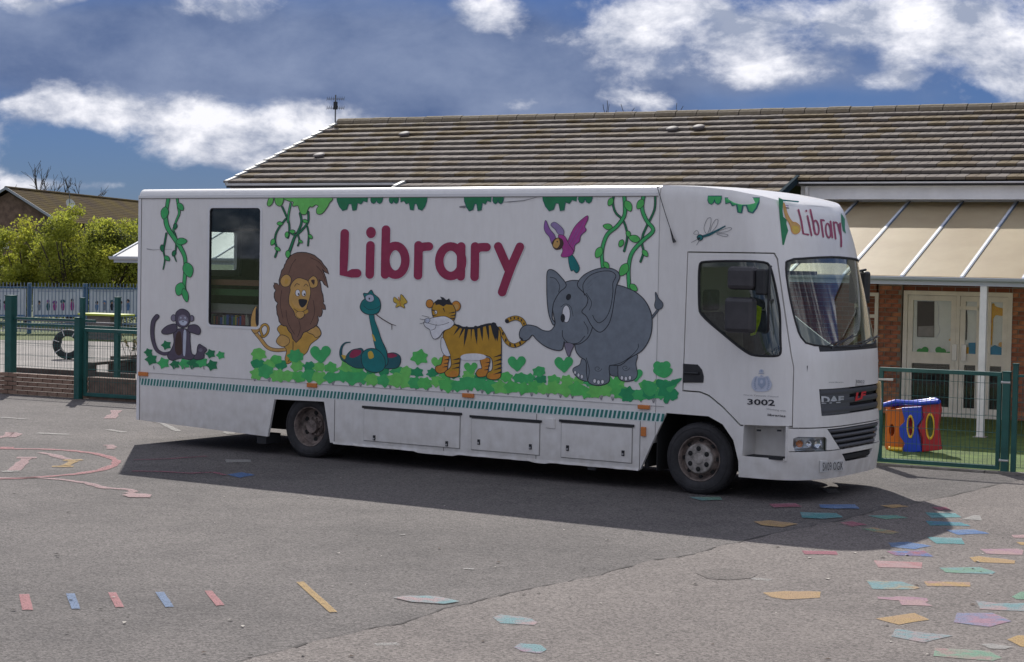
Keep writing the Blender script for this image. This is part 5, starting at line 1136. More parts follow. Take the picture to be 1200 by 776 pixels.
text_on('model_badge', 'LF', zG((690, 390), (840, 368), (820, 475), (668, 520)), M('badge_red', (.55, .02, .03), .4), gA, off=.003, bold=.05)
pl = zL((222, 552), (520, 540), (522, 682), (222, 704)); mb = MB(); mb.prism([surf(*p, off=.004) for p in pl], (.012, -.004, 0)); plate = mb.build('number_plate', M('plate_white', (.66, .66, .64), .4), truck, bevel=.002)
text_on('plate_lettering', 'SV09 OGX', zL((250, 572), (506, 560), (508, 665), (250, 682)), INKM, plate, off=.021, bold=.0)

# ================================================================ SCHOOL BUILDING
WW, WE, WR, WG = 30.8, 30.35, 34.3, 27.35
S0, S1 = -22.55, 2.0
def B_(o, s, w): return (s-o[0], w-o[1])
school = bmt('school_building', 0, 0, 'low brick school building with a moss-streaked tiled roof behind the truck', 'building')
school.location = Bw(-10, WW); so_ = (-10, WW)
def sb(mb, s0, s1, w0, w1, z0, z1, mi=0): mb.box(s0-so_[0], s1-so_[0], w0-so_[1], w1-so_[1], z0, z1, mi); return mb
def spt(s, w, z): return (s-so_[0], w-so_[1], z)
BRK = M('brick_red', (.36, .135, .08), .85, var=.45, vs=5, bump=.4, bs=50)
BRK2 = M('brick_brown', (.27, .105, .065), .85, var=.4, vs=6, bump=.4, bs=50)
BRK3 = M('brick_orange', (.42, .185, .10), .85, var=.4, vs=6, bump=.4, bs=50)
MOR = M('mortar', (.26, .23, .20), .9, var=.2, vs=8)
def wallmat():
    m = bpy.data.materials.new('brickwork'); m.use_nodes = True; nt = m.node_tree; N = nt.nodes; L = nt.links; b = N['Principled BSDF']; b.inputs['Roughness'].default_value = .85
    tc = N.new('ShaderNodeTexCoord'); br = N.new('ShaderNodeTexBrick'); mp = N.new('ShaderNodeMapping'); mp.inputs['Rotation'].default_value = (math.pi/2, 0, 0)
    L.new(tc.outputs['Object'], mp.inputs[0]); L.new(mp.outputs[0], br.inputs[0]); br.inputs['Color1'].default_value = (.27, .095, .055, 1); br.inputs['Color2'].default_value = (.19, .07, .045, 1); br.inputs['Mortar'].default_value = (.26, .23, .2, 1)
    br.inputs['Scale'].default_value = 1; br.inputs['Brick Width'].default_value = .225; br.inputs['Row Height'].default_value = .075; br.inputs['Mortar Size'].default_value = .006; L.new(br.outputs[0], b.inputs['Base Color']); return m
BWM = wallmat()
mb = MB(); sb(mb, S0+.35, -9.30, WW, WW+.25, 0, 3.72); sb(mb, -9.30, S1, WW+.10, WW+.30, 0, 3.72); mb.build('wall', BWM, school)
mb = MB(); mb.prism([spt(S0+.35, WW+.25, 0), spt(S0+.35, WW+7, 0), spt(S0+.35, WW+7, 3.7), spt(S0+.35, WR, 5.35), spt(S0+.35, WW+.25, 3.9)], (.25, 0, 0)); mb.build('gable_wall', BWM, school)
# bricks one by one where they can be seen
bmesh_ = []
for mt in (BRK, BRK2, BRK3):
    b0 = MB(); b0.box(-.105, .105, -.05, .05, -.031, .031); me = b0.mesh('brick', mt); bmesh_.append(me)
def brick_field(parent, x0, x1, y, z0, z1, conv=lambda x, y, z: (x, y, z), maxn=999):
    n = 0; row = 0; z = z0
    while z < z1-.03:
        x = x0+(.1125 if row % 2 else 0)
        if row % 2:
            o = inst('brick', random.choice(bmesh_), parent, conv(x0+.05, y+random.uniform(-.002, .003), z+.0375), sc=(.45, 1, 1)); n += 1
        while x+.21 < x1+.01:
            o = inst('brick', random.choice(bmesh_), parent, conv(x+.1125, y+random.uniform(-.002, .003), z+.0375)); x += .225; n += 1
        if x1-x > .06:
            inst('brick', random.choice(bmesh_), parent, conv((x+x1)/2, y, z+.0375), sc=((x1-x-.012)/.21, 1, 1)); n += 1
        z += .075; row += 1
    return n
cv = lambda x, y, z: spt(x, y, z)
brick_field(school, -9.25, -8.86, WW+.045, 0, 2.18, cv); brick_field(school, -7.0, -6.4, WW+.045, 0, 2.18, cv)
mb = MB(); sb(mb, -9.26, -8.85, WW+.008, WW+.10, 0, 2.2); sb(mb, -7.01, -6.0, WW+.008, WW+.10, 0, 2.2); sb(mb, -9.3, S1, WW, WW+.1, 2.2, 3.72); mb.build('mortar_bed', MOR, school)['kind'] = 'stuff'
# --- roof
TILEM = [M('tile_%s' % n, c, .95, col2=c2, vs=2.2, detail=6, bump=.4, bs=30, spec=.2) for n, c, c2 in (('pale', (.21, .185, .165), (.15, .13, .11)), ('grey', (.195, .172, .155), (.14, .12, .104)), ('mossy', (.17, .145, .11), (.125, .09, .045)), ('warm', (.175, .145, .112), (.125, .095, .065)))]
E0 = (WE-.12, 3.94); R0 = (WR, 5.44); slope = math.atan2(R0[1]-E0[1], R0[0]-E0[0]); SL = math.hypot(R0[0]-E0[0], R0[1]-E0[1]); NC = 12; GA = SL/NC; TW = .332
tm = []
for mt in TILEM:
    b0 = MB(); L_ = GA+.07; w = TW-.012
    vs = []
    # nose thick, slight camber, butt edge at the bottom
    for y, z0, z1 in ((0, .000, .044), (.018, .002, .046), (L_, -.014, .004)):
        for x, cz in ((-w/2, -.001), (-w*.06, .002), (-w*.03, -.005), (w*.02, .002), (w/2, -.001)): vs += [(x, y, z0), (x, y, z1+cz)]
    fs = []
    for i in range(2):
        for j in range(4): a = i*10+j*2; fs += [(a+1, a+3, a+13, a+11), (a, a+10, a+12, a+2)]
    for j in range(4): a = j*2; fs += [(a, a+2, a+3, a+1), (20+a, 20+a+1, 20+a+3, 20+a+2)]
    for i in range(2): fs += [(i*10, i*10+1, i*10+11, i*10+10), (i*10+8, i*10+18, i*10+19, i*10+9)]
    b0.add(vs, fs); tm.append((b0, b0.mesh('roof_tile', mt)))
stuffs = MB(); Rm = Matrix.Rotation(slope, 3, 'X')
def roof_pos(s, d): return Vector(spt(s, E0[0]+d*math.cos(slope), E0[1]+d*math.sin(slope)))
rt = random.Random(11); ntile = 0
def tile(s, d, mossy):
    global ntile
    mi = rt.choices([0, 1, 2, 3], [4, 4, mossy, 2])[0]; loc = roof_pos(s, d)+Vector((0, 0, rt.uniform(-.0015, .0015))); rz = rt.uniform(-.007, .007); rx = slope-.06+rt.uniform(-.005, .005)
    vis = s < -6.2
    if vis and s > -12.9 and d > -.2 and ntile < 296:
        inst('roof_tile', tm[mi][1], school, loc, (rx, rt.uniform(-.008, .008), rz)); ntile += 1
    else:
        R_ = Euler((rx, 0, rz)).to_matrix(); stuffs.add([tuple(R_ @ Vector(p)+loc) for p in tm[mi][0].v], tm[mi][0].f, mi)
SX0 = BL(478, 217, WE)[0]; SX1 = BL(932, 225, WE)[0]
for r in range(NC-1, -1, -1):
    d = r*GA; s = -4.2-(TW/2 if r % 2 else 0)
    while s > S0: tile(s, d, 1.5+7*max(0, (r-8)/4)+(9 if s < -19.0 and r > 4 else 0)); s -= TW
for r in range(-7, 0):
    d = r*GA; s = SX1-TW/2-(TW/2 if r % 2 else 0)*0
    while s > SX0: tile(s, d, 2); s -= TW
stuffs.build('roof_tiles', TILEM, school)['kind'] = 'stuff'
mb = MB(); mb.prism([roof_pos(S0, 0)+Vector((0, 0, -.06)), roof_pos(S1, 0)+Vector((0, 0, -.06)), roof_pos(S1, SL)+Vector((0, 0, -.06)), roof_pos(S0, SL)+Vector((0, 0, -.06))], (0, 0, -.04))
mb.prism([roof_pos(SX0, -7*GA)+Vector((0, 0, -.06)), roof_pos(SX1, -7*GA)+Vector((0, 0, -.06)), roof_pos(SX1, 0)+Vector((0, 0, -.06)), roof_pos(SX0, 0)+Vector((0, 0, -.06))], (0, 0, -.04))
b_ = roof_pos(S0, SL); c_ = roof_pos(S1, SL); mb.prism([tuple(b_), tuple(c_), tuple(c_+Vector((0, 4, -1.7))), tuple(b_+Vector((0, 4, -1.7)))], (0, 0, -.08)); mb.build('roof_deck', M('roof_deck_felt', (.03, .028, .026), .9), school)
# ridge tiles
RID = M('ridge_tile_moss', (.20, .165, .12), .9, col2=(.11, .08, .025), vs=3, detail=7, bump=.5, bs=25)
rb = MB(); vs = []; n_ = 7
for x in (0, .43):
    for rr_ in (.13, .108):
        for k in range(n_): a = math.pi*k/(n_-1); vs.append((x, -rr_*math.cos(a)*1.15, rr_*math.sin(a)))
fs = []
for k in range(n_-1): fs += [(k, k+1, 2*n_+k+1, 2*n_+k), (n_+k, 3*n_+k, 3*n_+k+1, n_+k+1), (k, n_+k, n_+k+1, k+1), (2*n_+k, 2*n_+k+1, 3*n_+k+1, 3*n_+k)]
fs += [(0, 2*n_, 3*n_, n_), (n_-1, 2*n_-1, 4*n_-1, 3*n_-1)]; rb.add(vs, fs); rme = rb.mesh('ridge_tile', RID)
s = S0
mj = MB()
while s < -4.2:
    p = roof_pos(s, SL)+Vector((0, .02, -.03+rt.uniform(-.006, .006))); inst('ridge_tile', rme, school, p, (rt.uniform(-.02, .02), rt.uniform(-.01, .01), rt.uniform(-.01, .01)))
    mj.box(p.x-.02, p.x+.015, p.y-.155, p.y-.05, p.z-.0, p.z+.075+.05); s += .447
# verge: cement bedding and white soldier caps down the left edge
VER = M('verge_white', (.36, .37, .36), .6, var=.2, vs=4)
mv = MB(); mv.box(-.03, .05, 0, GA*1.08, -.055, .052); vme = mv.mesh('verge_cap', VER)
for r in range(NC): inst('verge_cap', vme, school, roof_pos(S0-.01, r*GA), (slope-.06, 0, 0))
for r in range(-7, 0): inst('verge_cap', vme, school, roof_pos(SX0-.02, r*GA), (slope-.06, 0, 0))
DKV = M('verge_dark', (.02, .035, .045), .95, spec=.05); mb = MB(); mb.prism([roof_pos(SX1+.02, -7*GA)+Vector((0, 0, -.06)), roof_pos(SX1+.02, 0.1)+Vector((0, 0, -.06)), roof_pos(SX1+.02, .1)+Vector((0, 0, .06)), roof_pos(SX1+.02, -7*GA)+Vector((0, 0, .06))], (.06, 0, 0)); mb.build('verge_board', DKV, school)
# fascia, gutter, soffit
FAS = M('fascia_white', (.78, .78, .79), .45, var=.08, vs=2)
mb = MB(); sb(mb, S0, SX0-.05, WE, WE+.03, 3.66, 3.90); mb.build('fascia', FAS, school); mb = MB(); sb(mb, SX1+.10, S1, WE, WE+.03, 3.62, 3.90); mb.build('fascia', FAS, school)
mb = MB(); sb(mb, S0, SX0-.05, WE+.03, WW, 3.66, 3.68); mb.build('soffit', FAS, school); mb = MB(); sb(mb, SX1+.1, S1, WE+.03, WW+.1, 3.62, 3.64); mb.build('soffit', FAS, school)
def gutter(parent, s0, s1, w, z, r=.06, name='gutter', o=so_, mat=None, sag=0):
    mb = MB(); vs = []; k = 9
    for s in (s0, s1):
        for q in (r, r-.006):
            for i in range(k): a = math.pi+math.pi*i/(k-1); vs.append((s-o[0], w+q*math.cos(a)-o[1], z+q*math.sin(a)))
    fs = [(i, i+1, 2*k+i+1, 2*k+i) for i in range(k-1)]+[(k+i, 3*k+i, 3*k+i+1, k+i+1) for i in range(k-1)]+[(0, 2*k, 3*k, k), (k-1, 2*k-1, 4*k-1, 3*k-1)]
    mb.add(vs, fs); mb.tube([(s0-o[0], w-r-o[1], z), (s1-o[0], w-r-o[1], z)], .008, 6); return mb.build(name, mat or FAS, parent, smooth=50)
gutter(school, S0, SX0-.05, WE-.06, 3.92); gutter(school, SX1+.10, S1, WE-.06, 3.90)
mb = MB(); s_, z_ = BL(945, 225, WE-.05); mb.tube([spt(s_, WE-.06, 3.85), spt(s_, WE-.02, 3.6), spt(s_, WW-.06, 3.45), spt(s_, WW-.06, 2.7)], .036, 10); mb.build('downpipe', FAS, school, smooth=50)
# roof vents
VM = M('vent_grey', (.10, .085, .08), .7)
for px, py in ((374, 183), (474, 158), (788, 152), (819, 150)):
    # point on the roof plane
    d = ray(px, py); ns = np.array([0, -math.sin(slope), math.cos(slope)]); nw = bt*0+bn*ns[1]+np.array([0, 0, ns[2]]); o_ = bn*E0[0]+np.array([0, 0, E0[1]+.05]); t = np.dot(o_-CAM, nw)/np.dot(d, nw); P = CAM+d*t
    s_, w_ = P@bt, P@bn; c = Vector(spt(s_, w_, P[2])); mb = MB(); mb.lathe([(.0, .055), (.08, .052), (.115, .038), (.125, .022), (.10, .015), (.10, -.02)], c, (0, -math.sin(slope), math.cos(slope)), 18); mb.build('roof_vent', VM, school, smooth=50)
# door set and side window
DM = M('door_white', (.80, .79, .75), .5, var=.1, vs=3); PB = M('paper_backing', (.78, .80, .82), .8, var=.1, vs=2); DG = M('dark_room', (.035, .03, .03), .7, var=.5, vs=3)
GD = glass('door_glass', (.93, .95, .95), .5)
def bp(px, py, w=WW): s, z = BL(px, py, w); return s, z
def brect(x0, y0, x1, y1): a = bp(x0, y0); b = bp(x1, y1); return a[0], b[0], b[1], a[1]
fs0, fs1 = bp(1059.5, 345)[0], bp(1187, 350)[0]; DT = 2.03
doorset = empty_child('door_frame', school); doorset.location = (0, 0, 0)
def frm(parent, s0, s1, z0, z1, t, w0, w1, name, mat):
    mb = MB(); sb(mb, s0, s0+t, w0, w1, z0, z1); sb(mb, s1-t, s1, w0, w1, z0, z1); sb(mb, s0+t, s1-t, w0, w1, z1-t, z1); sb(mb, s0+t, s1-t, w0, w1, z0, z0+t); return mb.build(name, mat, parent)
frm(doorset, fs0, fs1, 0, DT+.07, .07, WW-.02, WW+.07, 'outer_frame', DM)
m1 = bp(1120, 400)[0]; m2 = bp(1150, 400)[0]
mb = MB(); sb(mb, m1-.0, m1+.06, WW-.01, WW+.06, .07, DT); sb(mb, m2, m2+.06, WW-.01, WW+.06, .07, DT); mb.build('mullion', DM, doorset)['kind'] = 'stuff'
def leaf(s0, s1, parts):
    d_ = empty_child('door_leaf', school); frm(d_, s0+.005, s1-.005, .075, DT-.005, .085, WW, WW+.045, 'leaf_frame', DM)
    zm = 1.02; mb = MB(); sb(mb, s0+.09, s1-.09, WW+.005, WW+.04, zm-.14, zm+.05); mb.build('mid_rail', DM, d_)
    mb = MB(); sb(mb, s0+.09, s1-.09, WW+.03, WW+.034, zm+.05, DT-.09); sb(mb, s0+.09, s1-.09, WW+.03, WW+.034, .16, zm-.14); mb.build('glazing', GD, d_); mb.parts = 1
    mb = MB(); sb(mb, s0+.09, s1-.09, WW+.05, WW+.055, .16, zm-.14); mb.build('dark_glass_backing', DG, d_)
    return d_
l1 = leaf(fs0+.07, m1, 0); l2 = leaf(m1+.06, m2, 0); l3 = leaf(m2+.06, fs1-.07, 0)
zmid = 1.07
for l, a, b in ((l1, fs0+.16, m1-.09), (l2, m1+.15, m2-.09), (l3, m2+.15, fs1-.16)):
    mb = MB(); sb(mb, a, b, WW+.044, WW+.048, zmid, DT-.09); mb.build('paper_backing', PB, l)
CO.update(skyb=(.02, .22, .42), wgreen=(.03, .28, .06), giraffe=(.62, .36, .03), dark=(.03, .025, .025))
def spoint(x, y, off): 
    s, z = BL(x, y, WW+.0285); return spt(s, WW+.0285-off*.4, z)
v = Pic('window_drawing', parent=l1, base=.002, step=.0002, pt=spoint).frame((1055, 340), 7.76)
v.poly([(155, 100), (310, 104), (308, 430), (152, 425)], 'dark', False).poly([(165, 330), (305, 325), (305, 425), (160, 420)], 'grey', False)
for x in (200, 240, 350, 400, 440): v.dot(x, 590, 34, 30, 'wgreen')
for x, y in ((225, 545), (350, 545), (180, 560), (385, 560), (430, 600)): v.dot(x, y, 32, 30, 'wgreen')
v.stroke([(340, 110), (350, 200), (345, 290), (360, 370), (330, 430)], 5, 'pale', smooth=True); v.stroke([(470, 110), (480, 220), (475, 320)], 6, 'grey', smooth=True)
v.poly([(480, 385), (500, 430), (515, 450), (498, 470), (485, 500), (465, 470), (440, 455), (465, 430)], 'giraffe', True); v.done()
v = Pic('window_drawing', parent=l2, base=.002, step=.0002, pt=spoint).frame((1055, 340), 7.76); v.poly([(620, 480), (685, 478), (680, 655), (618, 655)], 'skyb', False).poly([(580, 520), (625, 520), (622, 585), (585, 585)], 'giraffe', False); v.stroke([(600, 160), (605, 300), (600, 450)], 10, 'dark'); v.done()
v = Pic('window_drawing', parent=l3, base=.002, step=.0002, pt=spoint).frame((1055, 340), 7.76)
v.poly([(805, 530), (860, 500), (930, 530), (940, 665), (800, 662)], 'skyb', False).poly([(822, 240), (845, 240), (842, 350), (835, 500), (812, 500)], 'giraffe', False).poly([(830, 140), (850, 120), (870, 150), (940, 170), (955, 200), (930, 235), (870, 230), (845, 260), (822, 240)], 'giraffe', True)
for q in ((832, 290), (828, 360), (824, 430), (880, 185)): v.dot(q[0], q[1], 6, 12, 'orange')
v.dot(915, 495, 22, 22, 'tan'); v.done()
for px in (1118, 1129): mb = MB(); s_ = bp(px, 415)[0]; sb(mb, s_-.03, s_+.05, WW-.03, WW-.012, .95, 1.22); mb.build('push_plate', ALU, l1)
mb = MB(); s_ = bp(1123, 355)[0]; sb(mb, s_, s_+.34, WW-.06, WW-.02, 1.80, 1.86); mb.build('door_closer', DM, l2)
wa, wb = bp(1002, 350)[0], bp(1030, 350)[0]
wn_ = empty_child('window', school); frm(wn_, wa, wb, .92, 2.05, .06, WW-.03, WW+.05, 'frame', DM); mb = MB(); sb(mb, wa+.06, wb-.06, WW-.02, WW+.04, 1.62, 1.68); mb.build('transom', DM, wn_); mb = MB(); sb(mb, wa+.06, wb-.06, WW+.02, WW+.025, .98, 1.62); sb(mb, wa+.06, wb-.06, WW+.02, WW+.025, 1.68, 1.99); mb.build('pane', GD, wn_)
mb = MB(); sb(mb, wa-.05, wb+.02, WW-.08, WW, .86, .92); mb.build('sill', DM, wn_)
mb = MB(); sb(mb, wa+.06, wb-.06, WW+.09, WW+.098, .98, 1.99); mb.build('blind', DG, wn_)
# --- TV aerial standing at the ridge end
P = roof_pos(BL(393, 136, WR)[0], SL); aer = bmt('tv_aerial', 0, 0, 'thin grey television aerial on a pole at the left end of the ridge', 'aerial'); pw = Bw(P.x+so_[0], P.y+so_[1], P.z); aer.location = pw
AE = M('aerial_grey', (.16, .17, .18), .5, metal=.6)
MB().tube([(0, 0, -.25), (0, 0, .62)], .016, 8).build('pole', AE, aer); mb = MB(); mb.box(-.035, .035, -.03, .03, .30, .47); mb.build('junction_box', BLK, aer)
for z in (.33, .53):
    mb = MB(); mb.tube([(-.19, -.05, z), (.19, .05, z)], .008, 5); mb.build('boom', AE, aer)
    for x in np.linspace(-.19, .19, 9):
        mb = MB(); mb.tube([(x, x*.26-.01, z-.035), (x, x*.26+.01, z+.05)], .005, 4); mb.build('element', AE, aer)

# ================================================================ ENTRANCE CANOPY (right)
PLY = M('canopy_polycarbonate', (.76, .66, .47), .42, col2=(.68, .57, .39), vs=1.1, detail=7, transl=.62, spec=.6)
GB = M('glazing_bar_white', (.50, .53, .58), .55); GBS = M('glazing_bar_seal', (.07, .11, .18), .5); PLW = M('pale_roof_sheet', (.74, .73, .70), .45, transl=.3)
def canopy(name, label, bars, sA, sB, wt, zt, wg, zg, posts, shear):
    c = bmt(name, sA, wg, label, 'canopy'); o = (sA, wg)
    L_ = math.hypot(wt-wg, zt-zg)
    def cp(s, f, dz=0): return Vector((s-sA, (wt-wg)*f, zg+(zt-zg)*f+dz))
    for i in range(len(bars)-1):
        a, b = bars[i], bars[i+1]; mb = MB(); n = 6; vs = [cp(a+.012+(b-a-.024)*k/n, f, .004*math.sin(math.pi*k/n)) for f in (0, 1) for k in range(n+1)]; vs2 = [v_-Vector((0, 0, .012)) for v_ in vs]
        q = n+1; fs = [(k, k+1, q+k+1, q+k) for k in range(n)]+[(2*q+k, 3*q+k, 3*q+k+1, 2*q+k+1) for k in range(n)]+[(k, 2*q+k, 2*q+k+1, k+1) for k in range(n)]+[(q+k, q+k+1, 3*q+k+1, 3*q+k) for k in range(n)]+[(0, q, 3*q, 2*q), (n, 2*q+n, 3*q+n, q+n)]
        mb.add(vs, fs) if False else mb.add(vs+vs2, fs); mb.build('canopy_panel', PLW if 'yard' in name else PLY, c)
    for b in bars:
        mb = MB(); 
        for dx, w, h0, h1, mi in ((0, .020, -.05, .022, 0), (.026, .022, .0, .016, 1)):
            A = cp(b+dx, -.01); Bq = cp(b+dx, 1.0); vs = []
            for P_ in (A, Bq):
                for x in (-w, w):
                    for z in (h0, h1): vs.append(P_+Vector((x*.5 if mi else x, 0, z)))
            mb.add(vs, [(0, 1, 3, 2), (4, 6, 7, 5), (0, 4, 5, 1), (2, 3, 7, 6), (0, 2, 6, 4), (1, 5, 7, 3)], mi)
        mb.build('glazing_bar', [GB, GBS], c)
    mb = MB(); mb.box(0, sB-sA, -.02, .05, zg-.13, zg-.02); mb.build('eaves_beam', GB, c)
    gutter(c, sA-.05, sB, wg-.07, zg-.015, .055, 'gutter', o, GB)
    mb = MB(); mb.box(0, sB-sA, wt-wg-.02, wt-wg+.04, zt-.05, zt+.05); mb.build('wall_plate', GB, c)
    for p in posts:
        mb = MB(); mb.box(p-sA-.05, p-sA+.05, -.02, .08, 0, zg-.13); mb.build('post', DM, c, bevel=.006); mb = MB(); mb.box(p-sA-.09, p-sA+.09, -.06, .12, 0, .012); mb.build('post_base', ALU, c)
    return c
# glazing bars measured at the gutter
gb = [BL(px, py, WG)[0] for px, py in ((1057, 330.5), (1127, 333))]; pit = gb[1]-gb[0]
bars = [gb[0]+pit*k for k in range(-4, 7)]
canopy('entrance_canopy', 'sloping beige canopy roof with white glazing bars in front of the doors at right', bars, bars[0], bars[-1], WE+.42, 3.60, WG, 2.36, [BL(1149, 480, WG)[0], BL(1260, 480, WG)[0]], 0)
# second canopy seen beyond the rear of the truck
zq = BL(150, 304, 30.2); sA2 = BL(134, 304, 30.2)[0]; sB2 = BL(420, 304, 30.2)[0]
canopy('yard_canopy', 'pale canopy roof corner showing just behind the rear end of the truck', [sA2+k*(sB2-sA2)/7 for k in range(8)], sA2, sB2, 33.0, zq[1]+1.15, 30.2, zq[1]+.06, [sB2-.3], 0)

# ================================================================ RIGHT FENCE AND GATE
GRN = M('fence_green', (.012, .085, .075), .45, var=.2, vs=5); ZN = M('latch_metal', (.45, .45, .44), .45, metal=.5); FW = 22.66
def wires(s0, s1, z0, z1, w, name, parent, o, dx=.055, dz=.2, r=.0032, mat=GRN):
    mb = MB()
    def rod(a, b):
        a = np.array(a); b = np.array(b); d = b-a; up = np.array([0, 0, 1.]) if abs(d[2]) < 1e-6 else np.array([1., 0, 0]); q = np.cross(d/np.linalg.norm(d), up); vs = []
        for p in (a, b):
            for k in range(3): t = 2*math.pi*k/3; vs.append(tuple(p+r*(math.cos(t)*up+math.sin(t)*q)))
        mb.add(vs, [(0, 1, 4, 3), (1, 2, 5, 4), (2, 0, 3, 5)])
    s = s0
    while s < s1+1e-6: rod((s-o[0], w-o[1], z0), (s-o[0], w-o[1], z1)); s += dx
    z = z0
    while z < z1+1e-6: rod((s0-o[0], w-o[1]-.007, z), (s1-o[0], w-o[1]-.007, z)); rod((s0-o[0], w-o[1]+.007, z), (s1-o[0], w-o[1]+.007, z)); z += dz
    o_ = mb.build(name, mat, parent); o_['kind'] = 'stuff'; return o_
def gate(name, label, s0, s1, z0, z1, w, t=.05, dx=.055, dz=.2):
    g = bmt(name, s0, w, label, 'gate'); o = (s0, w); W2 = s1-s0
    for a, b, c_, d, nm in ((0, W2, z1-t, z1, 'top_rail'), (0, W2, z0, z0+t, 'bottom_rail')): MB().box(a, b, -t/2, t/2, c_, d).build(nm, GRN, g, bevel=.004)
    for a in (0, W2-t): MB().box(a+.0, a+t, -t/2-.001, t/2+.001, z0+t, z1-t).build('stile', GRN, g, bevel=.004)
    wires(s0+t, s1-t, z0+t, z1-t, w, 'wire_mesh', g, o, dx, dz); return g
def post(name, label, s, w, z1, t=.08, group=None, cap=True, z0=0, r=None):
    p = bmt(name, s, w, label, 'post', group); MB().box(-t/2, t/2, -t/2, t/2, z0, z1).build('shaft', GRN, p, bevel=.006)
    if cap: MB().box(-t/2-.006, t/2+.006, -t/2-.006, t/2+.006, z1, z1+.015).build('cap', GRN, p)
    return p
gz1 = BL(1100, 436, FW)[1]+.03; gz0 = BL(1100, 543, FW)[1]-.03; ga, gb_ = BL(1030, 470, FW)[0], BL(1170, 490, FW)[0]
gr = gate('fence_gate', 'green mesh gate with a silver latch just in front of the truck\'s cab', ga, gb_+.03, max(gz0, .03), gz1, FW)
mb = MB(); a = BL(1030, 444, FW); b = BL(1048, 444, FW); mb.box(a[0]-ga, b[0]-ga, -.06, -.03, a[1]-.012, a[1]+.012); mb.build('latch', ZN, gr)
for z in (gz0+.12, gz1-.12): mb = MB(); mb.tube([(gb_-ga+.03, -.03, z), (gb_-ga+.14, -.03, z)], .02, 8); mb.build('hinge', ZN, gr)
p1 = BL(1176, 490, FW)[0]; p2 = BL(1184, 490, FW)[0]
post('gate_post', 'thicker green post that the right-hand gate hangs from', p1+.03, FW, gz1+.0, .09); post('fence_post', 'taller green post to the right of the gate post, at the frame\'s right edge', p2+.05, FW, gz1+.10, .06)
fp = bmt('mesh_fence', p2+.08, FW, 'green wire mesh fence panel running out of frame at the right', 'fence'); wires(p2+.08, p2+3.2, .08, gz1-.02, FW, 'wire_mesh', fp, (p2+.08, FW)); MB().box(0, 3.1, -.02, .02, gz1-.05, gz1-.02).build('rail', GRN, fp)
post('gate_post', 'green gate post partly hidden behind the front of the cab', ga-.08, FW, gz1+.05, .09)

# ================================================================ TOY PLAY HOUSE
pc0 = G(1070, 530); pw_ = float(pc0@bn); ps = float(pc0@bt)
toy = bmt('toy_playhouse', ps, pw_, 'orange, blue and red plastic toy playhouse on the grass behind the gate', 'toy')
def plastic(n, c): return M('plastic_'+n, c, .35, coat=.3)
def tl(px, py): s, z = BL(px, py, pw_); return s-ps, z
def toy_panel(name, outline, hole, mat, y0, d, parent, skew=0):
    mb = MB(); P = [tl(*p) for p in outline]; o3 = [(x, y0+skew*(x-P[0][0]), z) for x, z in P]
    if hole:
        H = [tl(*p) for p in hole]; allp = o3+[(x, y0+skew*(x-P[0][0]), z) for x, z in H]; n1 = len(o3)
        tri = tessellate_polygon([[Vector((x, z, 0)) for x, z in P], [Vector((x, z, 0)) for x, z in H]]); n = len(allp)
        vs = allp+[(x, y+d, z) for x, y, z in allp]; fs = [tuple(t) for t in tri]+[tuple(i+n for i in t[::-1]) for t in tri]+[(i, (i+1) % n1, (i+1) % n1+n, i+n) for i in range(n1)]+[(n1+i, n1+(i+1) % (n-n1), n1+(i+1) % (n-n1)+n, n1+i+n) for i in range(n-n1)]
        mb.add(vs, fs)
    else: mb.prism(o3, (0, d, 0))
    return mb.build(name, mat, parent, bevel=.008)
def oval(cx, cy, rx, ry): return [(cx+rx*math.cos(a), cy+ry*math.sin(a)) for a in np.linspace(0, 2*math.pi, 17)[:-1]]
z8 = Z((990, 320), 3.105)
toy_panel('orange_panel', z8((140, 500), (215, 492), (215, 540), (195, 560), (200, 600), (215, 625), (210, 655), (140, 650)), oval(1042, 505, 3, 7), plastic('orange', (.75, .17, .015)), .10, .08, toy, .2)
toy_panel('corner_panel', z8((205, 490), (278, 486), (280, 530), (262, 560), (270, 600), (278, 650), (205, 655), (218, 620), (200, 595), (198, 560), (218, 540)), oval(1067, 500, 3.5, 13), plastic('blue', (.01, .05, .50)), .0, .08, toy)
toy_panel('window_trim', oval(1067, 500, 4.5, 14), oval(1067, 500, 2.8, 11), plastic('yellow', (.75, .45, .02)), -.015, .04, toy)
toy_panel('red_panel', z8((278, 470), (338, 465), (345, 500), (335, 560), (345, 645), (278, 652), (282, 600), (266, 565), (284, 530)), oval(1089, 500, 4.5, 15), plastic('red', (.42, .015, .03)), .02, .08, toy, .15)
toy_panel('window_trim', oval(1089, 500, 5.5, 16), oval(1089, 500, 4, 13), plastic('yellow', (.75, .45, .02)), .03, .05, toy)
mb = MB(); A = [tl(1036, 473), tl(1050, 469), tl(1078, 471), tl(1100, 469)]
for i in range(3): mb.tube([(A[i][0], -.01, A[i][1]-.02), (A[i+1][0], -.01, A[i+1][1]-.02)], .032, 10)
mb.tube([(A[0][0], .0, A[0][1]-.02), (A[0][0]+.1, .3, A[0][1]-.02), (A[3][0]-.12, .3, A[3][1]-.02), (A[3][0], 0, A[3][1]-.02)], .032, 10)
mb.build('top_ring', plastic('blue', (.01, .05, .50)), toy, smooth=50); MB().box(A[0][0], A[3][0]-.25, .32, .36, .02, A[3][1]-.05).build('back_panel', plastic('red', (.42, .015, .03)), toy)
MB().box(A[0][0]-.02, A[0][0]+.05, .16, .32, .02, A[3][1]-.06).build('side_panel', plastic('orange', (.75, .17, .015)), toy); mb = MB(); mb.tube([tl(1042, 528)[0:1]+(-.02, .03), tl(1058, 528)[0:1]+(-.02, .03)], .03, 8); mb.build('yellow_foot', plastic('yellow', (.75, .45, .02)), toy)
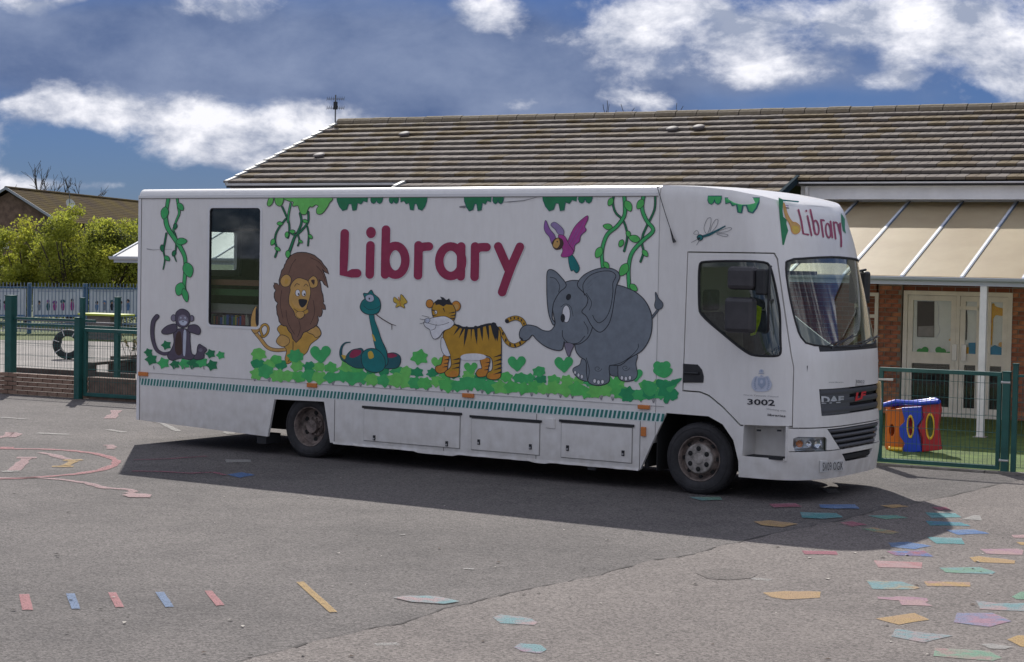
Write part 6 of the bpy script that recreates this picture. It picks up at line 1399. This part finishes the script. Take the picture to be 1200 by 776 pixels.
# post-it: small green leafy patch by the kerb
# ================================================================ LEFT WALL, FENCE AND GATE
LW_ = 24.42
lw = bmt('low_brick_wall', -9.0, LW_, 'low brick wall with concrete coping at the left edge', 'wall'); wb0 = -14.5; wbR = BL(104, 445, LW_)[0]
wh = BL(60, 436, LW_)[1]
nrow = max(3, round((wh-.05)/.075)); hh_ = nrow*.075
o = (-9.0, LW_)
c3 = lambda x, y, z: (x-o[0], y-o[1], z)
tanb = [MB().box(-.105, .105, -.05, .05, -.031, .031).mesh('brick', m_) for m_ in (M('brick_tan', (.24, .155, .11), .85, var=.15, vs=6), M('brick_dull', (.21, .13, .092), .85, var=.15, vs=6))]
keep_ = bmesh_[:]; bmesh_[:] = tanb
brick_field(lw, BL(-25, 460, LW_)[0], wbR, LW_+.05, 0, hh_, c3); bmesh_[:] = keep_
mb = MB(); mb.box(wb0-o[0], wbR-o[0]-.005, .004, .21, 0, hh_); mb.build('wall_core', M('brown_mortar', (.15, .105, .08), .9, var=.3, vs=6), lw)
s = wbR+.03
CP = M('coping_concrete', (.26, .23, .20), .9, var=.25, vs=5, bump=.3)
while s > wb0: mb = MB(); mb.box(s-.44-o[0], s-o[0]-.008, -.03, .25, hh_, hh_+.05); mb.build('coping_stone', CP, lw, bevel=.006); s -= .45
def lpost(name, label, px, pyt, w, t, z0=0): s, z = BL(px, pyt, w); return post(name, label, s, w, z, t, z0=z0), s, z
_, sa, za = lpost('fence_post', 'thick green square post rising behind the low wall at the left edge', 13, 347, LW_+.38, .15)
_, sb_, zb_ = lpost('gate_post', 'green gate post standing at the end of the low brick wall', 92.5, 373, LW_-.06, .11)
_, sc_, zc_ = lpost('gate_post', 'slimmer green post close behind the left gate post', 97, 350, LW_+.05, .07)
fl = bmt('mesh_fence', sa, LW_+.38, 'wire mesh fence panel between the thick post and the left gate post', 'fence'); zt_ = BL(60, 373, LW_+.38)[1]; wires(sa+.08, sc_, hh_+.1, zt_, LW_+.38, 'wire_mesh', fl, (sa, LW_+.38), .055, .2, .0022)
MB().box(.05, sc_-sa, -.02, .02, zt_-.04, zt_).build('rail', GRN, fl)
fo = bmt('mesh_fence', sa-3, LW_+.38, 'wire mesh fence panel left of the thick post, cut by the frame', 'fence'); wires(sa-3, sa-.08, hh_+.1, zt_, LW_+.38, 'wire_mesh', fo, (sa-3, LW_+.38), .055, .2, .0022); MB().box(0, 2.95, -.02, .02, zt_-.04, zt_).build('rail', GRN, fo)
gl0 = BL(99, 420, LW_)[0]; gz1 = BL(125, 386, LW_)[1]; gate('fence_gate', 'green mesh gate between the low wall and the back of the truck', gl0, gl0+1.9, .05, gz1, LW_, .06)
_, sd_, zd_ = lpost('fence_post', 'dark green post further back, seen above the left gate', 138, 349, 27.0, .09)
fb = bmt('mesh_fence', sd_-.2, 27.0, 'wire mesh fence running behind the left gate', 'fence'); wires(sd_-6, sd_+3, .1, BL(138, 385, 27)[1], 27.0, 'wire_mesh', fb, (sd_-.2, 27.0), .08, .2, .0025); MB().box(-5.8, 3.2, -.02, .02, BL(138, 386, 27)[1], BL(138, 383, 27)[1]).build('rail', GRN, fb)
# --- painted tyre standing on edge
tc0 = G(80, 421); tw = float(tc0@bn); ts = float(tc0@bt); tyre = bmt('play_tyre', ts, tw, 'black tyre with white stripes standing on edge beyond the left fence', 'tyre')
r_t = (BL(83, 386, tw)[1]-0)/2; mb = MB(); mb.lathe([(r_t*.55, -.12), (r_t*.7, -.15), (r_t*.92, -.14), (r_t, -.10), (r_t, .10), (r_t*.92, .14), (r_t*.7, .15), (r_t*.55, .12), (r_t*.6, 0)], (0, 0, r_t), (.55, -.83, 0), 28, closed=True); mb.build('rubber', RUB, tyre, smooth=50)
mb = MB(); ax_ = Vector((.55, -.83, 0)).normalized(); 
for k in range(7):
    a = .3+k*math.pi/3.5; c = ax_.cross(Vector((0, 0, 1))); rd = c*math.cos(a)+Vector((0, 0, 1))*math.sin(a); td = -c*math.sin(a)+Vector((0, 0, 1))*math.cos(a); ctr = Vector((0, 0, r_t))+rd*r_t*.82+ax_*.155
    vs = [ctr+rd*x+td*y for x in (-r_t*.25, r_t*.2) for y in (-.010, .010)]; mb = MB(); mb.add([tuple(p) for p in vs], [(0, 1, 3, 2)]); mb.build('painted_stripe', M('tyre_white', (.6, .62, .62), .7), tyre)
# --- play table and planter
tb = G(122, 398); bw_ = float(tb@bn); bs_ = float(tb@bt); table = bmt('play_table', bs_, bw_, 'grey play table with a lime green top beyond the left gate', 'table'); WD = M('weathered_wood', (.17, .15, .14), .8, var=.3, vs=4, streak=(1, 1, 9))
t0, t1 = BL(99, 368, bw_)[0]-bs_, BL(148, 368, bw_)[0]-bs_; zt = BL(122, 370, bw_)[1]; mb = MB(); mb.box(t0, t1, -.3, .4, zt, zt+.06); mb.build('table_top', M('lime_top', (.42, .48, .06), .5), table, bevel=.01)
b0_, b1_ = BL(108, 390, bw_)[0]-bs_, BL(135, 390, bw_)[0]-bs_
for k in range(6): mb = MB(); z = zt*k/6; mb.box(b0_, b1_, -.22, -.19, z+.004, z+zt/6-.006); mb.build('side_board', WD, table)
mb = MB(); mb.box(b0_, b1_, -.19, .3, 0, zt-.005); mb.build('carcass', WD, table)
pb = G(150, 436); qw = float(pb@bn); qs = float(pb@bt); pla = bmt('wooden_planter', qs, qw, 'wooden sleeper planter with dry twiggy plants beyond the left gate', 'planter'); x0_, x1_ = BL(131, 425, qw)[0]-qs, BL(185, 425, qw)[0]-qs; hz = BL(150, 418, qw)[1]
for k in range(3): mb = MB(); mb.box(x0_, x1_, -.05, .05, hz*k/3+.003, hz*(k+1)/3-.003); mb.build('sleeper', M('dark_sleeper', (.075, .055, .045), .85, var=.3, vs=5), pla, bevel=.008)
for xx in (x0_, x1_-.1):
    mb = MB(); mb.box(xx, xx+.1, .05, 1.0, 0, hz-.004); mb.build('end_board', M('dark_sleeper'), pla)
mb = MB(); mb.box(x0_+.1, x1_-.1, .05, 1.0, 0, hz-.05); mb.build('soil', M('soil', (.05, .035, .025), .95), pla)
tp = bmt('twiggy_plant', qs, qw+.4, 'dry leafy plant growing out of the wooden planter', 'plant'); mb = MB(); ml = MB(); rq = random.Random(5)
for k in range(36):
    a = rq.uniform(0, 6.28); l = rq.uniform(.25, .55); x, y = rq.uniform(x0_+.1, x1_-.1), rq.uniform(-.3, .5); e = (x+math.cos(a)*l*.5, y+math.sin(a)*l*.5, hz+l); mb.tube([(x, y, hz-.08), ((x+e[0])/2, (y+e[1])/2, hz+l*.6), e], [.006, .005, .002], 4)
    for q in range(9):
        t = rq.uniform(.3, 1); c = Vector((x+(e[0]-x)*t, y+(e[1]-y)*t, hz+l*t)); d1 = Vector([rq.gauss(0, 1) for _ in range(3)]).normalized()*.05; d2 = Vector([rq.gauss(0, 1) for _ in range(3)]).normalized()*.03; ml.add([c-d1, c-d2, c+d1, c+d2], [(0, 1, 2, 3)])
mb.build('stems', M('twig_brown', (.12, .08, .05), .9), tp)['kind'] = 'stuff'; ml.build('leaves', M('dry_leaf', (.18, .15, .06), .8, var=.4, vs=3, transl=.3), tp)['kind'] = 'stuff'
# low timber edge and dark bench beam beyond the wall
for (xa, ya, xb, yb, h, nm, lb) in ((20, 436, 158, 444, .10, 'timber_edging', 'dark timber edging board on the yard behind the low wall'), (104, 441, 156, 436, .28, 'timber_bench', 'low dark timber bench behind the left gate')):
    A = G(xa, ya); Bq = G(xb, yb); d = Bq-A; L_ = np.linalg.norm(d); t = empty(nm, tuple(A), math.atan2(d[1], d[0]), lb, 'bench' if 'bench' in nm else 'edging'); MB().box(0, L_, -.1 if h > .2 else -.03, .1 if h > .2 else .03, h-.06 if h > .2 else 0, h).build('board', M('dark_sleeper'), t, bevel=.006)
    if h > .2:
        for x in (.1, L_/2, L_-.16): MB().box(x, x+.06, -.08, .08, 0, h-.062).build('leg', M('dark_sleeper'), t)
tr = G(20, 400); rail_o = empty('handrail', tuple(tr), -BYAW, 'grey horizontal handrail crossing the yard behind the left fence', 'rail')
zr_ = [BL(50, py, float(tr@bn))[1] for py in (376, 386)]
for z in zr_: MB().tube([(-.5, 0, z), (3.6, 0, z)], .022, 8).build('bar', M('rail_grey', (.14, .14, .15), .5), rail_o, smooth=50)
for x in (-.3, 1.6, 3.5): MB().tube([(x, 0, 0), (x, 0, zr_[0]+.02)], .022, 8).build('upright', M('rail_grey'), rail_o, smooth=50)
# --- far fence: blue posts, banners, palisade
fA = G(-30, 391); fB = G(175, 391); dv = fB-fA; FL = np.linalg.norm(dv); fz = math.atan2(dv[1], dv[0]); fdir = dv/FL; fn = np.array([-fdir[1], fdir[0], 0])
far = empty('railing_fence', tuple(fA), fz, 'long blue railing fence at the far side of the yard', 'fence')
def FLc(px, py): P = onplane(px, py, fA, fn); return float((P-fA)@fdir), float(P[2])
FBL = M('fence_blue', (.045, .12, .22), .5); ftop = FLc(80, 333)[1]
mb = MB(); x = 0
while x < FL+1: mb.box(x-.011, x+.011, -.011, .011, .05, ftop+.03); x += .105
mb.build('palings', M('paling_grey_blue', (.16, .22, .30), .5), far)['kind'] = 'stuff'
for z in (ftop-.12, .3): MB().box(0, FL+1, .012, .05, z-.025, z+.025).build('rail', FBL, far)
for px in (-30, 35, 101, 168): x = FLc(px, 350)[0]; MB().box(x-.06, x+.06, .012, .13, 0, ftop+.02).build('post', FBL, far)
CO.update(bblue=(.10, .22, .42), bgrey=(.24, .28, .34))
for n_i, (xa, xb, lb) in enumerate(((-28, 31, 'white banner with small printed figures, leftmost on the far fence, cut by the frame'), (39, 97, 'white banner with small printed figures on the far fence, above the striped tyre'), (105, 165, 'white banner with small printed figures on the far fence, next to the truck'))):
    a, zt2 = FLc(xa, 338); b, zb2 = FLc(xb, 371); bo = empty('fence_banner', tuple(fA+fdir*(a+b)/2+fn*.15*0), fz, lb, 'banner', 'banners along the far fence'); L2 = (b-a)/2
    sheet_ = MB().box(-L2, L2, .06, .075, zb2, zt2).build('banner_sheet', M('banner_white', (.72, .76, .80), .6, var=.1, vs=1), bo); mb = MB(); rg = random.Random(n_i)
    def bpnt(x, y, off): q = FLc(x, y); return (q[0]-(a+b)/2, .059-off, q[1])
    v = Pic('banner_print', parent=bo, base=.001, step=.0008, pt=bpnt).frame((0, 0), 1)
    v.poly([(xa+1, 369), (xb-1, 369), (xb-1, 371.5), (xa+1, 371.5)], 'bblue', False); v.poly([(xa+6, 341), (xb-8, 341), (xb-8, 342.3), (xa+6, 342.3)], 'pale', False)
    for q in range(5):
        fx = xa+8+q*9.3+rg.uniform(-1, 1); hgt = rg.uniform(0, 3); c1, c2 = rg.choice(['ink', 'dteal', 'bblue', 'purple', 'dbrown']), rg.choice(['bblue', 'dteal', 'bgrey', 'ink', 'magenta'])
        v.dot(fx, 352+hgt, rg.uniform(1.6, 3), 2.2, c1, False).poly([(fx-1.6, 354+hgt), (fx+1.6, 354+hgt), (fx+2.2, 359), (fx+1.4, 364), (fx-1.4, 364), (fx-2.2, 359)], c2, False).dot(fx, 353.3+hgt, 1.1, 1.2, 'skin', False)
    v.done()

# ================================================================ TREES
LF = [M('leaf_%s' % n, c, .7, transl=.55, var=.3, vs=1.5) for n, c in (('lime', (.36, .39, .055)), ('olive', (.36, .39, .055)), ('deep', (.17, .20, .035)), ('yellow', (.46, .46, .06)), ('shade', (.09, .11, .03)))]  # leaf tones dealt out at random to clumps and leaves
BRKM = M('bark', (.075, .055, .04), .9, var=.3, vs=6, bump=.5)
def bush(name, label, loc, w, d, h, n, seed, z0=.3, group=None, wts=(4, 4, 2, 3, 1), ls=.045):
    r = random.Random(seed); t = empty(name, tuple(loc), r.uniform(0, 6), label, 'tree', group); mb = MB(); cl = []
    for k in range(80):
        a = r.uniform(0, 6.28); q = r.random()**.5; zz = r.random()**.9; x, y = math.cos(a)*q*w/2*(1-.25*zz**2), math.sin(a)*q*d/2*(.95-.35*zz**2); z = z0+(h-z0)*(zz**.8)*(1-.28*q*q); cl.append((x, y, z, r.uniform(.22, .48)*min(w, h)*.30, r.choices(range(5), wts)[0]))
    for x, y, z, rad, mi in cl:
        for k in range(n//80):
            g = Vector([r.gauss(0, 1) for _ in range(3)]).normalized()*rad*r.uniform(.35, 1.15); g.z *= .8; c = Vector((x, y, z))+g; l = ls*r.uniform(.6, 1.4); d1 = Vector([r.gauss(0, 1) for _ in range(3)]).normalized()*l; d2 = d1.cross(Vector([r.gauss(0, 1) for _ in range(3)])).normalized()*l*.55
            m_ = mi if r.random() < .7 else r.choices(range(5), wts)[0]; mb.add([c-d1, c-d2, c+d1, c+d2], [(0, 1, 2, 3)], m_)
    mb.build('crown', LF, t); tb_ = MB()
    tb_.tube([(0, 0, -.1), (.02, .03, h*.3), (.0, 0, h*.6)], [.13, .10, .05], 8)
    for k in range(9): a = r.uniform(0, 6.28); tb_.tube([(0, 0, h*.15+k*.05), (math.cos(a)*w*.2, math.sin(a)*w*.2, h*.45), (math.cos(a)*w*.36, math.sin(a)*w*.36, h*.72)], [.06, .04, .015], 6)
    tb_.build('trunk', BRKM, t, smooth=50); return t
def at(px, dist, z=0): d = ray(px, 300); d = d/d[1]; return np.array([d[0]*dist, dist, z])
TG = 'hedge trees behind the far fence'
for i, (px, dist, w, h, lb) in enumerate(((-25, 66, 4.1, 2.7, 'rounded yellow-green tree at the left edge, lowest of the row'), (32, 65, 4.1, 3.35, 'yellow-green bushy tree in front of the brick gable'), (82, 64, 4.1, 3.85, 'tallest and darkest-hearted bushy tree in the row behind the far fence'), (128, 65, 4.1, 3.75, 'bright yellow-green bushy tree right behind the rear of the truck'), (176, 66, 4.1, 3.6, 'yellow-green bushy tree mostly hidden by the truck\'s rear corner'))):
    bush('bushy_tree', lb, at(px, dist), w, 2.8, h+.12, 26400, 20+i, .15, TG)
def bare_tree(label, loc, h, seed, spread=.5, r0=.16):
    r = random.Random(seed); t = empty('bare_tree', tuple(loc), 0, label, 'tree', 'bare trees beyond the roofs'); tr_ = MB(); br = MB()
    def grow(p, d, l, rad, lev):
        q = p; pts = [p]; rs = [rad]
        for k in range(3):
            d = (d+Vector([r.gauss(0, .12) for _ in range(3)])).normalized(); q = q+d*l/3; pts.append(q); rs.append(rad*(1-.25*(k+1)/3))
        (tr_ if lev == 0 else br).tube([tuple(x) for x in pts], rs, 5 if lev < 2 else 3, caps=False)
        if lev >= 5: return
        for k in range(3 if lev < 4 else 2):
            nd = (d+Vector((r.gauss(0, spread), r.gauss(0, spread), r.uniform(0, .35)))).normalized(); grow(pts[r.choice((2, 3))], nd, l*r.uniform(.58, .84), rad*.58, lev+1)
    grow(Vector((0, 0, 0)), Vector((0, 0, 1)), h*.33, r0*1.8, 0)
    tr_.build('trunk', BRKM, t); br.build('branches', M('bare_branch', (.07, .06, .055), .9), t)
def topz(px, py, dist): d = ray(px, py); return CH+dist*(d[2]/d[1])
for i, (px, py, dist, lb) in enumerate(((-2, 202, 160, 'bare tree above the gable, cut by the left edge'), (18, 200, 162, 'dense bare tree just right of the gable\'s peak'), (36, 196, 158, 'tallest bare tree above the far brown roof'), (60, 201, 160, 'rightmost bare tree above the far brown roof'))):
    bare_tree(lb, at(px, dist), topz(px, py, dist)*1.1, 40+i)
for i, (px, py, dist, lb) in enumerate(((695, 113, 80, 'bare tree tip showing above the school ridge, leftmost of the twigs'), (716, 117, 84, 'bare tree tip showing above the school ridge, second from the left'), (745, 116, 82, 'bare tree tip showing above the school ridge near its middle'), (855, 119, 86, 'lowest bare tree tip above the school ridge, right of the roof vents'))):
    bare_tree(lb, at(px, dist), topz(px, py, dist)*.95, 60+i, .4)
# ================================================================ FAR HOUSES
hA = at(9, 120); hv = at(162, 146)-hA; hyaw = math.atan2(hv[1], hv[0]); HL = np.linalg.norm(hv)
house = empty('brick_house', tuple(hA), hyaw, 'brown brick house with a long moss-stained roof behind the trees at left', 'house')
zr = topz(9, 221, 120); hw = 3.6; ze = zr-2.15
HB = M('house_brick', (.17, .11, .085), .9, var=.35, vs=2.5); HR = M('house_tile', (.052, .037, .026), .98, col2=(.085, .062, .018), vs=.35, detail=7, spec=.05)
mb = MB(); mb.prism([(0, -hw+.4, -2), (0, hw-.4, -2), (0, hw-.4, ze+.1), (0, 0, zr-.25), (0, -hw+.4, ze+.1)], (HL, 0, 0)); mb.build('wall', HB, house)
for s_ in (-1, 1):
    nc = 16; rf = empty_child('roof', house); e = MB()
    for k in range(nc):
        f0, f1 = k/nc, (k+1)/nc; y0_, y1_ = s_*hw*(1-f0), s_*hw*(1-f1); z0_, z1_ = ze+(zr-ze)*f0, ze+(zr-ze)*f1
        e.prism([(-.35, y0_, z0_+.045), (-.35, y1_, z1_+.03), (-.35, y1_, z1_-.02), (-.35, y0_, z0_)], (HL+.7, 0, 0))
    e.build('tile_courses', HR, rf)['kind'] = 'stuff'
    mb = MB(); mb.prism([(-.42, s_*hw, ze-.08), (-.42, 0, zr-.08), (-.42, 0, zr+.10), (-.42, s_*hw, ze+.10)], (.06, 0, 0)); mb.build('barge_board', M('barge_grey', (.30, .32, .36), .5), house)
MB().tube([(-.4, 0, zr+.03), (HL+.4, 0, zr+.03)], .12, 8).build('ridge', HR, house)
hn = np.array([-hv[1], hv[0], 0])/HL; hd = hv/HL
def hgl(px, py): P = onplane(px, py, hA, hd); return float((P-hA)@hn), float(P[2])
a = hgl(-4, 275); b = hgl(7, 290); wn2 = empty_child('window', house); MB().box(-.03, .0, b[0]-.2, a[0]+.2, b[1]-.1, a[1]+.1).build('frame', M('window_white', (.6, .6, .6), .5), wn2); MB().box(-.035, -.03, b[0], a[0], b[1], a[1]-.02).build('pane', M('dark_pane', (.02, .025, .03), .1), wn2)
dsh = empty('satellite_dish', tuple(hA+hd*3+np.array([0, 0, 0])-hn*(hw-.6)), hyaw, 'small white satellite dish and aerial on the slope of the far brown roof', 'dish'); zd = topz(50, 239, 122); MB().lathe([(0, 0), (.25, .05), (.36, .12), (.36, .14), (.24, .07), (0, .02)], (0, 0, zd), (-.5, -.8, .3), 16).build('bowl', M('dish_white', (.6, .6, .6), .5), dsh, smooth=50); MB().tube([(0, 0, zd-1), (0, 0, zd+.9)], .03, 5).build('mast', AE, dsh)
